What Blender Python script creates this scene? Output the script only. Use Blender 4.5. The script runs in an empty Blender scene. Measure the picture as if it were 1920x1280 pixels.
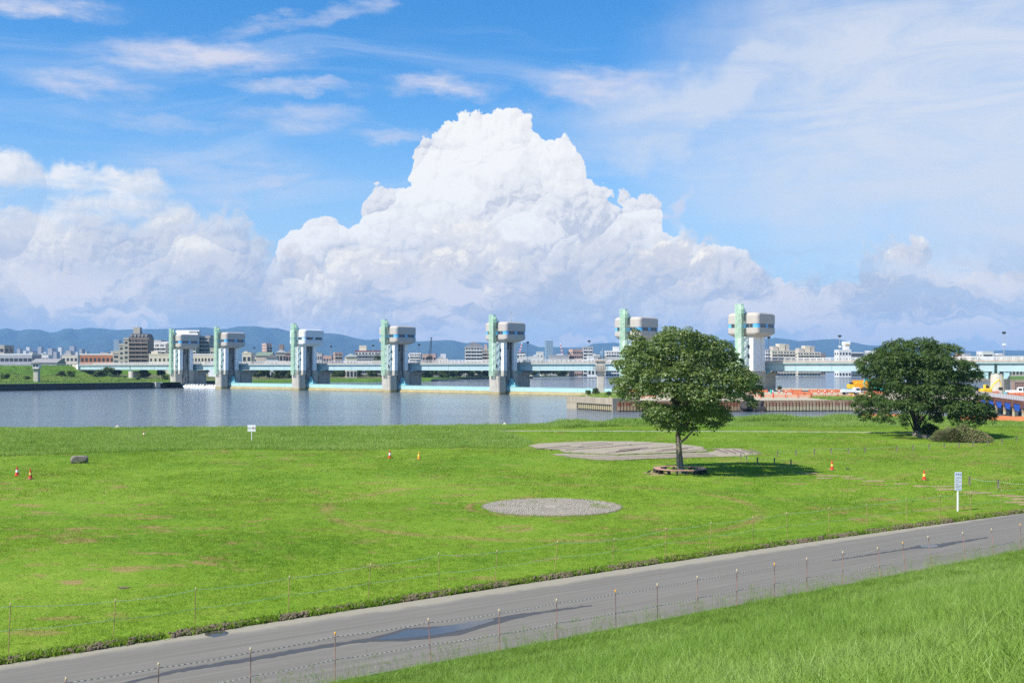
import bpy, bmesh, math, random
import numpy as np
from mathutils import Vector, Matrix, Euler, noise as mnoise

# ------------------------------------------------------------------ camera
S = bpy.context.scene
COL = S.collection
F = 2030.0            # focal length in photo pixels (1920 wide)
HY = 690.0            # horizon row in the photograph
CAMZ = 9.9            # eye above the tail water, metres
LAWN = 1.7            # lawn level
cam_d = bpy.data.cameras.new('camera')
cam_d.sensor_width = 36.0
cam_d.lens = F / 1920 * 36.0
cam_d.shift_y = (HY - 640) / 1920
cam_d.clip_start = 0.3
cam_d.clip_end = 60000
cam = bpy.data.objects.new('camera', cam_d)
COL.objects.link(cam)
cam.location = (0, 0, CAMZ)
cam.rotation_euler = (math.radians(90), 0, 0)
S.camera = cam

# ------------------------------------------------------------------ sun, exposure
SUN_EL = math.radians(48)
SH = Vector((0.84, 0.545, 0)).normalized()          # direction shadows fall
to_sun = Vector((-SH.x * math.cos(SUN_EL), -SH.y * math.cos(SUN_EL), math.sin(SUN_EL)))
sd = bpy.data.lights.new('sun', 'SUN')
sd.energy = 4.9
sd.angle = math.radians(0.53)
sd.color = (1.0, 0.95, 0.85)
sun = bpy.data.objects.new('sun', sd)
COL.objects.link(sun)
sun.location = (-60, -40, 80)
sun.rotation_euler = to_sun.to_track_quat('Z', 'Y').to_euler()
S.view_settings.view_transform = 'Standard'
S.view_settings.look = 'None'
S.view_settings.exposure = 0.6
S.view_settings.gamma = 1.0
S.view_settings.use_curve_mapping = False
EXPO = 2 ** 0.6
S.cycles.max_bounces = 8
S.cycles.diffuse_bounces = 3
S.cycles.glossy_bounces = 3
S.cycles.transmission_bounces = 4
S.cycles.transparent_max_bounces = 12
S.cycles.volume_bounces = 0
S.cycles.sample_clamp_indirect = 6
S.cycles.use_denoising = False

# ------------------------------------------------------------------ node helper
class NT:
    def __init__(self, tree):
        self.t = tree
    def n(self, kind, ins=None, **props):
        nd = self.t.nodes.new(kind)
        for k, v in props.items():
            setattr(nd, k, v)
        for k, v in (ins or {}).items():
            self.put(nd.inputs[k], v)
        return nd
    def put(self, sock, v):
        if isinstance(v, bpy.types.NodeSocket):
            self.t.links.new(v, sock)
        else:
            if sock.type == 'RGBA' and len(v) == 3:
                v = (*v, 1)
            sock.default_value = v
    def m(self, op, a, b=None, c=None, clamp=False):
        nd = self.n('ShaderNodeMath', operation=op, use_clamp=clamp)
        for i, v in enumerate((a, b, c)):
            if v is not None:
                self.put(nd.inputs[i], v)
        return nd.outputs[0]
    def v(self, op, a, b=None, out=0):
        nd = self.n('ShaderNodeVectorMath', operation=op)
        self.put(nd.inputs[0], a)
        if b is not None:
            if op == 'SCALE':
                self.put(nd.inputs['Scale'], b)
            else:
                self.put(nd.inputs[1], b)
        return nd.outputs['Value'] if op in ('DOT_PRODUCT', 'LENGTH', 'DISTANCE') else nd.outputs[0]
    def xyz(self, x, y, z=0.0):
        return self.n('ShaderNodeCombineXYZ', {'X': x, 'Y': y, 'Z': z}).outputs[0]
    def ss(self, x, lo, hi, a=0.0, b=1.0):
        return self.n('ShaderNodeMapRange', {'Value': x, 'From Min': lo, 'From Max': hi, 'To Min': a, 'To Max': b},
                      interpolation_type='SMOOTHSTEP').outputs[0]
    def lin(self, x, lo, hi, a=0.0, b=1.0):
        return self.n('ShaderNodeMapRange', {'Value': x, 'From Min': lo, 'From Max': hi, 'To Min': a, 'To Max': b}).outputs[0]
    def mix(self, f, a, b, blend='MIX'):
        nd = self.n('ShaderNodeMix', data_type='RGBA', blend_type=blend)
        self.put(nd.inputs[0], f); self.put(nd.inputs[6], a); self.put(nd.inputs[7], b)
        return nd.outputs[2]
    def noise(self, vec, scale, detail=3.0, rough=0.5, dist=0.0, color=False, dim='3D'):
        nd = self.n('ShaderNodeTexNoise', {'Vector': vec, 'Scale': scale, 'Detail': detail, 'Roughness': rough, 'Distortion': dist}, noise_dimensions=dim)
        return nd.outputs['Color' if color else 'Fac']
    def curve(self, x, pts):
        nd = self.n('ShaderNodeFloatCurve')
        c = nd.mapping.curves[0]
        while len(c.points) < len(pts):
            c.points.new(0.5, 0.5)
        for p, (a, b) in zip(c.points, pts):
            p.location = (a, b); p.handle_type = 'VECTOR'
        nd.mapping.update()
        self.put(nd.inputs['Value'], x)
        return nd.outputs[0]

# ------------------------------------------------------------------ sky
world = bpy.data.worlds.new('World')
S.world = world
world.use_nodes = True
wt = world.node_tree
wt.nodes.clear()
W = NT(wt)
SKY_STRENGTH = 0.12
sky = W.n('ShaderNodeTexSky', sky_type='NISHITA', sun_disc=False, sun_elevation=SUN_EL,
          sun_rotation=math.atan2(to_sun.x, to_sun.y), altitude=10.0, air_density=1.0, dust_density=0.4, ozone_density=2.2)
dirv = W.n('ShaderNodeTexCoord').outputs['Generated']
sep = W.n('ShaderNodeSeparateXYZ', {0: dirv})
dx, dy, dz = sep.outputs
az = W.m('ARCTAN2', dx, dy)
el = W.m('ARCSINE', dz)
U = W.m('MULTIPLY', az, F / 1000)
V = W.m('MULTIPLY', el, F / 1000)
P = W.xyz(U, V, 0.0)
# high layer seen in perspective
den = W.m('ADD', W.m('MAXIMUM', dz, 0.0), 0.10)
Q = W.xyz(W.m('DIVIDE', dx, den), W.m('DIVIDE', dy, den), 0.0)
K = 1.0 / (SKY_STRENGTH * EXPO)          # a scene-referred colour c shows as c on screen

def srgb(r, g, b):
    f = lambda c: (c / 255) / 12.92 if c / 255 <= 0.04045 else ((c / 255 + 0.055) / 1.055) ** 2.4
    return (f(r), f(g), f(b))
def skyc(r, g, b):
    return tuple(c * K for c in srgb(r, g, b))

def PX(x): return (x - 960) / 1000
def PV(y): return (690 - y) / 1000

hs = W.n('ShaderNodeHueSaturation', {'Hue': 0.503, 'Saturation': 1.45, 'Value': 0.98, 'Color': sky.outputs[0]})
skycol = hs.outputs[0]
# pale horizon air
skycol = W.mix(W.ss(V, 0.52, 0.0, 0.0, 0.80), skycol, skyc(176, 204, 240))

# --- high thin cloud: streaks
def stretch(vec, ang, sx, sy, off=(0, 0, 0)):
    return W.n('ShaderNodeMapping', {'Vector': vec, 'Location': off, 'Rotation': (0, 0, ang), 'Scale': (sx, sy, 1)}).outputs[0]
wv = W.noise(Q, 0.8, 3, 0.5, color=True, dim='2D')
Qw = W.v('ADD', Q, W.v('SCALE', W.v('SUBTRACT', wv, (0.5, 0.5, 0.5)), 0.9))
wisp = W.noise(stretch(Qw, 0.5, 0.45, 2.2), 1.5, 8, 0.62, dim='2D')
wisp2 = W.noise(stretch(P, -0.12, 1.3, 6.0), 2.6, 8, 0.66, 0.5, dim='2D')
Pw = W.v('ADD', P, W.v('SCALE', W.v('SUBTRACT', W.noise(P, 2.4, 5, 0.6, color=True, dim='2D'), (0.5, 0.5, 0.5)), 0.34))
sp = W.n('ShaderNodeSeparateXYZ', {0: Pw})
Uw, Vw = sp.outputs[0], sp.outputs[1]
def ell(cx, cy, rx, ry, rot=0.0, src=None, lo=1.0, hi=0.25):
    v = W.v('SUBTRACT', src or Pw, (PX(cx), PV(cy), 0))
    if rot:
        v = W.n('ShaderNodeVectorRotate', {'Vector': v, 'Angle': rot}, rotation_type='Z_AXIS').outputs[0]
    v = W.v('MULTIPLY', v, (1000 / rx, 1000 / ry, 0))
    return W.ss(W.v('LENGTH', v), lo, hi)
# large veil on the right
veil = W.m('MAXIMUM', ell(1830, 290, 800, 380, 0.22, lo=1.0, hi=0.35), W.m('MULTIPLY', ell(1350, 195, 480, 100, -0.15), 0.9))
veil = W.m('MAXIMUM', veil, W.m('MULTIPLY', ell(2300, 330, 700, 420), 1.0))
veil_a = W.m('MULTIPLY', veil, W.lin(wisp2, 0.26, 0.56, 0.62, 1.0), clamp=True)
veil_a = W.m('MULTIPLY', veil_a, 0.92)
# thin haze streaks everywhere high up
gen = W.m('MULTIPLY', W.ss(wisp, 0.47, 0.76), W.ss(V, 0.12, 0.40))
gen = W.m('MULTIPLY', gen, 0.26)
col = W.mix(gen, skycol, skyc(222, 232, 248))
col = W.mix(veil_a, col, skyc(224, 230, 240))
# flat pinkish streaks upper left
def streaks(col, lst, c, amt):
    acc = None
    for (cx, cy, rx, ry, rot, a) in lst:
        e = W.m('MULTIPLY', ell(cx, cy, rx, ry, rot, src=Pws, lo=1.0, hi=0.2), a)
        acc = e if acc is None else W.m('MAXIMUM', acc, e)
    acc = W.m('MULTIPLY', acc, W.lin(W.noise(stretch(P, 0, 2.0, 7.0), 5.0, 7, 0.62, dim='2D'), 0.30, 0.62, 0.25, 1.0), clamp=True)
    return W.mix(W.m('MULTIPLY', acc, amt), col, c)
Pws = W.v('ADD', P, W.v('MULTIPLY', W.v('SUBTRACT', W.noise(stretch(P, 0, 2.0, 5.0), 3.0, 6, 0.62, color=True, dim='2D'), (0.5, 0.5, 0.5)), (0.16, 0.07, 0)))
col = streaks(col, [(100, 82, 210, 30, 0, 0.9), (390, 142, 250, 38, 0.0, 1.0), (820, 172, 150, 30, 0.0, 0.9), (560, 185, 160, 16, 0, 0.6),
                    (200, 205, 150, 34, 0.0, 0.75), (560, 235, 180, 30, 0, 0.55), (730, 262, 90, 14, 0, 0.6), (180, 22, 60, 26, 0, 0.9),
                    (30, 20, 90, 40, 0, 0.8), (520, 355, 120, 16, 0, 0.6), (440, 345, 260, 80, 0, 0.42),
                    (620, 60, 330, 20, -0.25, 0.5), (330, 260, 200, 20, 0, 0.35), (1130, 172, 190, 38, 0.06, 0.8), (1272, 398, 62, 16, -0.9, 0.9)], skyc(226, 226, 238), 0.92)

# --- cumulus banks: an outline as a curve of azimuth, puffs from cell patterns
WARP1 = W.v('SCALE', W.v('SUBTRACT', W.noise(P, 5.0, 4, 0.55, color=True, dim='2D'), (0.5, 0.5, 0.5)), 0.13)
WARP2 = W.v('SCALE', W.v('SUBTRACT', W.noise(P, 26.0, 2, 0.6, color=True, dim='2D'), (0.5, 0.5, 0.5)), 0.024)
BASEN = W.m('MULTIPLY', W.m('SUBTRACT', W.noise(stretch(P, 0, 1.0, 2.4), 4.0, 4, 0.6, dim='2D'), 0.5), 0.16)
VB = W.m('ADD', V, BASEN)
_w1 = W.n('ShaderNodeSeparateXYZ', {0: WARP1}).outputs[0]
_w2 = W.n('ShaderNodeSeparateXYZ', {0: WARP2}).outputs[0]
WX = W.m('ADD', W.m('MULTIPLY', _w1, 0.12), W.m('MULTIPLY', _w2, 1.2))
_rp = W.v('ADD', P, WARP2)
RELIEF = W.m('SUBTRACT', W.noise(_rp, 20.0, 6, 0.62, dim='2D'), W.noise(W.v('ADD', _rp, (-0.0066, 0.0088, 0)), 20.0, 6, 0.62, dim='2D'))
RELIEF = W.m("MULTIPLY", RELIEF, 2.0)
FINE = W.m('MULTIPLY', W.m('SUBTRACT', W.noise(P, 34.0, 5, 0.65, dim='2D'), 0.5), 0.030)
Lxy = Vector((-0.60, 0.80, 0)).normalized()
def bank(col, outline, bottom, seed, amp=1.0, lit=(255, 255, 255), mid=(236, 238, 244), dark=(190, 198, 218), soft=0.012,
         fade=0.10, strength=1.0, scale=1.0, base_shift=0.0, shade_gain=1.0, holes=0.0, boost=1.04, steep=0.0, relief=0.45):
    # outline: [(x px, y px)] over [-400, 2320]
    X0, X1 = -500.0, 2420.0
    off = W.v('ADD', P, (seed * 3.7, seed * 1.9, 0))
    pw = W.v('ADD', off, WARP1)
    pw2 = W.v('ADD', pw, WARP2)
    shade = None; puff = None
    for sc, wgt, src, push in ((6.5, 0.50, pw, 0.070), (15.0, 0.34, pw, 0.045), (36.0, 0.21, pw2, 0.022), (85.0, 0.11, pw2, 0.009)):
        sc *= scale
        vo = W.n('ShaderNodeTexVoronoi', {'Vector': src, 'Scale': sc, 'Randomness': 1.0}, voronoi_dimensions='2D', feature='F1')
        dlt = W.v('SUBTRACT', W.v('SCALE', src, sc), W.v('SCALE', vo.outputs['Position'], sc))
        s = W.m('MULTIPLY', W.v('DOT_PRODUCT', dlt, tuple(Lxy)), wgt)
        d2 = W.m('POWER', vo.outputs['Distance'], 2.0)
        p = W.m('MULTIPLY', W.m('SUBTRACT', 0.42, d2), push * amp / scale)
        crease = W.m('MULTIPLY', d2, -wgt * 0.30)
        s = W.m('ADD', s, crease)
        shade = s if shade is None else W.m('ADD', shade, s)
        puff = p if puff is None else W.m('ADD', puff, p)
    uu = W.m('ADD', U, WX)
    t = W.lin(uu, (X0 - 960) / 1000, (X1 - 960) / 1000)
    pts = [((x - X0) / (X1 - X0), (690 - y) / 1000) for x, y in outline]
    if pts[0][0] > 0.0: pts = [(0.0, pts[0][1])] + pts
    if pts[-1][0] < 1.0: pts = pts + [(1.0, pts[-1][1])]
    top = W.m('SUBTRACT', W.curve(t, pts), 0.030 * amp / scale)
    d = W.m('ADD', W.m('SUBTRACT', top, V), W.m('ADD', puff, FINE))
    a = W.ss(d, 0.0, soft)
    vb = VB
    a = W.m('MULTIPLY', a, W.ss(vb, PV(bottom) - fade / 2, PV(bottom) + fade / 2))
    a = W.m('MULTIPLY', a, W.m('LESS_THAN', W.m('ABSOLUTE', W.m('SUBTRACT', t, 0.5)), 0.4999))
    a = W.m('MULTIPLY', a, strength, clamp=True)
    if holes:
        hn = W.noise(stretch(off, 0, 1.0, 3.2), 2.6, 5, 0.6, dim='2D')
        a = W.m('MULTIPLY', a, W.ss(hn, 0.36, 0.56, 1.0 - holes, 1.0))
    big = W.m('SUBTRACT', W.noise(stretch(off, 0, 1.0, 1.6), 3.4 * scale, 5, 0.6, dim='2D'), 0.5)
    low = W.ss(vb, PV(bottom), PV(bottom) + 0.20, 1.0, 0.0)
    sh = W.m('ADD', W.m('MULTIPLY', W.m('SUBTRACT', W.m('MULTIPLY', shade, 0.85), W.m('MULTIPLY', RELIEF, relief)), 1.0 * shade_gain), 0.62 + base_shift)
    sh = W.m('ADD', sh, W.m('MULTIPLY', big, 1.1))
    sh = W.m('SUBTRACT', sh, W.m('MULTIPLY', low, 0.40), clamp=True)
    c = W.mix(W.ss(sh, 0.05 + steep, 0.55 - steep), skyc(*dark), skyc(*mid))
    c = W.mix(W.ss(sh, 0.50, 0.95 - steep), c, tuple(v * boost for v in skyc(*lit)))
    return W.mix(a, col, c)

# left bank behind
col = bank(col, [(-500, 350), (-200, 315), (-20, 322), (60, 312), (150, 318), (250, 320), (310, 338), (335, 365), (380, 405), (430, 410), (480, 425), (505, 470), (560, 560), (640, 760), (2420, 900)],
           585, 3.0, amp=0.7, lit=(252, 250, 246), mid=(230, 233, 238), dark=(194, 206, 226), soft=0.035, fade=0.16, strength=0.93, scale=0.8, base_shift=0.04, shade_gain=0.75, holes=0.85)
# the great heap
col = bank(col, [(-500, 900), (420, 760), (480, 560), (530, 455), (575, 420), (620, 410), (670, 408), (683, 382), (705, 352), (768, 346), (771, 270), (786, 238), (830, 228),
                 (870, 226), (930, 222), (965, 206), (985, 215), (1015, 250), (1035, 262), (1062, 262), (1080, 290), (1090, 335), (1112, 350), (1150, 368), (1200, 372), (1237, 376),
                 (1243, 434), (1290, 455), (1360, 472), (1420, 505), (1480, 560), (1650, 760), (2420, 900)],
           600, 0.0, amp=0.62, lit=(255, 254, 250), mid=(247, 246, 245), dark=(208, 213, 224), soft=0.004, fade=0.16, strength=1.0, base_shift=0.16, shade_gain=0.88, relief=0.75)
# nearer, greyer banks in front of it
col = bank(col, [(-500, 470), (-100, 450), (40, 436), (120, 410), (190, 420), (240, 460), (300, 430), (350, 402), (400, 398), (450, 405), (490, 430), (530, 480), (600, 470), (700, 440), (790, 420), (850, 408), (930, 425),
                 (1030, 440), (1120, 440), (1200, 435), (1260, 455), (1340, 468), (1400, 500), (1470, 535), (1560, 545), (1700, 550), (2420, 550)],
           600, 7.0, amp=1.2, lit=(255, 248, 234), mid=(230, 229, 231), dark=(190, 200, 218), soft=0.03, fade=0.10, strength=0.84, base_shift=0.02, shade_gain=0.72, scale=0.8, holes=0.45, boost=1.12, steep=0.06)
col = bank(col, [(-500, 520), (0, 500), (100, 520), (250, 545), (400, 545), (500, 500), (560, 470), (620, 460), (680, 480), (760, 490), (860, 470), (960, 500), (1080, 520), (1160, 505), (1240, 465), (1320, 470), (1360, 510),
                 (1420, 550), (1470, 505), (1500, 550), (1540, 545), (1590, 495), (1640, 475), (1690, 465), (1730, 520), (1790, 530), (1860, 535), (1930, 535), (2420, 520)],
           612, 12.0, amp=1.2, lit=(255, 246, 226), mid=(235, 231, 228), dark=(200, 208, 222), soft=0.02, fade=0.07, strength=0.9, scale=0.95, base_shift=0.05, shade_gain=0.82, holes=0.6, boost=1.30, steep=0.08)
# flat low layers over the horizon
lowl = W.noise(stretch(Pw, 0.0, 1.0, 5.5), 3.2, 7, 0.6, dim='2D')
lowm = W.m('MULTIPLY', W.ss(lowl, 0.44, 0.60), W.m('MULTIPLY', W.ss(V, 0.0, 0.05), W.ss(V, 0.22, 0.12)))
lowd = W.noise(stretch(Pw, 0.0, 1.1, 6.0, (3.3, 1.7, 0)), 2.6, 6, 0.6, dim='2D')
lowd = W.m('MULTIPLY', W.ss(lowd, 0.48, 0.62), W.m('MULTIPLY', W.ss(V, 0.02, 0.07), W.ss(V, 0.26, 0.15)))
col = W.mix(W.m('MULTIPLY', lowd, 0.45), col, skyc(188, 199, 218))
col = W.mix(W.m('MULTIPLY', lowm, 0.85), col, tuple(v * 1.25 for v in skyc(230, 224, 220)))
col = W.mix(W.ss(V, 0.09, -0.01, 0.0, 0.45), col, skyc(186, 206, 236))
bg = W.n('ShaderNodeBackground', {'Color': col, 'Strength': SKY_STRENGTH})
wo = W.n('ShaderNodeOutputWorld', {'Surface': bg.outputs[0]})
world.cycles.sampling_method = 'MANUAL'
world.cycles.sample_map_resolution = 512

# ================================================================== helpers
rng = np.random.default_rng(11)
random.seed(5)

def gp(px, py, z=LAWN):
    """point on the level z that the photograph shows at pixel (px, py)"""
    y = F * (CAMZ - z) / (py - HY)
    return Vector(((px - 960) * y / F, y, z))
def wx(px, y): return (px - 960) * y / F
def wz(py, y): return CAMZ + (HY - py) * y / F

TOWER_PX = [330, 413, 556, 727, 927, 1172, 1400]
BAYS = ['left of the leftmost gate tower', 'between the first and second gate towers from left', 'between the second and the white-headed gate tower', 'right of the white-headed gate tower',
        'left of the tower with the wind mast', 'right of the tower with the wind mast', 'behind the bench tree', 'right of the nearest gate tower']
def bay(px): return BAYS[sum(px > t for t in TOWER_PX)]
class MB:
    """collects shapes, then links them as ONE mesh object"""
    def __init__(self):
        self.v = []; self.f = []; self.mi = []; self.cur = 0
    def add(self, verts, faces):
        b = len(self.v)
        self.v.extend([tuple(p) for p in verts])
        self.f.extend([tuple(b + i for i in fc) for fc in faces])
        self.mi.extend([self.cur] * len(faces))
        return self
    def box(self, x0, x1, y0, y1, z0, z1, M=None):
        vs = [Vector((x, y, z)) for z in (z0, z1) for (x, y) in ((x0, y0), (x1, y0), (x1, y1), (x0, y1))]
        if M is not None: vs = [M @ p for p in vs]
        return self.add(vs, [(3, 2, 1, 0), (4, 5, 6, 7), (0, 1, 5, 4), (1, 2, 6, 5), (2, 3, 7, 6), (3, 0, 4, 7)])
    def cbox(self, c, s, rz=0.0, rx=0.0, ry=0.0):
        M = Matrix.Translation(c) @ Euler((rx, ry, rz)).to_matrix().to_4x4()
        return self.box(-s[0] / 2, s[0] / 2, -s[1] / 2, s[1] / 2, -s[2] / 2, s[2] / 2, M)
    def prism(self, poly, z0, z1, cap=True):
        n = len(poly)
        vs = [(x, y, z0) for x, y in poly] + [(x, y, z1) for x, y in poly]
        fs = [(i, (i + 1) % n, n + (i + 1) % n, n + i) for i in range(n)]
        if cap: fs += [tuple(range(n - 1, -1, -1)), tuple(range(n, 2 * n))]
        return self.add(vs, fs)
    def yprism(self, poly, y0, y1):
        """outline in x, z pushed along y"""
        n = len(poly)
        vs = [(x, y0, z) for x, z in poly] + [(x, y1, z) for x, z in poly]
        fs = [(i, (i + 1) % n, n + (i + 1) % n, n + i) for i in range(n)] + [tuple(range(n - 1, -1, -1)), tuple(range(n, 2 * n))]
        return self.add(vs, fs)
    def xprism(self, poly, x0, x1):
        n = len(poly)
        vs = [(x0, y, z) for y, z in poly] + [(x1, y, z) for y, z in poly]
        fs = [(i, (i + 1) % n, n + (i + 1) % n, n + i) for i in range(n)] + [tuple(range(n - 1, -1, -1)), tuple(range(n, 2 * n))]
        return self.add(vs, fs)
    def loft(self, rings, cap=True):
        n = len(rings[0]); vs = [p for r in rings for p in r]; fs = []
        for k in range(len(rings) - 1):
            for i in range(n):
                fs.append((k * n + i, k * n + (i + 1) % n, (k + 1) * n + (i + 1) % n, (k + 1) * n + i))
        if cap:
            fs += [tuple(range(n - 1, -1, -1)), tuple(range((len(rings) - 1) * n, len(rings) * n))]
        return self.add(vs, fs)
    def tube(self, pts, rad, n=6, cap=True):
        pts = [Vector(p) for p in pts]
        if not hasattr(rad, '__len__'): rad = [rad] * len(pts)
        rings = []; up = Vector((0, 0, 1))
        for i, p in enumerate(pts):
            t = (pts[min(i + 1, len(pts) - 1)] - pts[max(i - 1, 0)]).normalized()
            a = t.cross(up)
            if a.length < 1e-3: a = t.cross(Vector((1, 0, 0)))
            a.normalize(); b = t.cross(a).normalized()
            rings.append([p + (a * math.cos(2 * math.pi * k / n) - b * math.sin(2 * math.pi * k / n)) * rad[i] for k in range(n)])
        return self.loft(rings, cap)
    def cyl(self, x, y, z0, z1, r0, r1=None, n=12):
        return self.tube([(x, y, z0), (x, y, z1)], [r0, r0 if r1 is None else r1], n)
    def rings(self, x, y, prof, n=12):
        return self.loft([[(x + r * math.cos(2 * math.pi * k / n), y + r * math.sin(2 * math.pi * k / n), z) for k in range(n)] for z, r in prof])
    def mesh(self, name, smooth=False):
        me = bpy.data.meshes.new(name)
        me.from_pydata(self.v, [], self.f)
        if any(self.mi): me.polygons.foreach_set('material_index', self.mi)
        if smooth: me.polygons.foreach_set('use_smooth', [True] * len(self.f))
        me.update()
        return me
    def build(self, name, mats, parent=None, smooth=False, **kw):
        me = self.mesh(name, smooth)
        for mt in (mats if isinstance(mats, (list, tuple)) else [mats]):
            me.materials.append(mt)
        return link(name, me, parent, **kw)

def link(name, me, parent=None, loc=None, rz=None, label=None, cat=None, group=None, kind=None):
    o = bpy.data.objects.new(name, me)
    COL.objects.link(o)
    if parent is not None: o.parent = parent
    if loc is not None: o.location = loc
    if rz is not None: o.rotation_euler.z = rz
    return tag(o, label, cat, group, kind)
def tag(o, label=None, cat=None, group=None, kind=None):
    if label: o['label'] = label
    if cat: o['category'] = cat
    if group: o['group'] = group
    if kind: o['kind'] = kind
    return o
def thing(name, label, cat, loc=(0, 0, 0), rz=0.0, group=None):
    o = bpy.data.objects.new(name, None)
    COL.objects.link(o)
    o.empty_display_size = 0.5
    o.location = loc; o.rotation_euler.z = rz
    return tag(o, label, cat, group)
def kids(o): return [c for c in o.children]
def dup(o, loc=None, rz=None, label=None, scale=None, parent=None):
    c = o.copy(); COL.objects.link(c)
    if parent is not None: c.parent = parent
    for ch in kids(o):
        dup(ch, parent=c)
    if loc is not None: c.location = loc
    if rz is not None: c.rotation_euler.z = rz
    if scale is not None: c.scale = (scale,) * 3 if not hasattr(scale, '__len__') else scale
    if label: c['label'] = label
    return c
def bevel(o, w, seg=2):
    m = o.modifiers.new('edge', 'BEVEL'); m.width = w; m.segments = seg; m.limit_method = 'ANGLE'; m.angle_limit = math.radians(40)
    return o
def sheet(name, xs, ys, zs, mat, kind='structure', smooth=True, **kw):
    """grid surface from 2-D arrays"""
    r, c = xs.shape
    v = np.stack([xs, ys, zs], -1).reshape(-1, 3)
    i = np.arange(r * c).reshape(r, c)
    f = np.stack([i[:-1, :-1], i[:-1, 1:], i[1:, 1:], i[1:, :-1]], -1).reshape(-1, 4)
    me = bpy.data.meshes.new(name)
    me.from_pydata(v.tolist(), [], f.tolist())
    if smooth: me.polygons.foreach_set('use_smooth', [True] * len(f))
    # face upwards
    me.update()
    if len(me.polygons) and np.mean([p.normal.z for p in list(me.polygons)[:200]]) < 0:
        me.flip_normals()
    me.materials.append(mat)
    return link(name, me, kind=kind, **kw)
def poly_sheet(name, pts, z, mat, kind='structure', **kw):
    me = bpy.data.meshes.new(name)
    bm = bmesh.new()
    vs = [bm.verts.new((p[0], p[1], p[2] if len(p) > 2 else z)) for p in pts]
    es = [bm.edges.new((vs[i], vs[(i + 1) % len(vs)])) for i in range(len(vs))]
    bmesh.ops.triangle_fill(bm, edges=es, use_beauty=True)
    for f in bm.faces:
        if f.normal.z < 0: f.normal_flip()
    bm.to_mesh(me); bm.free()
    me.materials.append(mat)
    return link(name, me, kind=kind, **kw)

# ------------------------------------------------------------------ materials
def newmat(name):
    mt = bpy.data.materials.new(name)
    mt.use_nodes = True
    nt = mt.node_tree
    nt.nodes.clear()
    g = NT(nt)
    out = g.n('ShaderNodeOutputMaterial')
    return mt, g, out
def bsdf(g, out, color, rough=0.7, normal=None, metal=0.0, spec=0.4, **kw):
    p = g.n('ShaderNodeBsdfPrincipled', {'Base Color': color, 'Roughness': rough, 'Metallic': metal, 'Specular IOR Level': spec})
    for k, v in kw.items(): g.put(p.inputs[k], v)
    if normal is not None: g.put(p.inputs['Normal'], normal)
    g.put(out.inputs['Surface'], p.outputs[0])
    return p
def bumpn(g, h, strength=0.4, dist=0.05):
    return g.n('ShaderNodeBump', {'Height': h, 'Strength': strength, 'Distance': dist}).outputs[0]
def objco(g): return g.n('ShaderNodeTexCoord').outputs['Object']
def posco(g): return g.n('ShaderNodeNewGeometry').outputs['Position']
def isl(g): return g.n('ShaderNodeNewGeometry').outputs['Random Per Island']
def orand(g): return g.n('ShaderNodeObjectInfo').outputs['Random']
def mul(c, k): return tuple(x * k for x in c)

def plain(name, c, rough=0.7, var=0.12, scale=1.5, streak=0.0, bump=0.0, metal=0.0, spec=0.4, stain=(0.12, 0.10, 0.08), **kw):
    """painted / cast surface: base colour, cloudy wear, vertical streaks of dirt"""
    mt, g, out = newmat(name)
    co = objco(g)
    n1 = g.noise(co, scale, 5, 0.6)
    n2 = g.noise(co, scale * 7, 3, 0.6)
    col = g.mix(g.lin(n1, 0.3, 0.7), mul(c, 1 - var), mul(c, 1 + var))
    col = g.mix(g.m('MULTIPLY', n2, 0.25 * var / 0.12, clamp=True), col, mul(c, 1 - 2 * var))
    if streak > 0:
        st = g.n('ShaderNodeMapping', {'Vector': co, 'Scale': (1, 1, 0.06)}).outputs[0]
        sn = g.noise(st, scale * 2.2, 5, 0.65)
        col = g.mix(g.m('MULTIPLY', g.ss(sn, 0.50, 0.72), streak), col, stain)
    nrm = bumpn(g, n2, bump, 0.03) if bump else None
    bsdf(g, out, col, rough, nrm, metal, spec, **kw)
    return mt

M = {}
M['conc'] = plain('concrete', (0.45, 0.425, 0.37), 0.85, 0.16, 0.5, 0.55, 0.25, stain=(0.15, 0.135, 0.11))
M['conc_light'] = plain('pale_concrete', (0.52, 0.49, 0.42), 0.85, 0.12, 0.6, 0.35, 0.2)
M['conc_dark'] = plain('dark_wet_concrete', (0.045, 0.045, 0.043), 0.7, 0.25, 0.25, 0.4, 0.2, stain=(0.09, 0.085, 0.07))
M['white'] = plain('white_paint', (0.78, 0.79, 0.80), 0.55, 0.04, 0.5, 0.10, stain=(0.45, 0.45, 0.44))
M['beige_panel'] = plain('warm_grey_panel', (0.43, 0.395, 0.355), 0.6, 0.04, 0.7, 0.16, stain=(0.32, 0.29, 0.27))
M['white_panel'] = plain('white_panel', (0.60, 0.62, 0.64), 0.55, 0.03, 0.7, 0.08, stain=(0.5, 0.5, 0.5))
M['blue_panel'] = plain('sky_blue_panel', (0.10, 0.42, 0.78), 0.45, 0.05, 1.0)
M['blue_panel_pale'] = plain('faded_blue_panel', (0.42, 0.62, 0.80), 0.45, 0.05, 1.0)
M['dark_slot'] = plain('dark_stained_concrete', (0.31, 0.30, 0.28), 0.8, 0.30, 0.35, 0.6, 0.2, stain=(0.03, 0.03, 0.03))
M['guide'] = plain('grimy_guide_steel', (0.15, 0.15, 0.15), 0.6, 0.25, 0.6)
M['conc_old'] = plain('old_tan_concrete', (0.36, 0.31, 0.235), 0.9, 0.2, 0.4, 0.7, 0.25, stain=(0.18, 0.145, 0.10))
M['flight'] = plain('pale_stair_steel', (0.74, 0.80, 0.74), 0.5, 0.05, 1.0)
M['dark_steel'] = plain('dark_steel', (0.035, 0.037, 0.04), 0.5, 0.2, 1.0)
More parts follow.
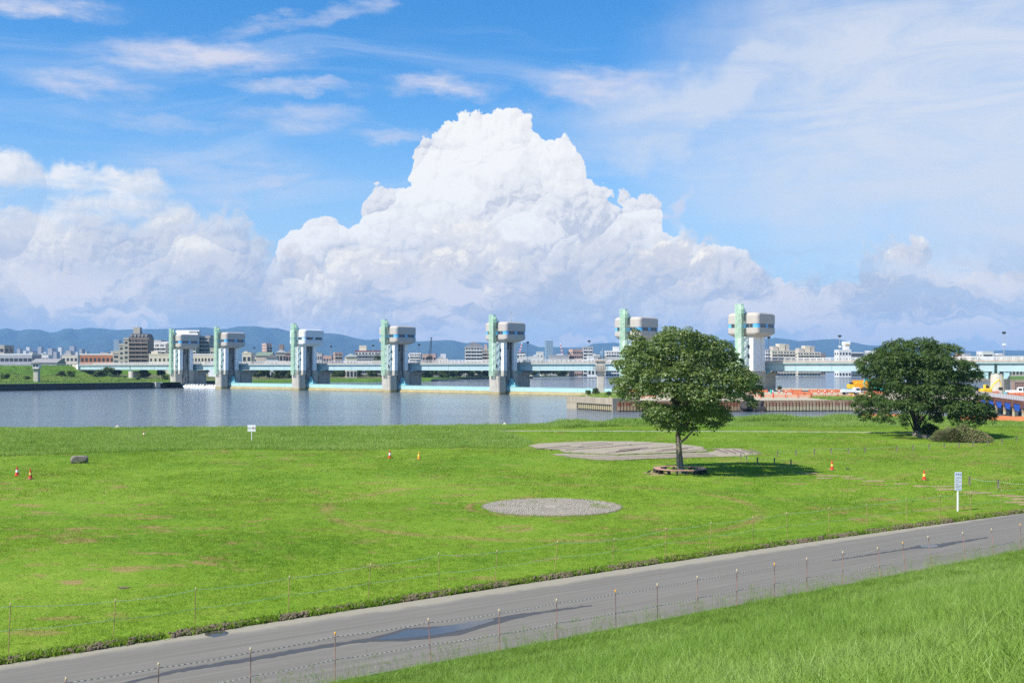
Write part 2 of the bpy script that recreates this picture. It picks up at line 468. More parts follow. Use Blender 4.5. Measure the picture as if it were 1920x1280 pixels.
M['mint'] = plain('mint_green_paint', (0.60, 0.74, 0.62), 0.5, 0.05, 1.0)
M['turq'] = plain('turquoise_paint', (0.37, 0.585, 0.59), 0.5, 0.06, 0.3, 0.25, stain=(0.30, 0.48, 0.48))
M['turq_dark'] = plain('deep_turquoise_paint', (0.17, 0.42, 0.48), 0.5, 0.08, 0.6, 0.2)
M['apron'] = plain('olive_silted_steel', (0.36, 0.30, 0.15), 0.8, 0.22, 0.35, 0.5, 0.2, stain=(0.20, 0.15, 0.06))
M['girder'] = plain('pale_turquoise_steel', (0.35, 0.47, 0.49), 0.55, 0.07, 0.15, 0.3, stain=(0.36, 0.42, 0.42))
M['fascia'] = plain('turquoise_fascia', (0.30, 0.46, 0.485), 0.55, 0.06, 0.3, 0.25, stain=(0.30, 0.30, 0.26))
M['curb'] = plain('stained_deck_edge', (0.42, 0.36, 0.31), 0.8, 0.15, 0.3, 0.3)
M['rail'] = plain('grey_white_rail', (0.62, 0.60, 0.59), 0.5, 0.06, 0.3)
M['asphalt_far'] = plain('far_asphalt', (0.06, 0.06, 0.06), 0.9)
M['rust'] = plain('rusty_steel', (0.17, 0.055, 0.030), 0.8, 0.25, 0.8, 0.5, 0.2, stain=(0.26, 0.18, 0.12))
M['black'] = plain('black_rubber', (0.02, 0.02, 0.02), 0.8)
M['grey_steel'] = plain('grey_steel', (0.35, 0.36, 0.37), 0.45, 0.08, 2.0)
M['rock'] = plain('grey_rock', (0.265, 0.225, 0.18), 0.9, 0.30, 2.2, 0.0, 0.9)
M['rock_dark'] = plain('dark_rock', (0.085, 0.075, 0.07), 0.9, 0.35, 1.2, 0.0, 0.9)
M['orange_net'] = plain('orange_mesh_sheet', (0.66, 0.21, 0.09), 0.7, 0.12, 1.0)
M['pale_orange_net'] = plain('faded_orange_mesh_sheet', (0.70, 0.36, 0.23), 0.7, 0.10, 1.0)
M['red'] = plain('red_plastic', (0.65, 0.05, 0.025), 0.45, 0.06, 3.0)
M['yellow'] = plain('yellow_paint', (0.80, 0.50, 0.03), 0.45, 0.06, 1.0)
M['amber'] = plain('orange_yellow_paint', (0.80, 0.33, 0.015), 0.45, 0.06, 1.0)
M['teal'] = plain('teal_paint', (0.03, 0.50, 0.45), 0.45, 0.06, 1.0)
M['navy'] = plain('blue_tarpaulin', (0.015, 0.085, 0.42), 0.6, 0.12, 0.8)
M['wood_rose'] = plain('rose_brown_boards', (0.42, 0.235, 0.185), 0.75, 0.12, 3.0, 0, 0.2)

def glassmat(name, c=(0.03, 0.045, 0.055)):
    mt, g, out = newmat(name)
    n = g.noise(objco(g), 0.8, 2)
    bsdf(g, out, g.mix(n, mul(c, 0.6), mul(c, 1.7)), 0.08, spec=0.6)
    return mt
M['glass'] = glassmat('window_glass')
M['glass_blue'] = glassmat('blue_window_glass', (0.09, 0.15, 0.20))

def meshpanel():
    mt, g, out = newmat('pale_green_perforated_panel')
    d = g.n('ShaderNodeBsdfPrincipled', {'Base Color': (0.56, 0.72, 0.59, 1), 'Roughness': 0.5})
    t = g.n('ShaderNodeBsdfTransparent', {'Color': (0.88, 0.96, 0.89, 1)})
    mx = g.n('ShaderNodeMixShader', {0: 0.30, 1: t.outputs[0], 2: d.outputs[0]})
    g.put(out.inputs['Surface'], mx.outputs[0])
    return mt
M['panel_green'] = meshpanel()

# ================================================================== the setting
# ---- curves in plan that the photograph gives
FENCE_NEAR_TOP = [(124, 1270), (297.5, 1242.5), (470, 1214), (628.5, 1185), (803.5, 1159), (936, 1142), (1043.6, 1123), (1154, 1106),
                  (1232.5, 1094), (1307.4, 1080), (1381.5, 1067.5), (1452, 1055.7), (1512.7, 1045.6), (1580.4, 1033.4), (1645.4, 1026),
                  (1692.5, 1016), (1740, 1004.5), (1805, 997.7), (1859, 991), (1913, 982)]
FENCE_NEAR_LEAN = [0, 0, 0, 0, 5, 1, 0, 1, 0, 1, -1, -1, -1, -1.6, 6, 5, 7, 4.5, 5, 0]
near_pts = [gp(x, y, LAWN + 1.3) for x, y in FENCE_NEAR_TOP]
far_px = [(0, 1246), (250, 1206), (480, 1172), (720, 1135), (960, 1099), (1180, 1064), (1400, 1032), (1671, 993), (1920, 962)]
far_pts = [gp(x, y, LAWN) for x, y in far_px]
def fitline(pts, ext):
    xs = np.array([p[0] for p in pts]); ys = np.array([p[1] for p in pts])
    c = np.polyfit(xs, ys, 2)
    lo, hi = xs.min(), xs.max()
    def f(x):
        x = np.asarray(x, float)
        xc = np.clip(x, lo - ext, hi + ext)
        return np.polyval(c, xc) + np.polyval(np.polyder(c), xc) * (x - xc)
    return f
road_far = fitline(far_pts, 6)
road_near = fitline([(p.x, p.y) for p in near_pts], 6)
def road_near_edge(x): return road_near(x) + 0.25
shore_x = np.array([-400, -120, -66, -36, -10, 3, 20, 38, 66, 80, 100, 150, 420])
shore_y = np.array([120, 140, 148, 150, 155, 158, 168, 177, 180, 180, 173, 163, 150])
def shore(x): return np.interp(x, shore_x, shore_y)

def vnoise(x, y, seed=0):
    """cheap smooth noise on arrays, -1..1"""
    r = np.random.default_rng(seed)
    out = np.zeros_like(np.asarray(x, float))
    for k in range(7):
        a = r.uniform(0, 2 * np.pi); fq = r.uniform(0.6, 1.6); ph = r.uniform(0, 6.28)
        out += np.sin((x * np.cos(a) + y * np.sin(a)) * fq * 2 * np.pi + ph + 1.3 * np.sin((x * np.sin(a) - y * np.cos(a)) * fq * 2.1 + ph))
    return out / 4.5

# ---- grass colours shared by the sheet and the blades that stand in it
PAVE_C = gp(1035, 950)
def grass_colour(g, pos, tall=False):
    if tall == 'levee':
        a, b, c = (0.140, 0.265, 0.026), (0.205, 0.340, 0.048), (0.300, 0.415, 0.105)
    elif tall:
        a, b, c = (0.175, 0.300, 0.036), (0.250, 0.385, 0.066), (0.350, 0.455, 0.135)
    else:
        a, b, c = (0.135, 0.258, 0.018), (0.192, 0.315, 0.024), (0.265, 0.360, 0.042)
    n1 = g.noise(pos, 0.09, 3, 0.6)
    n2 = g.noise(pos, 0.55, 4, 0.65)
    n3 = g.noise(pos, 2.6, 3, 0.6)
    v = g.m('ADD', g.m('MULTIPLY', n1, 0.45), g.m('ADD', g.m('MULTIPLY', n2, 0.35), g.m('MULTIPLY', n3, 0.2)))
    col = g.mix(g.ss(v, 0.38, 0.52), a, b)
    return g.mix(g.ss(v, 0.50, 0.64), col, c)
def dry_mask(g, pos):
    """hay, worn ground and the old circular track"""
    st = g.n('ShaderNodeMapping', {'Vector': pos, 'Scale': (0.55, 1.0, 1)}).outputs[0]
    d = g.ss(g.noise(st, 0.85, 5, 0.62), 0.555, 0.64)
    zone = g.ss(g.noise(pos, 0.055, 2, 0.5), 0.40, 0.54)
    d = g.m('MULTIPLY', d, g.m('ADD', g.m('MULTIPLY', zone, 0.85), 0.12))
    r = g.v('LENGTH', g.v('MULTIPLY', g.v('SUBTRACT', pos, (PAVE_C.x - 0.6, PAVE_C.y, 0)), (1, 1, 0)))
    brk = g.ss(g.noise(pos, 0.35, 4, 0.6), 0.42, 0.58)
    ring = g.m('MULTIPLY', g.ss(g.m('ABSOLUTE', g.m('SUBTRACT', r, 12.6)), 0.60, 0.1), g.m('ADD', g.m('MULTIPLY', brk, .75), .25))
    r2 = g.v('LENGTH', g.v('MULTIPLY', g.v('SUBTRACT', pos, (0.5, 56.5, 0)), (1, 1, 0)))
    ring2 = g.m('MULTIPLY', g.ss(g.m('ABSOLUTE', g.m('SUBTRACT', r2, 20.0)), 0.55, 0.1), g.m('ADD', g.m('MULTIPLY', brk, .6), .2))
    ring = g.m('MAXIMUM', ring, g.m('MULTIPLY', ring2, g.ss(g.n('ShaderNodeSeparateXYZ', {0: pos}).outputs[0], -2.0, 3.0)))
    halo = g.m('MULTIPLY', g.ss(g.m('ABSOLUTE', g.m('SUBTRACT', r, 4.35)), 0.42, 0.05), g.ss(g.noise(pos, 1.1, 3), 0.36, 0.56))
    far = g.n('ShaderNodeSeparateXYZ', {0: pos})
    band = g.m('MULTIPLY', g.ss(g.m('ABSOLUTE', g.m('SUBTRACT', far.outputs[1], 104.0)), 16.0, 4.0), g.ss(far.outputs[0], 8.0, 24.0))
    band = g.m('MULTIPLY', band, g.ss(g.noise(st, 0.5, 6, 0.65), 0.50, 0.66))
    return g.m('MAXIMUM', g.m('MAXIMUM', d, g.m('MULTIPLY', ring, 0.8)), g.m('MAXIMUM', halo, g.m('MULTIPLY', band, 0.6)), clamp=True)
DRY = (0.30, 0.215, 0.085)

def lawn_material():
    mt, g, out = newmat('mown_grass_ground')
    pos = posco(g)
    col = grass_colour(g, pos)
    fine = g.noise(pos, 14.0, 4, 0.7)
    col = g.mix(g.ss(fine, 0.60, 0.38, 0.0, 0.55), col, (0.035, 0.085, 0.008))
    hay = g.mix(g.noise(pos, 9.0, 3, 0.7), (0.20, 0.13, 0.045), (0.38, 0.29, 0.12))
    col = g.mix(g.m('MULTIPLY', dry_mask(g, pos), 0.9), col, hay)
    bsdf(g, out, col, 0.95, bumpn(g, fine, 0.9, 0.05), spec=0.1)
    return mt
M['lawn'] = lawn_material()

def blade_material(name, tall, tip, hay=True):
    mt, g, out = newmat(name)
    pos = posco(g)
    col = grass_colour(g, pos, tall)
    rnd = orand(g)
    col = g.mix(g.lin(rnd, 0, 1, 0.0, 0.45), col, tip)
    hv = g.n('ShaderNodeHueSaturation', {'Color': col, 'Value': g.lin(g.noise(pos, 5.0, 2), 0.3, 0.7, 0.78, 1.28)}).outputs[0]
    col = hv
    if hay:
        col = g.mix(g.m('MULTIPLY', dry_mask(g, pos), 0.85), col, DRY)
    d = g.n('ShaderNodeBsdfDiffuse', {'Color': col})
    tcol = g.mix(0.35, col, (0.42, 0.54, 0.03))
    t = g.n('ShaderNodeBsdfTranslucent', {'Color': tcol})
    mx = g.n('ShaderNodeMixShader', {0: 0.42, 1: d.outputs[0], 2: t.outputs[0]})
    gl = g.n('ShaderNodeBsdfGlossy', {'Roughness': 0.45, 'Color': (1, 1, 1, 1)})
    mx2 = g.n('ShaderNodeMixShader', {0: 0.015, 1: mx.outputs[0], 2: gl.outputs[0]})
    g.put(out.inputs['Surface'], mx2.outputs[0])
    return mt
M['blade_short'] = blade_material('short_grass_blade', False, (0.20, 0.30, 0.02))
M['blade_long'] = blade_material('long_grass_blade', True, (0.22, 0.34, 0.085), hay=False)
M['blade_levee'] = blade_material('levee_grass_blade', 'levee', (0.21, 0.33, 0.07), hay=False)
M['blade_reed'] = blade_material('reed_blade', True, (0.17, 0.30, 0.05), hay=False)

# ---- lawn sheet (runs from under the road edge to the river)
cx = np.concatenate([np.linspace(-400, -125, 12), np.linspace(-120, 150, 180), np.linspace(160, 420, 12)])
tt = np.linspace(0, 1, 120)
X = np.repeat(cx[None, :], len(tt), 0)
Y0 = road_near_edge(cx)[None, :] + 3.0
Y1 = shore(cx)[None, :] + 2.5
Yg = Y0 + (Y1 - Y0) * tt[:, None] ** 1.25
dsh = np.clip((shore(cx)[None, :] + 0.2 - Yg), -4, 60)
Zg = LAWN + 0.05 * vnoise(X / 17, Yg / 17, 3) + 0.0 * X
Zg = np.where(dsh < 2.0, Zg - (2.0 - dsh) * 0.75, Zg)
# flat near the road so the asphalt lies on it
rf = road_far(cx)[None, :]
nearroad = np.clip((Yg - rf) / 4.0, 0, 1)
Zg = LAWN + (Zg - LAWN) * nearroad - 0.06 * (1 - np.clip((Yg - rf) / 0.5, 0, 1))
lawn = sheet('lawn', X, Yg, Zg, M['lawn'])
tag(lawn, 'broad bright green mown lawn between the road and the river')

# ---- road
def asphalt_material():
    mt, g, out = newmat('grey_asphalt')
    pos = posco(g)
    uv = g.n('ShaderNodeUVMap', uv_map='road').outputs[0]
    su = g.n('ShaderNodeSeparateXYZ', {0: uv})
    across = su.outputs[1]; along = su.outputs[0]
    strx = g.n('ShaderNodeMapping', {'Vector': uv, 'Scale': (0.03, 2.0, 1)}).outputs[0]
    lanes = g.noise(strx, 2.2, 5, 0.6)
    fine = g.noise(pos, 60.0, 3, 0.7)
    blot = g.noise(pos, 0.5, 5, 0.6)
    col = g.mix(g.lin(lanes, 0.35, 0.65), (0.160, 0.149, 0.126), (0.222, 0.206, 0.176))
    col = g.mix(g.lin(blot, 0.3, 0.7, 0.0, 0.5), col, (0.175, 0.163, 0.14))
    col = g.mix(g.lin(fine, 0.3, 0.7, 0.0, 0.35), col, (0.10, 0.10, 0.10))
    sand = g.ss(g.m('ADD', across, g.m('MULTIPLY', g.m('SUBTRACT', g.noise(pos, 0.8, 5, 0.65), 0.5), 1.0)), 6.55, 7.1)
    sand = g.m('MULTIPLY', sand, 0.85)
    col = g.mix(sand, col, (0.30, 0.275, 0.21))
    bsdf(g, out, col, 0.9, bumpn(g, fine, 0.35, 0.01), spec=0.10)
    return mt
M['asphalt'] = asphalt_material()
sx = np.linspace(-70, 130, 200)
nrow = 9
RX = np.repeat(sx[None, :], nrow, 0); k = np.linspace(0, 1, nrow)[:, None]
jag = 0.10 * vnoise(sx / 1.3, sx * 0 + 0.2, 5) + 0.07 * vnoise(sx / 0.45, sx * 0 + 3, 6)
RY = road_near_edge(sx)[None, :] - 0.5 + (road_far(sx) + jag - road_near_edge(sx) + 0.5)[None, :] * k
RZ = np.full_like(RX, LAWN + 0.004)
road = sheet('road', RX, RY, RZ, M['asphalt'])
tag(road, 'grey asphalt path road crossing the park diagonally')
me = road.data
uvl = me.uv_layers.new(name='road')
wid = (RY - RY[:1]) * 0.80
uu = np.stack([np.repeat((sx * 1.26)[None, :], nrow, 0), wid], -1).reshape(-1, 2)
li = np.zeros(len(me.loops), int); me.loops.foreach_get('vertex_index', li)
uvl.data.foreach_set('uv', uu[li].astype(np.float32).ravel())

# wet streak and puddles: sheets a few millimetres over the asphalt
def wetmat(name, c, rough, spec):
    mt, g, out = newmat(name)
    pos = posco(g)
    bsdf(g, out, g.mix(g.noise(pos, 3.0, 4), mul(c, 0.8), mul(c, 1.2)), rough, spec=spec)
    return mt
M['damp'] = wetmat('damp_asphalt', (0.066, 0.063, 0.058), 0.55, 0.4)
M['puddle'] = wetmat('puddle_water', (0.060, 0.056, 0.050), 0.08, 0.25)
def px_sheet(name, upper, lower, z, mat, jit=0.0, n=60, **kw):
    ux = [p[0] for p in upper]; lx = [p[0] for p in lower]
    x = np.linspace(max(ux[0], lx[0]), min(ux[-1], lx[-1]), n)
    yu = np.interp(x, ux, [p[1] for p in upper]); yl = np.interp(x, lx, [p[1] for p in lower])
    r = np.random.default_rng(int(x[0]))
    yu = yu + jit * r.normal(size=n); yl = yl + jit * r.normal(size=n)
    yl = np.maximum(yl, yu + 0.3)
    a = np.array([gp(px, py, z) for px, py in zip(x, yu)]); b = np.array([gp(px, py, z) for px, py in zip(x, yl)])
    return sheet(name, np.stack([a[:, 0], b[:, 0]]), np.stack([a[:, 1], b[:, 1]]), np.full((2, n), z), mat, smooth=False, **kw)
px_sheet('wet_streak', [(225, 1281), (330, 1254), (480, 1230), (560, 1215), (660, 1200), (700, 1194), (760, 1177), (860, 1170), (925, 1158), (960, 1152), (1000, 1147), (1060, 1139), (1110, 1133)],
         [(225, 1284), (330, 1260), (480, 1237), (560, 1222.5), (660, 1205.5), (700, 1202), (760, 1201), (860, 1190), (925, 1170), (960, 1160), (1000, 1152), (1060, 1142), (1110, 1135)],
         LAWN + 0.008, M['damp'], 0.5, 90, label='long dark damp streak along the road around the big puddle')
px_sheet('puddle', [(708, 1198), (740, 1188), (765, 1179.5), (800, 1178.5), (840, 1172), (880, 1164), (926, 1160)],
         [(708, 1199), (740, 1197), (765, 1195.5), (800, 1192), (840, 1186), (880, 1177), (926, 1163)], LAWN + 0.012, M['puddle'], 0.25, 50,
         label='large shallow puddle on the road mirroring blue sky')
px_sheet('wet_streak', [(1560, 1050), (1640, 1037), (1700, 1027), (1725, 1021), (1760, 1019.5), (1800, 1013), (1852, 1006)],
         [(1560, 1051), (1640, 1039), (1700, 1030), (1725, 1027), (1760, 1026), (1800, 1017), (1852, 1007.5)], LAWN + 0.008, M['damp'], 0.4, 60,
         label='dark damp streak farther along the road at right')
px_sheet('puddle', [(1727, 1022), (1745, 1020.5), (1758, 1021)], [(1727, 1025), (1745, 1026), (1758, 1024.5)], LAWN + 0.012, M['puddle'], 0.1, 20,
         label='small puddle inside the farther damp streak')
px_sheet('puddle', [(384, 1187), (400, 1183), (420, 1181.5), (428, 1184)], [(384, 1190), (400, 1193), (420, 1190), (428, 1186)], LAWN + 0.012, M['puddle'], 0.3, 24,
         label='brown puddle at the road edge beside the turned soil')

# ---- levee the camera stands on (long grass slope in front, crest, land behind)
def soil_grass(name, c1, c2):
    mt, g, out = newmat(name)
    pos = posco(g)
    n = g.noise(pos, 1.2, 5, 0.65)
    bsdf(g, out, g.mix(n, c1, c2), 0.95, bumpn(g, g.noise(pos, 9.0, 4, 0.7), 0.8, 0.05), spec=0.1)
    return mt
M['levee'] = soil_grass('levee_turf', (0.035, 0.080, 0.012), (0.085, 0.160, 0.025))
ls = np.linspace(-70, 130, 160)
nx = np.gradient(road_near_edge(ls), ls)
nrm = np.stack([nx, -np.ones_like(nx)], -1); nrm /= np.linalg.norm(nrm, axis=1)[:, None]
pp = np.array([0.0, 0.4, 1, 2, 3.5, 5, 7, 9, 11, 13, 15, 17, 19, 21, 22.6, 23.8, 26, 30, 36, 52, 58, 120, 300, 800])
def levee_z(p):
    return np.interp(p, [0, 1.0, 3.4, 22.6, 24.2, 36, 56, 60, 800], [LAWN + 0.02, LAWN + 0.05, LAWN + 0.30, 7.75, 8.2, 8.3, 2.6, 2.4, 2.4])
LX = ls[None, :] + nrm[:, 0][None, :] * pp[:, None]
LY = (road_near_edge(ls))[None, :] + nrm[:, 1][None, :] * pp[:, None]
LZ = np.repeat(levee_z(pp)[:, None], len(ls), 1) + np.where((pp > 1) & (pp < 23), 1, 0)[:, None] * 0.10 * vnoise(LX / 4, LY / 4, 8)
levee = sheet('levee_slope', LX, LY, LZ, M['levee'])
tag(levee, 'levee slope under long grass in front of the camera')

# ---- water
def water_material(name, sx, sy, deep):
    mt, g, out = newmat(name)
    pos = posco(g)
    m1 = g.n('ShaderNodeMapping', {'Vector': pos, 'Rotation': (0, 0, 0.25), 'Scale': (sx, sy, 1)}).outputs[0]
    n1 = g.noise(m1, 0.9, 5, 0.62, 0.6)
    n2 = g.noise(m1, 0.22, 3, 0.5)
    n3 = g.noise(m1, 3.4, 3, 0.6)
    h = g.m('ADD', g.m('MULTIPLY', n1, 0.55), g.m('ADD', g.m('MULTIPLY', n2, 0.7), g.m('MULTIPLY', n3, 0.12)))
    calm = g.noise(g.n('ShaderNodeMapping', {'Vector': pos, 'Scale': (0.012, 0.035, 1)}).outputs[0], 1.0, 3, 0.6)
    nrm = g.n('ShaderNodeBump', {'Height': h, 'Strength': g.lin(calm, 0.35, 0.65, 0.55, 0.95), 'Distance': 0.62}).outputs[0]
    bsdf(g, out, deep, 0.10, nrm, spec=0.5, IOR=1.33)
    return mt
M['water'] = water_material('rippled_river_water', 0.55, 1.0, (0.135, 0.165, 0.185))
M['water_up'] = water_material('rippled_upstream_water', 0.5, 0.8, (0.125, 0.16, 0.185))
lower = poly_sheet('river_water', [(-900, 90), (500, 90), (500, 300), (330, 420), (90, 420), (-150, 600), (-900, 620)], 0.0, M['water'])
tag(lower, 'wide rippled river water below the weir')

# weir frame: u along the weir (to the right and nearer), v upstream
A = math.radians(41.0)
DU = Vector((math.cos(A), -math.sin(A), 0)); DV = Vector((math.sin(A), math.cos(A), 0))
W0 = Vector((-6.2, 407.7, 0))
def wp(u, v, z=0.0): return W0 + DU * u + DV * v + Vector((0, 0, z))
TU = [-220, -180, -120, -60, 0, 60, 104]
ZUP = 1.75
LB = [(-165, 562), (-152, 582), (-123, 694), (-52, 757), (17, 876), (92, 979), (260, 1380), (502, 2080)]     # far bank upstream
up_pts = [wp(-222, 5), wp(106, 5), (150, 300), (330, 420), (560, 720), (900, 2400), (502, 2400)] + [(x - 6, y + 6) for x, y in LB[::-1]]
upper = poly_sheet('upstream_water', up_pts, ZUP, M['water_up'])
tag(upper, 'blue rippled river water held above the weir')

# ---- ground of the city plain, from under the river to beyond the hills
M['plain'] = soil_grass('city_ground', (0.10, 0.11, 0.08), (0.17, 0.17, 0.14))
poly_sheet('river_bed', [(-9300, -250), (9300, -250), (9300, 620), (-9300, 620)], -2.0, M['plain'], label='river bed and low ground below the water')
M['turf_far'] = soil_grass('far_bank_turf', (0.055, 0.125, 0.018), (0.12, 0.20, 0.035))
M['scrub'] = soil_grass('rough_bank_scrub', (0.10, 0.12, 0.035), (0.20, 0.17, 0.085))
poly_sheet('city_plain', [(-9300, 700), (-170, 700), (-123, 696), (-52, 759), (17, 878), (92, 981), (260, 1382), (502, 2082), (720, 2082), (440, 1102), (330, 726), (325, 600), (9300, 600), (9300, 13600), (-9300, 13600)],
           2.4, M['plain'], label='flat city plain reaching to the hills')

# ---- left bank: quay land, berm and levee
QL = Vector((46, 62, 0)).normalized(); QN = Vector((-QL.y, QL.x, 0))
Q0 = Vector((-174.6, 529, 0))
def qp(s, t, z): return Q0 + QL * s + QN * t + Vector((0, 0, z))
ss_ = np.linspace(-330, 240, 120)
tl = np.array([0.0, 4, 12, 22, 34, 46, 60, 74, 86, 98, 110, 118, 122, 131, 139, 141, 148, 155, 165, 185])
zl = np.array([2.9, 3.0, 3.1, 3.3, 3.5, 3.7, 3.9, 4.2, 4.6, 5.1, 5.4, 5.6, 5.9, 8.4, 10.9, 11.0, 11.0, 10.8, 6.0, 2.6])
LBX = Q0.x + QL.x * ss_[None, :] + QN.x * tl[:, None]
LBY = Q0.y + QL.y * ss_[None, :] + QN.y * tl[:, None]
LBZ = np.repeat(zl[:, None], len(ss_), 1)
rise = np.clip((ss_ + 60) / 150, -1.6, 1.0)[None, :]
LBZ = LBZ + np.where(tl[:, None] > 125, 1, 0) * rise * 0.8 + np.where((tl > 12) & (tl < 115), 1, 0)[:, None] * 0.35 * vnoise(LBX / 22, LBY / 22, 12)
_u = (LBX - W0.x) * DU.x + (LBY - W0.y) * DU.y; _v = (LBX - W0.x) * DV.x + (LBY - W0.y) * DV.y
LBZ = np.where((_u > -222.5) & (_v > -3) & (tl[:, None] < 100), -3.0, LBZ)
def leftbank_mat():
    mt, g, out = newmat('left_bank_turf')
    pos = posco(g)
    sp_ = g.n('ShaderNodeSeparateXYZ', {0: pos})
    n = g.noise(pos, 0.11, 6, 0.75); n2 = g.noise(pos, 0.35, 6, 0.75)
    green = g.mix(g.lin(n2, 0.3, 0.7), (0.055, 0.135, 0.016), (0.120, 0.215, 0.030))
    rough = g.mix(g.ss(n, 0.42, 0.56), (0.17, 0.145, 0.085), (0.075, 0.11, 0.03))
    m = g.m('MULTIPLY', g.ss(sp_.outputs[2], 3.25, 3.5), g.ss(sp_.outputs[2], 6.4, 5.7))
    col = g.mix(m, green, rough)
    bsdf(g, out, col, 0.95, bumpn(g, n2, 0.8, 0.4), spec=0.1)
    return mt
M['leftbank'] = leftbank_mat()
tag(sheet('left_bank', LBX, LBY, LBZ, M['leftbank']), 'grassy far bank and levee rising to the bridge end')

# quay wall of dark wet concrete panels along that bank
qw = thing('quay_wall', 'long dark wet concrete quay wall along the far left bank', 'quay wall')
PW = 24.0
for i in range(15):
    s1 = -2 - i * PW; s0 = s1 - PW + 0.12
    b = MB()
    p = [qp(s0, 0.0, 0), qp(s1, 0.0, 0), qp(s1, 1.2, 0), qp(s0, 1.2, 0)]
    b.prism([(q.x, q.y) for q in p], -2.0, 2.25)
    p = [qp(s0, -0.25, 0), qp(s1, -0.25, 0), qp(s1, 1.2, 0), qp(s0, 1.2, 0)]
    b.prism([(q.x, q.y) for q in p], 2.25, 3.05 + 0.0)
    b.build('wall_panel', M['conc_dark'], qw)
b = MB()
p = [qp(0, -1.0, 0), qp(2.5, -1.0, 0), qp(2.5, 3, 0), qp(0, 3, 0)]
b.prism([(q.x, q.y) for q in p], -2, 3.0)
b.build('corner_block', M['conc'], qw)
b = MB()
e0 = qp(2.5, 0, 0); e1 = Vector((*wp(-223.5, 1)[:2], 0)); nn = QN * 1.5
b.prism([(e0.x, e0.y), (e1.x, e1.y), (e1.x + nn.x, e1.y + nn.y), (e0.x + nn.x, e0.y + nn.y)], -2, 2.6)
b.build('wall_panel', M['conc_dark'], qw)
# far quay beyond the bridge, along the upstream bank
M['quay_far'] = plain('dark_quay', (0.07, 0.068, 0.06), 0.8, 0.2, 0.1, 0.3)  # dark concrete tone of the far quay
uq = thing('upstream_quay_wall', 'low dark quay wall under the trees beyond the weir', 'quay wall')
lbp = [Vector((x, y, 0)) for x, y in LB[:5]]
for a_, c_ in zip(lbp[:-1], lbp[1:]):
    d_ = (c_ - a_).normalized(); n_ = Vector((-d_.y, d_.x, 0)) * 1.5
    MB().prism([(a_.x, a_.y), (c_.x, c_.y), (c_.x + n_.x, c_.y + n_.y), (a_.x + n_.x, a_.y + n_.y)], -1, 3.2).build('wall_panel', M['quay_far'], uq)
poly_sheet('far_bank', [(-165, 562), (-152, 582), (-123, 694), (-52, 757), (17, 876), (92, 979), (260, 1380), (502, 2080), (430, 2110), (200, 1420), (60, 1010), (-20, 905), (-90, 800), (-170, 720), (-250, 640)],
           3.15, M['turf_far'], label='strip of grass bank above the far upstream quay')

# ---- spit of construction land at right
M['sand_land'] = soil_grass('bare_sandy_soil', (0.36, 0.31, 0.22), (0.48, 0.43, 0.32))
spit = [(14.3, 268), (23.6, 248.2), (53.5, 248.2), (58, 249.4), (84, 252.3), (111, 255.3), (150, 262), (320, 300), (330, 420), (245, 392), (170, 336), (150, 334), (130, 362), (104, 404), (62, 396), (44, 377), (30, 335)]
tag(poly_sheet('construction_ground', spit, 2.5, M['sand_land']), 'bare sandy construction ground on the spit between the channels')
M['spit_edge'] = plain('earth_edge', (0.24, 0.20, 0.14), 0.9, 0.2, 0.3)
b = MB()
for i in range(len(spit)):
    p, q = spit[i], spit[(i + 1) % len(spit)]
    b.add([(p[0], p[1], -2), (q[0], q[1], -2), (q[0], q[1], 2.5), (p[0], p[1], 2.5)], [(0, 1, 2, 3)])
b.build('spit_bank', M['spit_edge'], kind='structure', label='earth bank round the construction spit')

# ---- right far bank upstream
poly_sheet('right_bank', [(298, 640), (305, 724), (420, 1100), (700, 2080), (900, 2080), (900, 560), (320, 520)], 3.2, M['turf_far'], label='green bank at right beyond the bridge')
b = MB()
rb = [(320, 520), (298, 640), (305, 724), (420, 1100), (700, 2080)]
for p, q in zip(rb[:-1], rb[1:]):
    b.add([(p[0], p[1], -2), (q[0], q[1], -2), (q[0], q[1], 3.2), (p[0], p[1], 3.2)], [(0, 1, 2, 3)])
b.build('right_bank_edge', M['spit_edge'], kind='structure', label='earth edge of the right bank beyond the bridge')

# ---- hills on the horizon
ridge = [(-500, 622), (-200, 616), (0, 618.4), (14, 616), (33, 621.5), (55, 618), (76, 619), (93, 624.5), (107, 623), (120, 617.6), (134, 616.7), (143, 619.6), (165, 615.3), (189, 616.7), (217, 620),
         (241, 618.4), (300, 618), (350, 616), (383, 614.4), (408, 617.5), (422, 618), (447, 613), (481, 612.5), (500, 616), (520, 616), (539, 621), (570, 625), (616, 625.5), (637, 627), (664, 634),
         (684, 638), (715, 636), (786, 640.6), (837, 638), (850, 638.7), (873, 644), (893, 642), (917, 643), (970, 643), (988, 643), (1010, 651), (1043, 651), (1063, 652), (1097, 651.6), (1112, 645),
         (1150, 643), (1200, 646), (1300, 642), (1370, 639), (1440, 635.5), (1454, 634), (1480, 637), (1498, 640.6), (1530, 638), (1568, 636), (1598, 642), (1622, 647), (1644, 649), (1700, 651), (1774, 655.5),
         (1834, 659.6), (1877, 657), (1920, 657.4), (2100, 650), (2450, 655)]
def hill_material():
    mt, g, out = newmat('forested_hillside')
    pos = posco(g)
    n = g.noise(pos, 0.0022, 7, 0.65); n2 = g.noise(pos, 0.012, 4, 0.6)
    col = g.mix(n, (0.028, 0.052, 0.040), (0.065, 0.100, 0.065))
    bsdf(g, out, col, 0.95, bumpn(g, n2, 1.0, 60.0), spec=0.0)
    return mt
M['hill'] = hill_material()
hx = np.arange(-480, 2440, 5.0)
hr = np.concatenate([np.linspace(8200, 11800, 26), np.linspace(11900, 13300, 8)])
YR = 12000.0
top = np.interp(hx, [p[0] for p in ridge], [p[1] for p in ridge])
top = top + 0.35 * vnoise(hx / 9, hx * 0, 21)
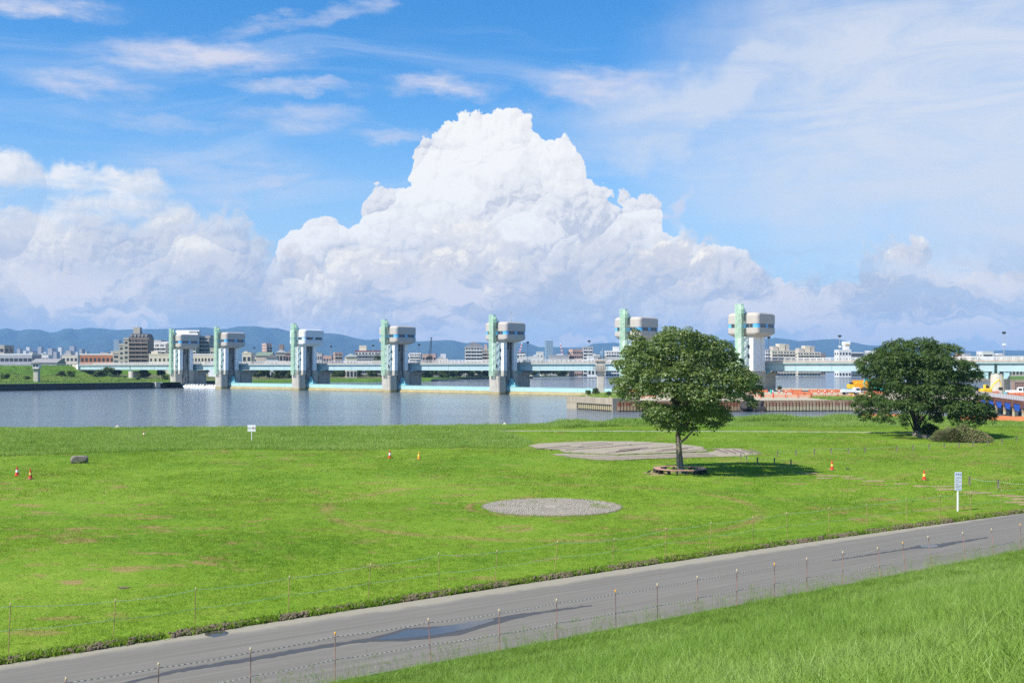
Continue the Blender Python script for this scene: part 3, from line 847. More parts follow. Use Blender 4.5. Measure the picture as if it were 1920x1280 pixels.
Hh = (CAMZ - 2.4) + (HY - top) * YR / F
tr = np.interp(hr, [8200, 9500, 11000, 11800, 13300], [0.0, 0.30, 0.72, 1.0, 0.2])
HXg = (hx - 960)[None, :] / F * hr[:, None]
HYg = np.repeat(hr[:, None], len(hx), 1)
spur = 1 + 0.38 * vnoise(HXg / 950, HYg / 2600, 31) + 0.16 * vnoise(HXg / 330, HYg / 800, 32)
wgt = np.clip(1 - np.abs(hr - 11800) / 900, 0, 1)[:, None]
HZg = 2.0 + Hh[None, :] * tr[:, None] * (wgt + (1 - wgt) * np.clip(spur, 0.35, 1.25) * 0.93)
lim = (CAMZ - 2.0) + (HY - top)[None, :] * HYg / F
HZg = np.where(HYg < 11800, np.minimum(HZg, lim * 0.97 + 2), HZg)
tag(sheet('hills', HXg, HYg, HZg, M['hill']), 'long range of hazy blue forested hills on the horizon')

# ---- the air: an even pale haze round camera and scene
hm, g, out = newmat('pale_air')
pv = g.n('ShaderNodeVolumePrincipled', {'Color': (0.30, 0.58, 1.0, 1), 'Density': 0.000076, 'Anisotropy': 0.0})
g.put(out.inputs['Volume'], pv.outputs[0])
MB().box(-9600, 9600, -320, 13900, -3.2, 500).build('haze', hm, kind='stuff')

# ================================================================== the weir: seven gate towers
def rrect(hu, v0, v1, r, z, seg=4, notch=None):
    """rounded rectangle in u, v (counter-clockwise), with an optional notch (u0, u1, depth) in its downstream side"""
    pts = []
    for cu, cv, a0 in ((hu - r, v0 + r, -90), (hu - r, v1 - r, 0), (-hu + r, v1 - r, 90), (-hu + r, v0 + r, 180)):
        for k in range(seg + 1):
            a = math.radians(a0 + 90 * k / seg)
            pts.append((cu + r * math.cos(a), cv + r * math.sin(a), z))
    if notch:
        u0, u1, dp = notch
        pts += [(u0, v0, z), (u0, v0 + dp, z), (u1, v0 + dp, z), (u1, v0, z)]
    return pts
NOTCH = (-1.5, 1.06, 1.3)
def loft_fan(b, rings):
    """loft with caps triangulated so that the notch stays open"""
    n = len(rings[0]); base = len(b.v)
    b.loft(rings, cap=False)
    import mathutils
    for ring, flip in ((rings[0], True), (rings[-1], False)):
        tri = mathutils.geometry.tessellate_polygon([[Vector(p) for p in ring]])
        fs = []
        for t in tri:
            p = [Vector(ring[i]) for i in t]
            up = (p[1] - p[0]).cross(p[2] - p[0]).z > 0
            fs.append(tuple(t) if up != flip else tuple(reversed(t)))
        b.add(ring, fs)

def make_tower(panel, bluep, slot=True):
    t = thing('gate_tower', '', 'gate tower')
    pier = MB()
    pier.loft([rrect(2.75, -1.0, 3.2, 0.9, z) for z in (-2, 6.9)])
    pier.prism([(-2.75, 3.202), (2.75 if not slot else 1.7, 3.202), (2.75 if not slot else 1.7, 7.1), (-2.75, 7.1)], -2, 8.9)
    pier.prism([(-2.75, 7.102), (2.75, 7.102), (2.75, 10.2), (-2.75, 10.2)], -2, 8.9)
    pier.prism([(-3.05, 1.2), (3.05, 1.2), (3.05, 3.1), (-3.05, 3.1)], 6.902, 8.9)
    o = pier.build('pier', M['conc'], t); bevel(o, 0.08, 1)
    tide = MB()
    tide.loft([rrect(2.80, -1.05, 3.15, 0.9, z) for z in (-1, 0.95)])
    tide.build('tide_mark', M['apron'], o)
    sh = MB()
    sh.prism([(-3.05, 1.2), (3.05, 1.2), (3.05, 3.1), (-3.05, 3.1)], 8.902, 19.8)
    sh.prism([(-3.05, 7.1), (3.05, 7.1), (3.05, 9.0), (-3.05, 9.0)], 8.902, 19.8)
    sh.prism([(-3.05, 3.1), (2.6 if not slot else -1.9, 3.1), (2.6 if not slot else -1.9, 7.1), (-3.05, 7.1)], 8.902, 19.8)
    # joints of the cladding, proud strips at the outer edge
    s = sh.build('shaft', M['white'], t); bevel(s, 0.07, 1)
    j = MB()
    for z in (11.6, 14.3, 17.0):
        j.box(-3.07, 3.07, 1.17, 3.09, z, z + 0.05)
        j.box(-3.07, 3.07, 7.12, 9.02, z, z + 0.05)
    j.build('cladding_joint', M['grey_steel'], s)
    for (uu, zz) in ((-0.4, 10.2), (1.5, 13.0), (1.5, 16.0)):
        MB().box(uu - 0.35, uu + 0.35, 1.12, 1.19, zz, zz + 1.2).build('light_patch_pane', M['glass'], s)  # panes standing in for patches of sunlight within the stair shadow
    if slot:
        c = MB(); c.box(-1.9, 1.6, 3.102, 7.098, 3.0, 19.79)
        cc = c.build('gate_slot', M['dark_slot'], t)
        for vv in (3.5, 5.3, 6.7):
            MB().box(1.602, 2.1, vv - 0.16, vv + 0.16, 2.8, 19.6).build('gate_guide', M['guide'], cc)
        MB().box(1.602, 2.3, 3.7, 6.5, 13.2, 13.7).build('lifting_beam', M['dark_steel'], cc)
        MB().box(1.602, 2.35, 3.9, 5.1, 5.0, 17.0).build('counterweight', M['dark_slot'], cc)
    h = thing('machine_house', None, None); h.parent = t
    lo = MB(); loft_fan(lo, [rrect(4.3, 0.9, 9.4, 1.2, 19.75, notch=NOTCH), rrect(5.25, 0.15, 11.1, 1.15, 20.55, notch=NOTCH), rrect(5.6, 0.0, 11.5, 1.15, 20.95, notch=NOTCH), rrect(5.6, 0.0, 11.5, 1.15, 22.55, notch=NOTCH)])
    lo.build('lower_wall', panel, h)
    bd = MB(); loft_fan(bd, [rrect(5.5, 0.1, 11.4, 1.1, 22.552, notch=NOTCH), rrect(5.5, 0.1, 11.4, 1.1, 23.80, notch=NOTCH)])
    bd.build('blue_band', bluep, h)
    up = MB(); loft_fan(up, [rrect(5.6, 0.0, 11.5, 1.15, 23.802, notch=NOTCH), rrect(5.6, 0.0, 11.5, 1.15, 26.35, notch=NOTCH), rrect(5.45, 0.15, 11.35, 1.15, 26.85, notch=NOTCH), rrect(5.05, 0.55, 10.95, 1.4, 27.2, notch=NOTCH), rrect(4.5, 1.1, 10.4, 1.2, 27.3, notch=NOTCH)])
    up.build('upper_wall', panel, h)
    def window(x0, x1, y0, y1, nm=2, axis='u'):
        w = MB(); w.box(x0, x1, y0, y1, 22.62, 23.74)
        w.build('window', M['glass'], h)
        w_parent = h
        # mullions are bars of the pane itself
        for k in range(nm + 1):
            if axis == 'u':
                xx = x0 + (x1 - x0) * k / nm
                MB().box(xx - 0.05, xx + 0.05, y0 - 0.02, y1, 22.60, 23.76).build('mullion', M['grey_steel'], w_parent)
            else:
                yy = y0 + (y1 - y0) * k / nm
                MB().box(x0, x1 + 0.02, yy - 0.05, yy + 0.05, 22.60, 23.76).build('mullion', M['grey_steel'], w_parent)
    window(1.3, 3.55, 0.06, 0.3); window(-4.05, -1.75, 0.06, 0.3)
    for (a, c) in ((1.25, 4.75), (6.15, 9.9)):
        window(5.3, 5.54, a, c, 2, 'v')
        # same on the far end
    # stair tower
    st = thing('stair_tower', None, None); st.parent = t
    U0, U1, V0, V1 = -1.40, 0.66, -2.1, -0.62
    fr = MB()
    for uu in (U0, U1):
        for vv in (V0, V1):
            fr.box(uu - 0.06, uu + 0.06, vv - 0.06, vv + 0.06, 6.9, 30.0)
    for z in np.arange(7.0, 30.1, 2.86):
        for vv in (V0, V1): fr.box(U0, U1, vv - 0.045, vv + 0.045, z - 0.05, z + 0.05)
        for uu in (U0, U1): fr.box(uu - 0.045, uu + 0.045, V0, V1, z - 0.05, z + 0.05)
    fr.build('stair_frame', M['mint'], st)
    k = 0
    for z in np.arange(7.0, 27.0, 2.86):
        f = MB()
        f.add([(U0 + 0.1, V0 + 0.1, z), (U1 - 0.1, V0 + 0.1, z + 2.0), (U1 - 0.1, V0 + 0.75, z + 2.0), (U0 + 0.1, V0 + 0.75, z),
               (U0 + 0.1, V0 + 0.1, z + 0.28), (U1 - 0.1, V0 + 0.1, z + 2.28), (U1 - 0.1, V0 + 0.75, z + 2.28), (U0 + 0.1, V0 + 0.75, z + 0.28)],
              [(3, 2, 1, 0), (4, 5, 6, 7), (0, 1, 5, 4), (1, 2, 6, 5), (2, 3, 7, 6), (3, 0, 4, 7)])
        f.box(U1 - 0.6, U1 - 0.1, V0 + 0.1, V1 - 0.1, z + 2.1, z + 2.28)
        f.build('stair_flight', M['flight'], st)
    pn = MB()
    pn.box(U0, U1, V0 - 0.09, V0 - 0.065, 6.95, 29.95)
    pn.box(U0 - 0.09, U0 - 0.065, V0, V1, 6.95, 29.95)
    pn.box(U1 + 0.065, U1 + 0.09, V0, V1, 6.95, 29.95)
    pn.build('green_screen', M['panel_green'], st)
    hd = MB(); hd.xprism([(V1 + 0.07, 26.9), (1.3, 26.9), (1.3, 27.5), (V1 + 0.07, 29.4)], U0 + 0.1, U1 - 0.05)
    hd.build('stair_hood', M['mint'], st)
    gw = MB(); gw.box(U0 + 0.2, U1 + 0.35, V1, 1.29, 22.3, 22.45)
    for z in (22.9, 23.35): gw.box(U1 + 0.3, U1 + 0.35, V1, 1.29, z, z + 0.05)
    for v_ in (-0.5, 0.1, 0.7, 1.2): gw.box(U1 + 0.3, U1 + 0.35, v_, v_ + 0.05, 22.4, 23.4)
    gw.build('gangway', M['mint'], st)
    MB().cyl((U0 + U1) / 2, V0 + 0.7, 30.0, 36.0, 0.05, 0.03, 6).build('lightning_rod', M['grey_steel'], st)
    # clutter on the pier deck below the shaft: ladder, small railing, lamp arm
    cl = MB()
    for uu in (0.9, 1.3): cl.box(uu, uu + 0.05, 0.3, 0.35, 6.9, 9.6)
    for z in np.arange(7.1, 9.6, 0.35): cl.box(0.9, 1.35, 0.3, 0.34, z, z + 0.05)
    for uu in np.arange(-2.4, 2.6, 0.8): cl.box(uu, uu + 0.05, -0.85, -0.80, 6.9, 7.9)
    cl.box(-2.4, 2.5, -0.85, -0.80, 7.85, 7.92); cl.box(-2.4, 2.5, -0.85, -0.80, 7.4, 7.45)
    cl.build('deck_railing', M['grey_steel'], t)
    return t

A_Z = -A
tower_beige = make_tower(M['beige_panel'], M['blue_panel'])
tower_white = make_tower(M['white_panel'], M['blue_panel_pale'])
tower_bank = make_tower(M['beige_panel'], M['blue_panel'], slot=False)
TLAB = ['gate tower before the tall apartment blocks, at the far left end of the weir',
        'gate tower between the waterfall spillway and the next turquoise gate',
        'gate tower with a white machine house and pale blue band, others being beige',
        'beige gate tower between the white-headed one and the one with a wind mast',
        'gate tower with a small wind mast on its roof, in mid weir',
        'gate tower half hidden behind the crown of the bench tree',
        'nearest and largest gate tower, to the right of the bench tree']
used = {}
towers = []
for i, u in enumerate(TU):
    src = tower_white if i == 2 else tower_bank if i == 6 else tower_beige
    o = src if id(src) not in used else dup(src)
    used[id(src)] = 1
    o.location = wp(u, 0); o.rotation_euler.z = A_Z
    tag(o, TLAB[i], 'gate tower', 'gate towers of the river weir')
    towers.append(o)
# wind mast on one roof
b = MB(); b.cyl(2.6, 6.0, 27.28, 31.2, 0.07, 0.05, 6); b.box(2.0, 3.2, 5.96, 6.04, 29.6, 29.7); b.cyl(2.6, 6.0, 27.29, 28.1, 0.22, 0.22, 8); b.cyl(2.6, 6.0, 30.9, 31.6, 0.2, 0.12, 8)
b.cyl(2.05, 6.0, 29.5, 29.95, 0.12, 0.12, 6); b.cyl(3.15, 6.0, 29.5, 29.95, 0.12, 0.12, 6)
m = b.build('wind_mast', M['grey_steel'], label='small wind mast standing on the roof of the middle gate tower', cat='mast')
m.location = wp(0, 0); m.rotation_euler.z = A_Z

# ---- gates
def make_gate(L):
    g_ = thing('sluice_gate', '', 'sluice gate')
    h = L / 2 - 1.72
    s = MB(); s.box(-h, h, 4.0, 5.6, 1.25, 2.75)
    leaf = s.build('gate_leaf', M['turq'], g_)
    rb = MB()
    for x in np.arange(-h + 4, h - 1, 5.0): rb.box(x, x + 0.12, 3.94, 4.0, 1.3, 2.7)
    rb.box(-h, h, 3.90, 4.3, 2.751, 2.86)
    rb.build('stiffener', M['turq'], leaf)
    ap = MB(); ap.xprism([(3.5, -1.0), (5.7, -1.0), (5.7, 1.249), (4.02, 1.249), (3.9, 0.9), (3.5, 0.35)], -h, h)
    ap.build('gate_apron', M['apron'], g_)
    e = MB(); e.box(-h, -h + 4.4, 4.4, 6.6, 2.751, 3.6); e.xprism([(4.6, 3.602), (6.4, 3.602), (5.8, 5.6), (5.1, 6.1), (4.8, 5.0)], -h + 1.0, -h + 2.2)
    e.box(-h + 0.3, -h + 0.9, 4.6, 5.2, 3.602, 4.3); e.box(-h + 3.4, -h + 3.9, 4.6, 5.0, 3.602, 4.5)
    e.box(-h - 0.02, -h + 0.5, 3.88, 4.4, 2.862, 3.45)
    e.build('gate_gear', M['turq_dark'], g_)
    return g_
g60 = make_gate(60.0); g44 = None
GL = ['turquoise sluice gate next to the waterfall spillway, farthest of the closed gates', 'turquoise sluice gate just right of the white-headed tower',
      'turquoise sluice gate just left of the tower with the wind mast', 'turquoise sluice gate running behind the grassy tip of the spit']
for i, (a_, lab) in enumerate(zip((-90, -30), GL[1:3])): pass
for i in range(4):
    o = g60 if i == 0 else dup(g60)
    o.location = wp((TU[i + 1] + TU[i + 2]) / 2, 0); o.rotation_euler.z = A_Z
    tag(o, GL[i], 'sluice gate', 'closed sluice gates of the weir')
g44 = make_gate(44.0); g44.location = wp(82, 0); g44.rotation_euler.z = A_Z
tag(g44, 'turquoise sluice gate mostly hidden behind the bench tree crown', 'sluice gate', 'closed sluice gates of the weir')

# ---- open spillway with white water
def foam_mat():
    mt, g, out = newmat('white_water')
    co = objco(g)
    st = g.n('ShaderNodeMapping', {'Vector': co, 'Scale': (1, 0.25, 0.25)}).outputs[0]
    n = g.noise(st, 1.4, 6, 0.7)
    bsdf(g, out, g.mix(g.ss(n, 0.35, 0.6), (0.50, 0.56, 0.58), (0.86, 0.88, 0.88)), 0.6, bumpn(g, n, 1.0, 0.3))
    return mt
M['foam'] = foam_mat()
sp_t = thing('spillway', 'low spillway with white water falling over baffle teeth, between the two leftmost towers', 'spillway', wp(-200, 0), A_Z)
b = MB(); b.box(-18.2, 18.2, 4.6, 6.2, -1, 1.55); b.build('sill', M['conc_dark'], sp_t)
rngx = np.linspace(-18.2, 18.2, 46); rows = [(6.2, 1.80), (4.5, 1.78), (3.6, 1.35), (2.4, 0.55), (1.2, 0.18), (0.2, 0.08), (-1.2, 0.05)]
xs = np.repeat(rngx[None, :], len(rows), 0); ys = np.repeat(np.array([r[0] for r in rows])[:, None], len(rngx), 1) + 0.25 * rng.normal(size=(len(rows), len(rngx)))
zs = np.repeat(np.array([r[1] for r in rows])[:, None], len(rngx), 1) + 0.10 * rng.normal(size=(len(rows), len(rngx))) * np.array([0, 0, 1, 1.4, 1, .4, .1])[:, None]
fo = sheet('falling_water', xs, ys, zs, M['foam'], kind=None); fo.parent = sp_t
for i in range(14):
    b = MB(); x = -17 + i * 2.6
    b.xprism([(4.55, 0), (3.3, 0), (3.3, 1.62), (4.55, 1.9)], x, x + 0.5); b.build('baffle_tooth', M['conc_dark'], sp_t)

# ================================================================== road bridge behind the towers
br = thing('road_bridge', 'long pale turquoise steel girder road bridge running behind the gate towers', 'bridge', wp(0, 0), A_Z)
def ubr(px, v):
    k = (px - 960) / F
    o = W0 + DV * v
    return (k * o.y - o.x) / (DU.x - k * DU.y)
UA = round(ubr(150, 11.4), 1); UB = round(ubr(255, 15), 1); UC = round(ubr(1875, 15), 1)
PIERS = [UA, UB, -220, -180, -120, -60, 0, 60, 104, UC, UC + 74, UC + 150]
VN, VF = 11.4, 19.2
def span(u0, u1):
    e = 0.35
    d = MB(); d.box(u0, u1, VN - 0.55, VF + 0.55, 11.25, 11.98)
    dk = d.build('deck_slab', M['fascia'], br)
    c = MB(); c.box(u0 + 0.02, u1 - 0.02, VN - 0.62, VN - 0.2, 11.60, 12.12); c.box(u0 + 0.02, u1 - 0.02, VF + 0.2, VF + 0.62, 11.6, 12.12)
    c.build('deck_kerb', M['curb'], dk)
    r = MB(); r.box(u0 + e, u1 - e, VN, VN + 0.35, 9.10, 11.248); r.box(u0 + e, u1 - e, VN - 0.18, VN + 0.55, 9.0, 9.099)
    r.box(u0 + e, u1 - e, VF - 0.35, VF, 9.10, 11.248)
    gd = r.build('girder', M['girder'], br)
    k = MB(); n = max(2, int((u1 - u0) / 4.0))
    for i in range(n + 1):
        x = u0 + e + 0.1 + (u1 - u0 - 2 * e - 0.2) * i / n
        k.xprism([(VN - 0.5, 11.247), (VN - 0.001, 11.247), (VN - 0.001, 10.55)], x - 0.09, x + 0.09)
        if i % 3 == 0: k.box(x - 0.05, x + 0.05, VN - 0.06, VN, 9.1, 11.24)
    k.build('bracket', M['dark_steel'] if False else M['turq_dark'], gd)
    rl = MB()
    for vv in (VN - 0.45, VF + 0.45):
        for z, h in ((13.05, 0.11), (12.62, 0.07), (12.30, 0.07)):
            rl.box(u0 + 0.1, u1 - 0.1, vv - 0.05, vv + 0.05, z, z + h)
        for x in np.arange(u0 + 0.3, u1, 2.15):
            rl.box(x - 0.07, x + 0.07, vv - 0.07, vv + 0.07, 12.0, 13.12)
    rl.build('railing', M['rail'], br)
for a_, c_ in zip(PIERS[:-1], PIERS[1:]): span(a_, c_)
for p in PIERS[1:-1]:
    b = MB()
    near_tower = p in TU
    if near_tower:
        b.loft([rrect(2.6, 10.7, 17.2, 0.3, z) for z in (-2, 6.9)])
        b.loft([rrect(2.4, 10.25, 17.0, 0.3, 6.902), rrect(2.4, 10.25, 20.0, 0.3, 8.35)])
        b.box(-2.0, 2.0, 11.2, 19.4, 8.352, 8.8)
    elif p == UB:
        b.loft([rrect(2.2, 11.0, 19.6, 1.6, z) for z in (2.0, 8.2)])
    else:
        b.loft([rrect(2.0, 11.4, 19.2, 1.9, z) for z in (1.0, 8.4)])
    o = b.build('bridge_pier', M['conc_light'] if not near_tower else M['conc'], br); o.location.x = p
    bb = MB()
    for vv in (VN + 0.2, VF - 0.2):
        for du in (-0.7, 0.7): bb.box(du - 0.3, du + 0.3, vv - 0.3, vv + 0.3, 8.45 if not near_tower else 8.8, 8.998)
    if p in (UC, UC + 74):
        for s_ in (-1, 1):
            bb.yprism([(s_ * 2.05, 8.9), (s_ * 3.6, 8.9), (s_ * 3.6, 8.0), (s_ * 2.9, 6.9), (s_ * 2.05, 6.9)], 11.5, 12.6)
    if near_tower:
        bb.box(2.2, 4.0, 10.4, 11.0, 8.36, 8.9); bb.box(2.9, 3.3, 10.2, 10.5, 7.9, 8.9)
    o2 = bb.build('bearing', M['fascia'] if p in (UC, UC + 74) else M['turq_dark'], o)
# abutment
b = MB(); b.prism([(UA - 8, 10.6), (UA - .3, 10.6), (UA - .3, 20), (UA - 8, 20)], 2.0, 11.9); b.prism([(UA - 1.6, 10.2), (UA + 2.4, 10.2), (UA + 2.4, 20.4), (UA - 1.6, 20.4)], 2.0, 8.4)
b.build('abutment', M['conc_light'], br)
b = MB(); b.box(UA - 1.9, UA - .2, 10.15, 11.9, 6.5, 12.1); b.build('abutment_wing', M['white'], br)

# ---- street lamps on the bridge
def make_lamp():
    t = thing('street_lamp', '', 'street lamp')
    MB().cyl(0, 0, 0, 7.4, 0.12, 0.07, 8).build('lamp_pole', M['grey_steel'], t)
    b = MB(); b.rings(0, 0, [(7.35, 0.25), (7.55, 0.55), (7.9, 0.55), (8.0, 0.3)], 8); b.build('lamp_head', M['dark_steel'], t)
    return t
lamp0 = make_lamp()
LAMPS = [(476, 'street lamp right of the second tower from the left'), (545, 'street lamp just left of the white-headed gate tower'), (620, 'street lamp on the bridge beside the pink apartment block'),
         (699, 'street lamp in front of the maroon-roofed block'), (785, 'street lamp right of the fourth gate tower'), (989, 'street lamp right of the tower with the wind mast'),
         (1104, 'street lamp on the bridge near the black-topped grey block'), (1441, 'street lamp beside the nearest gate tower'), (1574, 'street lamp with a small camera left of the white sign tower'),
         (1882, 'street lamp over the round bridge pier at the right edge')]
for i, (px, lab) in enumerate(LAMPS):
    o = lamp0 if i == 0 else dup(lamp0)
    o.location = wp(ubr(px, VN - 0.3), VN - 0.1, 12.0)
    if px in (1574, 1882):
        b = MB(); b.box(-0.35, 0.35, -0.2, 0.2, 4.2, 4.7); b.box(0.3, 0.6, -0.12, 0.12, 4.25, 4.5); b.build('traffic_camera', M['white'], o)
    tag(o, lab, 'street lamp', 'street lamps along the bridge')

# ---- two lookout posts with a cabin: far left bank, and on the tip of the spit
def lookout(label, loc, kind):
    t = thing('lookout_tower', label, 'lookout tower', loc)
    if kind == 0:
        MB().loft([rrect(1.15, -1.15, 1.15, 0.3, z) for z in (0, 6.6)]).build('tower_shaft', M['conc_light'], t)
        MB().box(-1.9, 1.9, -1.9, 1.9, 6.602, 6.85).build('floor_slab', M['conc'], t)
        c = MB().box(-1.35, 1.35, -1.35, 1.35, 6.852, 9.0).build('cabin', M['white'], t)
        for x0, x1 in ((-1.1, -0.2), (0.15, 1.1)): MB().box(x0, x1, -1.40, -1.3, 7.4, 8.7).build('cabin_window', M['glass'], c)
        MB().box(-1.9, 1.9, -1.9, 1.9, 9.002, 9.25).build('cabin_roof', M['dark_slot'], t)
        r = MB()
        for x in np.linspace(-1.8, 1.8, 6):
            for y in (-1.8, 1.8): r.box(x - 0.03, x + 0.03, y - 0.03, y + 0.03, 6.85, 7.7)
        for y in (-1.8, 1.8): r.box(-1.8, 1.8, y - 0.03, y + 0.03, 7.66, 7.72)
        r.cyl(0.3, 0, 9.25, 10.6, 0.04, 0.04, 5); r.cyl(-0.6, 0, 9.25, 10.2, 0.04, 0.04, 5)
        r.build('railing', M['dark_steel'], t)
    else:
        MB().loft([rrect(1.0, -0.9, 0.9, 0.15, z) for z in (0, 6.6)]).build('tower_shaft', M['conc_light'], t)
        MB().box(-2.1, 2.1, -1.7, 1.7, 6.602, 6.85).build('floor_slab', M['conc'], t)
        MB().loft([rrect(1.35, -1.1, 1.1, 0.1, 6.852), rrect(1.35, -1.1, 1.1, 0.1, 9.2), rrect(1.75, -1.5, 1.5, 0.1, 9.5), rrect(1.75, -1.5, 1.5, 0.1, 9.8)]).build('cabin', M['conc_light'], t)
        r = MB()
        for z0, hu, hv, h in ((6.85, 2.05, 1.65, 1.2), (9.8, 1.7, 1.45, 1.15)):
            for x in np.linspace(-hu, hu, 7):
                for y in (-hv, hv): r.box(x - 0.04, x + 0.04, y - 0.04, y + 0.04, z0, z0 + h)
            for y in (-hv, hv):
                for zz in (0.35, 0.7, 1.1): r.box(-hu, hu, y - 0.03, y + 0.03, z0 + zz, z0 + zz + 0.07)
            for x in (-hu, hu):
                for zz in (0.35, 0.7, 1.1): r.box(x - 0.03, x + 0.03, -hv, hv, z0 + zz, z0 + zz + 0.07)
        r.build('railing', M['dark_steel'], t)
        a = MB(); a.cyl(0.5, 0, 9.8, 13.2, 0.03, 0.03, 5); a.cyl(0.15, 0, 9.8, 12.0, 0.03, 0.03, 5); a.cyl(0.15, 0, 12.0, 12.3, 0.14, 0.1, 6); a.build('aerial', M['white'], t)
        l = MB()
        for y in (-0.25, 0.25): l.box(-1.14, -1.08, y - 0.03, y + 0.03, 0, 6.6)
        for z in np.arange(0.3, 6.6, 0.35): l.box(-1.13, -1.09, -0.25, 0.25, z, z + 0.05)
        l.build('ladder', M['grey_steel'], t)
    return t
lookout('slim concrete lookout tower with a dark-roofed cabin on the far left bank', Vector((wx(69, 505), 505, 3.0)), 0)
lookout('T-shaped concrete lookout tower with black railings on the tip of the spit', Vector((wx(1126, 318), 318, 2.5)), 1)

# ---- low black fence along the left quay
lf = thing('quay_fence', 'thin black post fence on the far left quay edge', 'fence')
pme = MB().box(-0.05, 0.05, -0.05, 0.05, 0, 1.15).mesh('fence_post'); pme.materials.append(M['dark_steel'])
for i in range(72):
    p = qp(-4 - i * 2.05, 1.6, 3.0); link('fence_post', pme, lf, loc=p)
a0 = qp(-4, 1.6, 0); a1 = qp(-4 - 71 * 2.05, 1.6, 0)
for z in (3.5, 4.05):
    MB().tube([(a0.x, a0.y, z), (a1.x, a1.y, z)], 0.025, 4).build('fence_wire', M['dark_steel'], lf)

# ================================================================== construction spit
def pile_mat(name, top, low):
    mt, g, out = newmat(name)
    co = objco(g); sp_ = g.n('ShaderNodeSeparateXYZ', {0: co})
    n = g.noise(g.v('ADD', co, posco(g)), 2.2, 5, 0.7)
    zz = g.m('ADD', sp_.outputs[2], g.m('MULTIPLY', g.m('SUBTRACT', n, 0.5), 1.6))
    r = orand(g)
    t = g.mix(g.ss(n, 0.45, 0.60), top, mul(top, 0.55))
    t = g.mix(g.m('MULTIPLY', r, 0.5), t, low)
    col = g.mix(g.ss(zz, 0.95, 1.35), low, t)
    col = g.mix(g.ss(sp_.outputs[2], 0.32, 0.10), col, (0.02, 0.02, 0.017))
    bsdf(g, out, col, 0.85, bumpn(g, n, 0.5, 0.05), spec=0.2)
    return mt
M['pile_rust'] = pile_mat('rust_red_sheet_pile', (0.20, 0.045, 0.025), (0.30, 0.22, 0.13))
M['pile_tan'] = pile_mat('silted_sheet_pile', (0.33, 0.17, 0.11), (0.42, 0.37, 0.24))
M['pile_conc'] = pile_mat('silted_concrete_pile', (0.42, 0.38, 0.28), (0.38, 0.33, 0.20))

def pile_wall(label, p0, p1, step, mat, top, w=0.46, d=0.34):
    p0 = Vector(p0); p1 = Vector(p1)
    ln = (p1 - p0).length; dr = (p1 - p0).normalized(); nr = Vector((dr.y, -dr.x, 0))
    ang = math.atan2(dr.y, dr.x)
    t = thing('sheet_pile_wall', label, 'pile wall', (p0.x, p0.y, 0), ang)
    b = MB(); b.box(0, ln, 0.0, 0.35, -1.5, top - 0.05); b.build('backing_wall', M['spit_edge'] if mat is not M['pile_conc'] else M['conc_dark'], t)
    pm = MB(); pm.prism([(-step * 0.43, 0), (-w / 2, -d), (w / 2, -d), (step * 0.43, 0)], -1.5, top)
    me = pm.mesh('sheet_pile'); me.materials.append(mat)
    for i in range(int(ln / step)):
        o = link('sheet_pile', me, t, loc=((i + 0.5) * step, -0.002, random.uniform(-0.05, 0.03)))
    return t
# concrete head wall over piles, at the tip
hw = thing('head_wall', 'concrete retaining wall on short piles at the tip of the spit', 'retaining wall')
h0, h1 = Vector((14.3, 267.8, 0)), Vector((23.6, 247.8, 0))
dr = (h1 - h0).normalized(); nr = Vector((dr.y, -dr.x, 0)); L = (h1 - h0).length
ang = math.atan2(dr.y, dr.x)
hw.location = h0; hw.rotation_euler.z = ang
MB().box(0, L, -0.9, 0.5, 1.55, 3.0).build('wall_beam', M['conc_old'], hw)
MB().box(-0.05, 5.2, -0.85, 0.45, -1.5, 1.548).build('wall_end', M['conc_old'], hw)
MB().box(5.2, L, 0.1, 0.45, -1.5, 1.548).build('backing_wall', M['dark_slot'], hw)
pm = MB(); pm.prism([(-0.2, 0.1), (-0.27, -0.45), (-0.15, -0.62), (0.15, -0.62), (0.27, -0.45), (0.2, 0.1)], -1.5, 1.548)
me = pm.mesh('concrete_pile'); me.materials.append(M['pile_conc'])
for i in range(int((L - 5.4) / 0.95)):
    link('concrete_pile', me, hw, loc=(5.75 + i * 0.95, 0, 0))
MB().box(L - 0.002, L + 0.4, -0.9, 6.0, -1.5, 3.0).build('wall_return', M['conc_old'], hw)
pile_wall('wall of rust red sheet piles in front of the spit, behind the bench tree', (24.1, 247.6, 0), (53.5, 247.6, 0), 0.72, M['pile_rust'], 2.15)
pile_wall('wall of tan silted sheet piles between the rocks and the fern-leaved tree', (57.6, 248.6, 0), (111, 254.5, 0), 0.79, M['pile_tan'], 2.35)

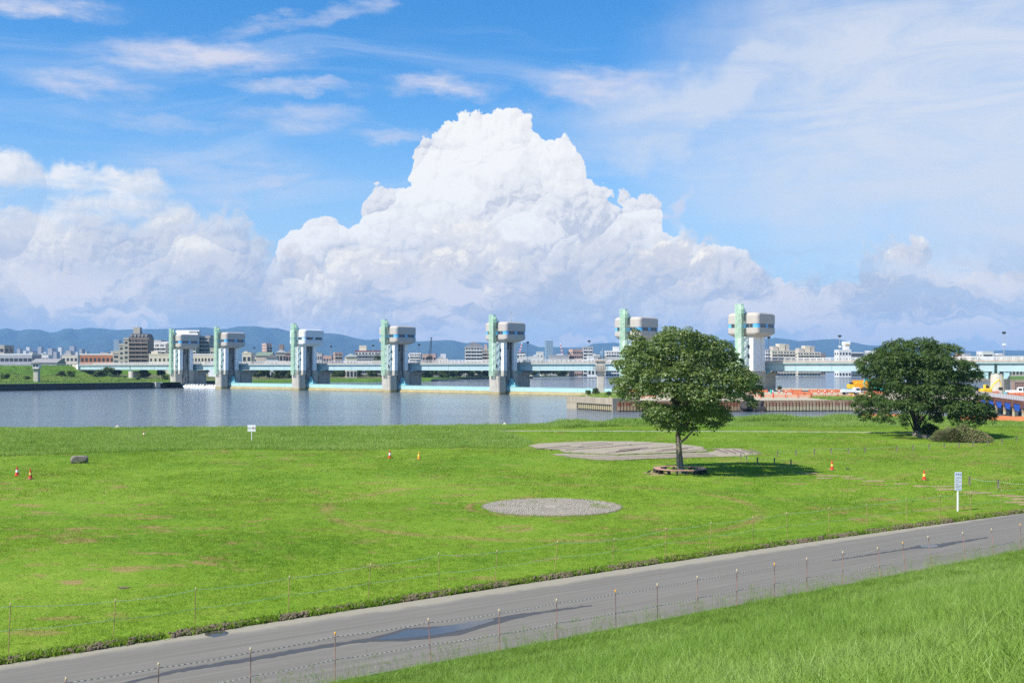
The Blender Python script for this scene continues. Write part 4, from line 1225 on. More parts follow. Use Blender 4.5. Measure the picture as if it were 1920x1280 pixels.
# ---- rocks
def make_rock(r, seed, sq=(1, 1, 1), sub=3):
    bm = bmesh.new(); bmesh.ops.create_icosphere(bm, subdivisions=sub, radius=1.0)
    off = Vector((seed * 3.1, seed * 1.7, seed * 0.9))
    for v in bm.verts:
        p = v.co.copy()
        n = mnoise.noise(p * 1.1 + off) * 0.42 + mnoise.noise(p * 2.6 + off) * 0.16 + mnoise.noise(p * 6 + off) * 0.06
        q = p * (1 + n)
        for ax in range(3):                       # broken faces
            lim = 0.78 + 0.12 * math.sin(seed * 7 + ax)
            q[ax] = max(-lim, min(lim, q[ax]))
        v.co = Vector((q.x * sq[0], q.y * sq[1], q.z * sq[2])) * r
    me = bpy.data.meshes.new('rock'); bm.to_mesh(me); bm.free()
    return me
ROCKS = [(1404, 746, 1.25, (1.0, .8, .75), 'rounded dark rock on top of the rock heap by the piles'), (1399, 760, 1.5, (1.25, .9, .8), 'broad flat dark rock low in the rock heap by the piles'),
         (1426, 757, 1.0, (.75, .8, 1.05), 'upright dark rock at the right of the rock heap by the piles'), (1424, 766, 1.3, (1.3, .9, .6), 'long low dark rock at the right foot of the rock heap'),
         (1412, 768, 0.9, (1.2, .8, .6), 'small wet rock at the waterline of the rock heap'), (1393, 769, 1.0, (1.3, .8, .5), 'pale-footed rock at the left waterline of the rock heap')]
for i, (px, py, r, sq, lab) in enumerate(ROCKS):
    me = make_rock(r, 10 + i, sq, 3); me.materials.append(M['rock_dark'])
    Y = 246.6 - 0.5 * (py > 755)
    link('rock', me, loc=(wx(px, Y), Y, wz(py, Y)), rz=i * 1.1, label=lab, cat='rock', group='dark rocks heaped by the sheet piles')

# ---- orange barrier panels
def make_barrier(w, h, net, post):
    t = thing('barrier_panel', '', 'barrier')
    MB().box(0.06, w - 0.06, -0.015, 0.015, 0.22, 0.22 + h).build('mesh_sheet', net, t)
    for x in (0.0, w): MB().box(x - 0.06, x + 0.06, -0.06, 0.06, 0, 0.42 + h).build('post', post, t)
    return t
SITE_Z = 2.5
bA = make_barrier(3.0, 0.62, M['pale_orange_net'], M['red'])
bB = make_barrier(3.0, 0.78, M['orange_net'], M['red'])
ORD = ['first', 'second', 'third', 'fourth', 'fifth', 'sixth', 'seventh', 'eighth', 'ninth', 'tenth', 'eleventh', 'twelfth', 'thirteenth', 'fourteenth']
def place_barriers(proto, lst, Y, lab, group, first=[True]):
    for i, px in enumerate(lst):
        o = proto if proto.get('used') is None else dup(proto)
        proto['used'] = 1
        o.location = (wx(px, Y), Y + 0.3 * math.sin(px), SITE_Z); o.rotation_euler.z = random.uniform(-0.04, 0.04)
        tag(o, lab % ORD[i] if '%s' in lab else lab, 'barrier', group)
place_barriers(bA, [1182, 1205, 1403, 1427, 1450, 1473, 1498, 1522, 1548, 1572, 1597, 1620], 268.5, 'faded orange barrier panel, %s from the left in the nearer row on the spit', 'nearer row of orange barriers')
place_barriers(bB, [1178, 1200, 1222, 1400, 1420, 1468, 1484, 1517, 1533, 1550, 1567], 322, 'deep orange barrier panel, %s from the left in the farther row on the spit', 'farther row of orange barriers')
place_barriers(bB, [1486, 1503], 292, 'taller orange barrier panel between the two rows, %s from the left', 'pair of barriers between the rows')
place_barriers(bB, [1620, 1640, 1838, 1851], 300, 'orange barrier panel near the machines, %s from the left', 'orange barriers by the machines')
place_barriers(bB, [1889, 1903, 1916], 284, 'bright orange barrier panel right of the round bridge pier, %s from the left', 'orange barriers by the bridge pier')
for o in (bA, bB): del o['used']
for o in bpy.data.objects:
    if 'used' in o.keys(): del o['used']

# ---- cones
def make_cone(body, band, h=0.72, base=None):
    t = thing('traffic_cone', '', 'traffic cone')
    MB().box(-0.2, 0.2, -0.2, 0.2, 0, 0.045).build('cone_base', base or body, t)
    MB().rings(0, 0, [(0.046, 0.145), (h * 0.45, 0.10), (h * 0.46, 0.10), (h, 0.035), (h + 0.01, 0.02)], 14).build('cone_body', body, t, smooth=False)
    MB().rings(0, 0, [(h * 0.40, 0.115), (h * 0.66, 0.082)], 14).build('cone_sleeve', band, t)
    return t
cone_site = make_cone(M['red'], M['white'], 0.9)
CS = [(1449, 738), (1461, 737), (1474, 737), (1484, 736), (1522, 739), (1535, 738), (1547, 737), (1560, 738), (1411, 738)]
for i, (px, py) in enumerate(CS):
    o = cone_site if i == 0 else dup(cone_site)
    p = gp(px, py, SITE_Z); o.location = p; o.scale = (1.5, 1.5, 1.5)
    tag(o, 'small red and white cone among the barriers on the spit, %s from the left' % ORD[sorted(CS).index((px, py))], 'traffic cone', 'cones on the construction ground')

# ---- machines
wheel_me = {}
def wheel(parent, x, y, r, w=0.3):
    key = (r, w)
    if key not in wheel_me:
        b = MB(); b.loft([[(r * math.cos(a), yy, r * math.sin(a)) for a in np.linspace(0, 2 * math.pi, 15)[:-1]] for yy in (-w / 2, w / 2)])
        me = b.mesh('tyre'); me.materials.append(M['black'])
        c = MB(); c.loft([[(r * 0.5 * math.cos(a), yy, r * 0.5 * math.sin(a)) for a in np.linspace(0, 2 * math.pi, 11)[:-1]] for yy in (-w / 2 - 0.02, w / 2 + 0.02)])
        mr = c.mesh('rim'); mr.materials.append(M['grey_steel'])
        wheel_me[key] = (me, mr)
    me, mr = wheel_me[key]
    o = link('wheel', me, parent, loc=(x, y, r)); link('rim', mr, o)
def truck(label, loc, rz, cabm, bedm, load=None, tall=0.0):
    t = thing('truck', label, 'truck', loc, rz)
    b = MB(); b.box(-2.4, 2.4, -0.45, 0.45, 0.45, 0.75); b.build('chassis', M['dark_steel'], t)
    c = MB(); c.yprism([(0.95, 0.55), (2.55, 0.55), (2.55, 1.15), (2.3, 1.95), (2.2, 2.05), (0.95, 2.05)], -0.85, 0.85); o = c.build('cab', cabm, t); bevel(o, 0.05, 2)
    MB().yprism([(1.25, 1.25), (2.36, 1.25), (2.2, 1.85), (1.25, 1.85)], -0.87, 0.87).build('side_window', M['glass'], o)
    MB().add([(2.56, -0.75, 1.2), (2.56, 0.75, 1.2), (2.33, 0.75, 1.92), (2.33, -0.75, 1.92)], [(0, 1, 2, 3)]).build('windscreen', M['glass'], o)
    d = MB(); d.box(-2.6, 0.85, -0.95, 0.95, 0.78, 0.9); d.box(-2.6, 0.85, -0.95, -0.9, 0.9, 1.3); d.box(-2.6, 0.85, 0.9, 0.95, 0.9, 1.3); d.box(-2.6, -2.55, -0.9, 0.9, 0.9, 1.3)
    d.box(0.8, 0.88, -0.9, 0.9, 0.9, 1.9)
    o = d.build('cargo_bed', bedm, t)
    if load: MB().loft([rrect(1.55, -0.85, 0.85, 0.3, z) for z in (0.95, 1.45)] + [rrect(1.2, -0.6, 0.6, 0.3, 1.6)]).build('covered_load', load, o).location.x = -0.9
    for x in (-1.6, 1.65):
        for y in (-0.78, 0.78): wheel(t, x, y, 0.40)
    return t
truck('small white flatbed truck with a pale blue load on the spit', (wx(1595, 301), 301, SITE_Z), 0.06, M['white'], M['white'], M['turq'])
tk = truck('white truck facing the river at the right edge by the round pier', (wx(1907, 288), 288, SITE_Z), -1.2, M['white'], M['white'], None)
tk.scale = (1.15, 1.15, 1.15)
def digger(label, loc, rz, paint, boom_up=0.5, sc=1.0):
    t = thing('excavator', label, 'excavator', loc, rz); t.scale = (sc, sc, sc)
    for y in (-0.95, 0.95):
        b = MB(); b.yprism([(-1.6, 0.15), (-1.3, 0), (1.3, 0), (1.6, 0.15), (1.75, 0.4), (1.5, 0.75), (-1.5, 0.75), (-1.75, 0.4)], y - 0.25, y + 0.25); b.build('track', M['black'], t)
    b = MB(); b.loft([rrect(1.5, -1.15, 1.15, 0.3, z) for z in (0.95, 1.75)] + [rrect(1.35, -1.0, 1.0, 0.3, 1.9)]); b.cyl(0, 0, 0.7, 0.95, 0.6, 0.6, 12)
    o = b.build('upper_body', paint, t)
    c = MB(); c.yprism([(0.2, 1.76), (1.5, 1.76), (1.5, 2.2), (1.25, 2.95), (0.2, 2.95)], 0.15, 1.1); cb = c.build('cab', paint, t)
    MB().yprism([(0.35, 2.0), (1.42, 2.05), (1.15, 2.85), (0.35, 2.85)], 0.13, 1.12).build('cab_window', M['glass'], cb)
    p = [Vector((1.1, -0.4, 1.5)), Vector((2.4, -0.4, 3.2)), Vector((3.8, -0.4, 3.9 * boom_up + 1.4))]
    MB().tube(p, [0.26, 0.30, 0.18], 4).build('boom', paint, t)
    q = [p[2], p[2] + Vector((0.5, 0, -1.0)), p[2] + Vector((0.3, 0, -2.0))]
    ar = MB().tube(q, [0.2, 0.18, 0.12], 4).build('dipper_arm', paint, t)
    bk = MB(); bk.yprism([(0, 0), (0.55, -0.15), (0.6, -0.7), (0.1, -0.85), (-0.3, -0.4)], -0.45, 0.45); k = bk.build('bucket', M['dark_steel'], t); k.location = (q[2].x, -0.4, q[2].z)
    return t
digger('yellow excavator with raised boom, left of the round bridge pier', (wx(1847, 291), 291, SITE_Z), 0.15, M['yellow'], 0.75, 1.0)
digger('teal excavator beside the orange crane, partly behind leaves', (wx(1650, 316), 316, SITE_Z), 2.6, M['teal'], 0.6, 1.1)
# mobile crane
cr = thing('mobile_crane', 'orange and yellow mobile crane parked behind the white flatbed truck', 'crane', (wx(1620, 322), 322, SITE_Z), 0.0)
cr.scale = (1.2, 1.2, 1.2)
b = MB(); b.box(-4.2, 4.4, -1.2, 1.2, 0.6, 1.15); b.build('carrier', M['dark_steel'], cr)
for x in (-3.0, -1.6, 1.8, 3.2):
    for y in (-1.05, 1.05): wheel(cr, x, y, 0.58, 0.4)
b = MB(); b.loft([rrect(1.9, -1.15, 1.15, 0.25, z) for z in (1.152, 2.5)] + [rrect(1.5, -1.0, 1.0, 0.25, 2.75)]); b.build('slewing_body', M['amber'], cr).location.x = -0.6
b = MB(); b.yprism([(-2.8, 2.3), (4.8, 2.75), (4.8, 3.25), (-2.8, 3.15)], -0.4, 0.4); b.build('telescopic_boom', M['amber'], cr)
b = MB(); b.box(-3.9, -2.55, -1.2, 1.2, 1.152, 2.2); b.build('counterweight', M['yellow'], cr)
b = MB(); b.box(-3.5, -2.9, -0.5, 0.5, 2.202, 2.7); b.build('winch', M['dark_steel'], cr)
b = MB(); b.yprism([(0.9, 1.152), (2.4, 1.152), (2.4, 1.8), (2.1, 2.6), (0.9, 2.6)], -1.15, -0.45); c = b.build('cab', M['white'], cr)
MB().yprism([(1.05, 1.6), (2.3, 1.75), (2.0, 2.45), (1.05, 2.45)], -1.17, -0.43).build('cab_window', M['glass'], c)
# small yellow skip before it, green and brown boxes
def skip(name, label, px, Y, w, d, h, mat, z=SITE_Z):
    t = thing(name, label, 'container', (wx(px, Y), Y, z), 0.05)
    MB().loft([[(-w / 2, -d / 2, 0), (w / 2, -d / 2, 0), (w / 2, d / 2, 0), (-w / 2, d / 2, 0)], [(-w / 2 - .06, -d / 2 - .06, h), (w / 2 + .06, -d / 2 - .06, h), (w / 2 + .06, d / 2 + .06, h), (-w / 2 - .06, d / 2 + .06, h)]]).build('container_body', mat, t)
    r = MB()
    for x in np.linspace(-w / 2, w / 2, 5): r.box(x - 0.05, x + 0.05, -d / 2 - 0.13, -d / 2 - 0.061, 0.05, h)
    r.box(-w / 2 - .12, w / 2 + .12, -d / 2 - .14, -d / 2 - .062, h - 0.12, h + .02)
    r.build('container_rib', mat, t)
skip('skip_container', 'yellow skip standing just behind the white flatbed truck', 1603, 309, 2.6, 1.6, 1.35, M['yellow'])
skip('skip_container', 'dark green container between the round pier and the white truck', 1891, 290, 1.9, 1.5, 1.1, M['turq_dark'])
skip('site_hut', 'brown site hut standing behind the white truck at the right edge', 1908, 294, 2.6, 2.0, 3.6, plain('brown_boards', (0.27, 0.19, 0.16), 0.8))
skip('waste_bin', 'small green bin among the far barriers left of the cones', 1447, 318, 0.7, 0.7, 1.1, M['teal'])

# ---- rust and blue temporary jetty at right
J0, J1 = Vector((113.5, 259, 0)), Vector((95, 184, 0))
jd = (J1 - J0).normalized(); jl = (J1 - J0).length
jt = thing('temporary_jetty', 'rusty steel jetty with blue side sheets at the right edge', 'jetty', J0, math.atan2(jd.y, jd.x))
MB().box(0, jl, -2.5, 3.0, 3.35, 3.5).build('deck', M['conc_light'], jt)
for y in (-2.55, 3.0): MB().box(0, jl, y - 0.15, y + 0.15, 2.85, 3.55).build('edge_beam', M['rust'], jt)
rl = MB().box(-0.05, 0.05, -0.05, 0.05, 0, 1.05).mesh('rail_post'); rl.materials.append(M['rust'])
for i in range(int(jl / 1.6)):
    link('rail_post', rl, jt, loc=(0.6 + i * 1.6, -2.55, 3.552))
for i in range(int(jl / 1.6)):
    MB().box(0.6 + i * 1.6 + 0.06, 0.6 + i * 1.6 + 1.54, -2.57, -2.54, 3.62, 4.5).build('rail_sheet', M['rail'], jt)
for i in range(int(jl / 9)):
    x = 7 + i * 9
    MB().box(x - 1.4, x + 1.4, -2.7, -2.3, 2.15, 2.848).build('corbel', M['rust'], jt)
    for y in (-2.3, 2.4): MB().cyl(x, y, -2, 2.846, 0.32, 0.32, 10).build('jetty_pile', M['pile_tan'], jt)
    MB().yprism([(x + 1.6, 2.84), (x + 7.4, 2.84), (x + 7.4, 2.3), (x + 6.6, 1.5), (x + 2.6, 1.5), (x + 1.6, 2.3)], -2.62, -2.52).build('side_sheet', M['navy'], jt)
MB().box(-1.5, 3.5, -2.9, 3.4, -2, 3.34).build('jetty_head', M['conc'], jt)

# ---- orange net strips along the near bank at right
def bank_net(label, x0, x1, y0, y1, mat, h=0.55):
    a = gp(x0, y0, LAWN); c = gp(x1, y1, LAWN)
    t = thing('safety_net', label, 'net fence', a, math.atan2(c.y - a.y, c.x - a.x))
    L_ = (c - a).length
    n = max(2, int(L_ / 1.8)); r = np.random.default_rng(int(x0))
    xs = np.linspace(0, L_, n + 1); top = 0.25 + h + r.uniform(-0.14, 0.12, n + 1)
    b = MB()
    for i in range(n):
        b.add([(xs[i], 0.06 * (i % 2), 0.15), (xs[i + 1], 0.06 * ((i + 1) % 2), 0.15), (xs[i + 1], 0.06 * ((i + 1) % 2), top[i + 1]), (xs[i], 0.06 * (i % 2), top[i])], [(0, 1, 2, 3)])
    b.build('net', mat, t)
    for i in range(n + 1): MB().box(xs[i] - 0.03, xs[i] + 0.03, 0.07, 0.12, 0, top[i] + 0.12).build('net_post', M['red'], t)
bank_net('orange safety net on the near bank left of the fern-leaved tree trunk', 1618, 1690, 785.5, 786.5, M['orange_net'])
bank_net('orange safety net along the near bank right of the shrub', 1800, 1935, 789, 792, M['orange_net'], 0.7)

# ================================================================== the city beyond
CITY_Z = 2.4
M['b_beige'] = plain('beige_render', (0.46, 0.41, 0.35), 0.8, 0.06, 0.15, 0.12)
M['b_brown'] = plain('brown_tile', (0.27, 0.21, 0.185), 0.8, 0.08, 0.2)
M['b_brick'] = plain('orange_brown_brick', (0.42, 0.17, 0.085), 0.8, 0.08, 0.2)
M['b_pink'] = plain('pinkish_tile', (0.50, 0.34, 0.28), 0.8, 0.06, 0.2)
M['b_white'] = plain('white_render', (0.66, 0.65, 0.62), 0.75, 0.05, 0.15, 0.12)
M['b_grey'] = plain('grey_render', (0.36, 0.36, 0.37), 0.8, 0.06, 0.15, 0.12)
M['b_cream'] = plain('cream_render', (0.60, 0.54, 0.42), 0.8, 0.05, 0.15, 0.12)
M['b_dark'] = plain('dark_cladding', (0.075, 0.072, 0.08), 0.6, 0.1, 0.3)
M['r_maroon'] = plain('maroon_roof', (0.22, 0.05, 0.05), 0.7, 0.08, 0.3)
M['r_green'] = plain('green_roof', (0.16, 0.22, 0.16), 0.7, 0.08, 0.3)
M['r_grey'] = plain('grey_roof', (0.27, 0.26, 0.26), 0.7, 0.1, 0.3)
M['t_glass'] = plain('pale_blue_glass_wall', (0.28, 0.37, 0.44), 0.25, 0.05, 0.05)
M['t_glass_d'] = plain('grey_blue_glass_wall', (0.20, 0.26, 0.31), 0.25, 0.05, 0.05)

win_cache = {}
def win_mesh(w, h, mat):
    k = (round(w, 1), round(h, 1), mat.name)
    if k not in win_cache:
        b = MB(); b.box(-w / 2, w / 2, -0.08, 0.05, -h / 2, h / 2)
        me = b.mesh('window'); me.materials.append(mat); win_cache[k] = me
    return win_cache[k]
def building(name, label, x0, x1, ytop, Y, floors, bays, wall, depth=14.0, rz=0.0, balcony=None, roofbox=None, glass='glass', cat='building', z=CITY_Z, split=None,
             parapet=None, ww=0.62, wh=0.5, group=None, gable=None, side_bays=2, base_floor=0):
    W_ = (x1 - x0) * Y / F
    H_ = wz(ytop, Y) - z
    wf = max(2.0, (W_ - depth * abs(math.sin(rz))) / math.cos(rz))
    cx_ = wx((x0 + x1) / 2, Y)
    t = thing(name, label, cat, (cx_, Y + depth / 2, z), rz, group)
    hw_, hd = wf / 2, depth / 2
    wall = M[wall]
    b = MB(); b.box(-hw_, hw_, -hd, hd, 0, H_); wl = b.build('wall', wall, t)
    p = MB()
    ph = 0.5
    p.box(-hw_ - .12, hw_ + .12, -hd - .12, -hd + .3, H_ - ph, H_ + .35); p.box(-hw_ - .12, hw_ + .12, hd - .3, hd + .12, H_ - ph, H_ + .35)
    p.box(-hw_ - .119, -hw_ + .3, -hd + .3, hd - .3, H_ - ph, H_ + .35); p.box(hw_ - .3, hw_ + .119, -hd + .3, hd - .3, H_ - ph, H_ + .35)
    if gable is None: p.build('parapet', M[parapet] if parapet else wall, t)
    if gable:
        rf = MB(); rf.yprism([(-hw_ - .5, H_ - .3), (hw_ + .5, H_ - .3), (0, H_ + gable[1])] if gable[0] == 'x' else [(-hw_ - .5, H_ - .3), (hw_ + .5, H_ - .3), (hw_ + .5, H_), (-hw_ - .5, H_)], -hd - .4, hd + .4)
        if gable[0] == 'y':
            rf = MB(); rf.xprism([(-hd - .5, H_ - .3), (hd + .5, H_ - .3), (0, H_ + gable[1])], -hw_ - .4, hw_ + .4)
        rf.build('roof', M[gable[2]], t)
    if balcony: floors = max(floors, int(round(H_ / 2.8)))
    fh = H_ / (floors + 0.25)
    if bays:
        bw = wf / bays
        me = win_mesh(bw * ww, fh * wh, M[glass])
        for f in range(base_floor, floors):
            for k in range(bays):
                link('window', me, t, loc=(-hw_ + (k + .5) * bw, -hd - .02, (f + .55) * fh))
        if side_bays:
            sw = depth / side_bays
            ms = win_mesh(sw * 0.45, fh * wh * .9, M[glass])
            for f in range(base_floor, floors):
                for k in range(side_bays):
                    for sx_ in ((-1,) if rz > 0 else (1,) if rz < 0 else ((1,) if cx_ < 0 else (-1,))):
                        o = link('window', ms, t, loc=(sx_ * (hw_ + .02), -hd + (k + .5) * sw, (f + .55) * fh)); o.rotation_euler.z = math.pi / 2 * sx_
    if balcony:
        mb_ = MB(); mb_.box(-hw_ + .3, hw_ - .3, -hd - 1.3, -hd - .003, -0.09, 0.09); mb_.box(-hw_ + .3, hw_ - .3, -hd - 1.3, -hd - 1.18, 0.09, fh * 0.36)
        nb = max(2, bays // 2)
        for k in range(nb + 1):
            x = -hw_ + .3 + (wf - .75) * k / nb
            mb_.box(x, x + .15, -hd - 1.25, -hd - .004, .09, fh - .1)
        me = mb_.mesh('balcony'); me.materials.append(M[balcony])
        for f in range(max(1, base_floor), floors): link('balcony', me, t, loc=(0, 0, f * fh))
    for rb_ in (roofbox or []):
        (a, c, h_, mat) = rb_[:4]
        b = MB(); b.box(-hw_ + wf * a, -hw_ + wf * c, -hd * .6, hd * .6, H_ + .002, H_ + h_); b.build('roof_house', M[mat], t)
    return t
B = building
# -- left bank
B('office_building', 'long low grey building with a dark window strip at the left edge', -60, 60, 664, 690, 3, 14, 'b_grey', 14, 0, parapet='b_white', ww=.8, wh=.4)
B('office_building', 'tall beige block cut by the left edge of the picture', -30, 8, 648, 720, 5, 4, 'b_beige', 14)
B('warehouse', 'grey gabled warehouse behind the far lookout tower', 58, 106, 679, 660, 1, 3, 'b_grey', 14, 0, gable=('y', 2.2, 'r_grey'))
B('school_building', 'low orange brick building with a white roof band near the bridge end', 149, 221, 664, 715, 3, 9, 'b_brick', 16, 0.04, parapet='b_white', ww=.55, wh=.45, roofbox=[(.5, .68, 1.2, 'b_grey'), (.76, 1.0, 2.2, 'b_beige')])
B('glass_tower', 'pale glass high-rise left of the brown apartment block', 213, 223, 637, 1500, 14, 3, 't_glass', 10, 0, glass='glass_blue', ww=.5, wh=.3)
# brown stepped apartment block with dark mansard roof
ap = B('apartment_block', 'brown stepped apartment block with a dark mansard roof', 238, 278, 634, 705, 8, 7, 'b_brown', 15, 0.10, balcony='b_brown', ww=.7, wh=.55)
def addpart(t, name, mat, fn):
    b = MB(); fn(b); return b.build(name, mat, t)
s705 = 705 / F
def mans(b):
    w = 6.2; H_ = wz(634, 705) - CITY_Z
    b.loft([[(-w, -7.3, H_ + .36), (w, -7.3, H_ + .36), (w, 7.3, H_ + .36), (-w, 7.3, H_ + .36)], [(-w + .9, -6.3, H_ + 3.0), (w - .9, -6.3, H_ + 3.0), (w - .9, 6.3, H_ + 3.0), (-w + .9, 6.3, H_ + 3.0)]])
addpart(ap, 'mansard_roof', M['b_dark'], mans)
Hap = wz(634, 705) - CITY_Z
for k in range(5):
    x = -4.6 + k * 2.3
    addpart(ap, 'dormer', M['b_grey'], lambda b: b.box(x - .5, x + .5, -7.5, -6.4, Hap + .9, Hap + 2.3))
addpart(ap, 'stair_house', M['b_beige'], lambda b: (b.box(-4.6, -.4, -3, 3, Hap + 3.002, Hap + 7.4), b.box(-.4, .3, -1, 1, Hap + 3.002, Hap + 4.4)))
addpart(ap, 'roof_dish', M['white'], lambda b: b.cyl(-2.6, -2, Hap + 7.41, Hap + 8.8, 0.3, 0.5, 8))
for (w0, w1, fl, dp, yt) in ((-9.4, -6.2, 8, 14, 636), (-12.4, -9.41, 7, 13, 647), (-16.4, -12.41, 5, 12, 662)):
    hh = wz(yt, 705) - CITY_Z
    wg = addpart(ap, 'terrace_wing', M['b_beige'], lambda b: (b.box(w0, w1, -dp / 2 - 1.0, dp / 2 - 1, 0, hh), b.box(w0 - .1, w1, -dp / 2 - 1.2, -dp / 2 - .7, hh - .2, hh + 1.0)))
    for f in range(fl):
        zz = (f + .55) * hh / (fl + .25)
        MB().box(w0 + .7, w1 - .8, -dp / 2 - 1.06, -dp / 2 - .9, zz - .75, zz + .75).build('window', M['glass'], wg)
B('apartment_block', 'white apartment slab with brown wall strips behind the brown block', 275, 318, 643, 770, 8, 8, 'b_white', 14, -0.12, balcony='b_white', ww=.55, roofbox=[(0.05, .62, 2.2, 'b_grey'), (.64, 1.0, .9, 'b_white')])
B('apartment_block', 'beige apartment tower with a pale sloping roof behind the leftmost gate tower', 325, 368, 629, 760, 9, 7, 'b_beige', 14, 0.05, balcony='b_white', gable=('y', 4.0, 'b_white'), roofbox=[(.62, 1.0, 3.4, 'b_grey')])
B('apartment_block', 'grey apartment slab with dark brown strips, right of the leftmost gate tower', 370, 398, 631, 770, 9, 6, 'b_grey', 13, -0.1, balcony='b_grey', roofbox=[(.45, .9, 1.0, 'b_brown')])
B('low_building', 'cream low building at the foot of the brown apartment block', 279, 320, 664, 680, 3, 5, 'b_cream', 12, 0, ww=.4, wh=.35, roofbox=[(0.05, .35, 2.0, 'b_cream')])
sc_ = B('school_building', 'cream building with a small clock gable between the two leftmost gate towers', 358, 407, 664, 690, 3, 8, 'b_cream', 13, 0, ww=.5, wh=.4, parapet='b_white')
addpart(sc_, 'clock_gable', M['b_cream'], lambda b: b.yprism([(1.0, 5), (4.2, 5), (4.2, 10.6), (2.6, 12.4), (1.0, 10.6)], -7.2, -6.6))
o = addpart(sc_, 'clock_face', M['white'], lambda b: b.loft([[(2.6 + .65 * math.cos(a), y, 10.1 + .65 * math.sin(a)) for a in np.linspace(0, 2 * math.pi, 13)[:-1]] for y in (-7.3, -7.201)]))
B('low_building', 'small beige block right of the grey apartment slab', 394, 410, 653, 740, 4, 3, 'b_beige', 11)
def barrel(b):
    b.loft([[(-5 + 0, 0, 0)] * 1], False)
bh = thing('sports_hall', 'white barrel-roofed shed just left of the second gate tower', 'shed', (wx(399, 665), 672, CITY_Z))
bb = MB(); bb.yprism([(-3.3, 0), (3.3, 0), (3.3, 9.6)] + [(3.3 * math.cos(a), 9.6 + 2.2 * math.sin(a)) for a in np.linspace(0.2, math.pi - 0.2, 8)] + [(-3.3, 9.6)], -5, 5); bb.build('shell', M['white'], bh)
B('apartment_block', 'brick-faced apartment tower on the skyline left of the white-headed gate tower', 486, 509, 644, 980, 8, 4, 'b_pink', 13, 0.5, balcony='b_grey')
B('house', 'cream flat-roofed house right of the second gate tower', 454, 471, 662, 690, 3, 2, 'b_cream', 10, 0, roofbox=[(.1, .5, 1.2, 'b_cream')])
B('house', 'long hall with a green roof above the bridge rail', 480, 508, 666, 720, 1, 5, 'b_beige', 12, 0, gable=('y', 2.2, 'r_green'), wh=.3)
B('house', 'white house with a blue-grey gable roof by the green-roofed hall', 494, 521, 670, 680, 2, 3, 'b_white', 10, 0.2, gable=('x', 2.4, 'r_grey'))
wt_ = B('house', 'brown and beige house with a water tank tower on its roof', 513, 536, 660, 700, 3, 3, 'b_beige', 11, 0.15, gable=('x', 1.6, 'b_white'), roofbox=[(.28, .72, 5.0, 'b_brown')])
B('house', 'dark brown gabled house just left of the white-headed gate tower', 535, 553, 662, 700, 3, 3, 'b_brown', 11, 0, gable=('x', 2.0, 'r_grey'))
B('apartment_block', 'pink apartment block right of the white-headed gate tower', 621, 642, 661, 900, 5, 5, 'b_pink', 12, 0.25, balcony='b_beige')
B('low_building', 'small pink building with pylons behind, left of the pink block', 606, 622, 667, 1000, 3, 3, 'b_pink', 12)
B('house', 'cream house with a grey hip roof above the bridge rail', 643, 669, 668, 700, 2, 3, 'b_cream', 11, 0.2, gable=('x', 1.8, 'b_white'))
B('apartment_block', 'long apartment slab with a maroon roof edge left of the fourth gate tower', 664, 720, 658, 800, 4, 9, 'b_white', 13, 0.06, balcony='b_grey', parapet='r_maroon', roofbox=[(.13, .38, 4.2, 'b_cream')])
B('apartment_block', 'white apartment slab just right of the fourth gate tower', 768, 789, 662, 1000, 4, 5, 'b_white', 12, 0, balcony='b_white')
B('low_building', 'low pink building under the dark crane boom', 792, 817, 664, 1050, 3, 5, 'b_pink', 12)
ga = B('apartment_block', 'grey stepped-roof apartment block left of the mast tower', 870, 905, 650, 830, 7, 6, 'b_grey', 14, 0.06, balcony='b_white', ww=.6)
Hga = wz(650, 830) - CITY_Z
addpart(ga, 'stepped_roof', M['r_grey'], lambda b: b.yprism([(-6.4, Hga + .36), (6.6, Hga + .36), (5.6, Hga + 1.6), (2.6, Hga + 2.4), (1.0, Hga + 3.6), (-1.4, Hga + 3.6), (-3.4, Hga + 2.0)], -6, 6))
B('apartment_block', 'beige apartment block with a chimney, just left of the mast tower', 903, 925, 655, 900, 6, 5, 'b_beige', 13, 0, balcony='b_beige', roofbox=[(.22, .45, 4.2, 'b_pink')])
B('low_building', 'white and grey block right of the mast tower', 969, 985, 661, 950, 4, 3, 'b_white', 12, 0, parapet='b_dark')
B('low_building', 'long low white building right of the mast tower', 973, 1012, 669, 900, 2, 9, 'b_white', 12, 0, ww=.6, wh=.3)
B('apartment_block', 'narrow white stair block left of the glass tower', 1006, 1019, 660, 950, 4, 2, 'b_white', 10, 0, ww=.25, wh=.4)
gt = B('glass_tower', 'grey-blue glass high-rise with a wider dark cap, near the red cranes', 1022, 1037, 639, 2300, 16, 3, 't_glass', 22, 0.1, glass='glass_blue', ww=.5, wh=.3, parapet='t_glass_d')
B('factory', 'long grey factory roof left of the pink office block', 1030, 1070, 666, 1050, 2, 8, 'b_grey', 14, 0, roofbox=[(.35, .65, 1.2, 'b_white')])
B('office_building', 'pinkish office block with regular windows right of the glass tower', 1068, 1091, 655, 930, 6, 5, 'b_pink', 13, 0.2, ww=.62, wh=.42)
B('apartment_block', 'grey tower block left of the lookout on the spit', 1093, 1112, 650, 930, 7, 4, 'b_grey', 12, 0, balcony='b_white')
B('low_building', 'small white building at the foot of the grey tower block', 1102, 1122, 667, 900, 2, 3, 'b_white', 11)
B('apartment_block', 'white apartment slab behind the left edge of the bench tree', 1136, 1166, 658, 950, 5, 6, 'b_white', 13, 0, balcony='b_white', roofbox=[(.5, .85, 4.0, 'b_white')])
B('office_building', 'white block hidden mostly by the bench tree', 1225, 1262, 660, 1000, 5, 6, 'b_white', 13)
B('apartment_block', 'grey slab just right of the nearest gate tower', 1434, 1445, 655, 900, 6, 3, 'b_grey', 12, 0, balcony='b_white')
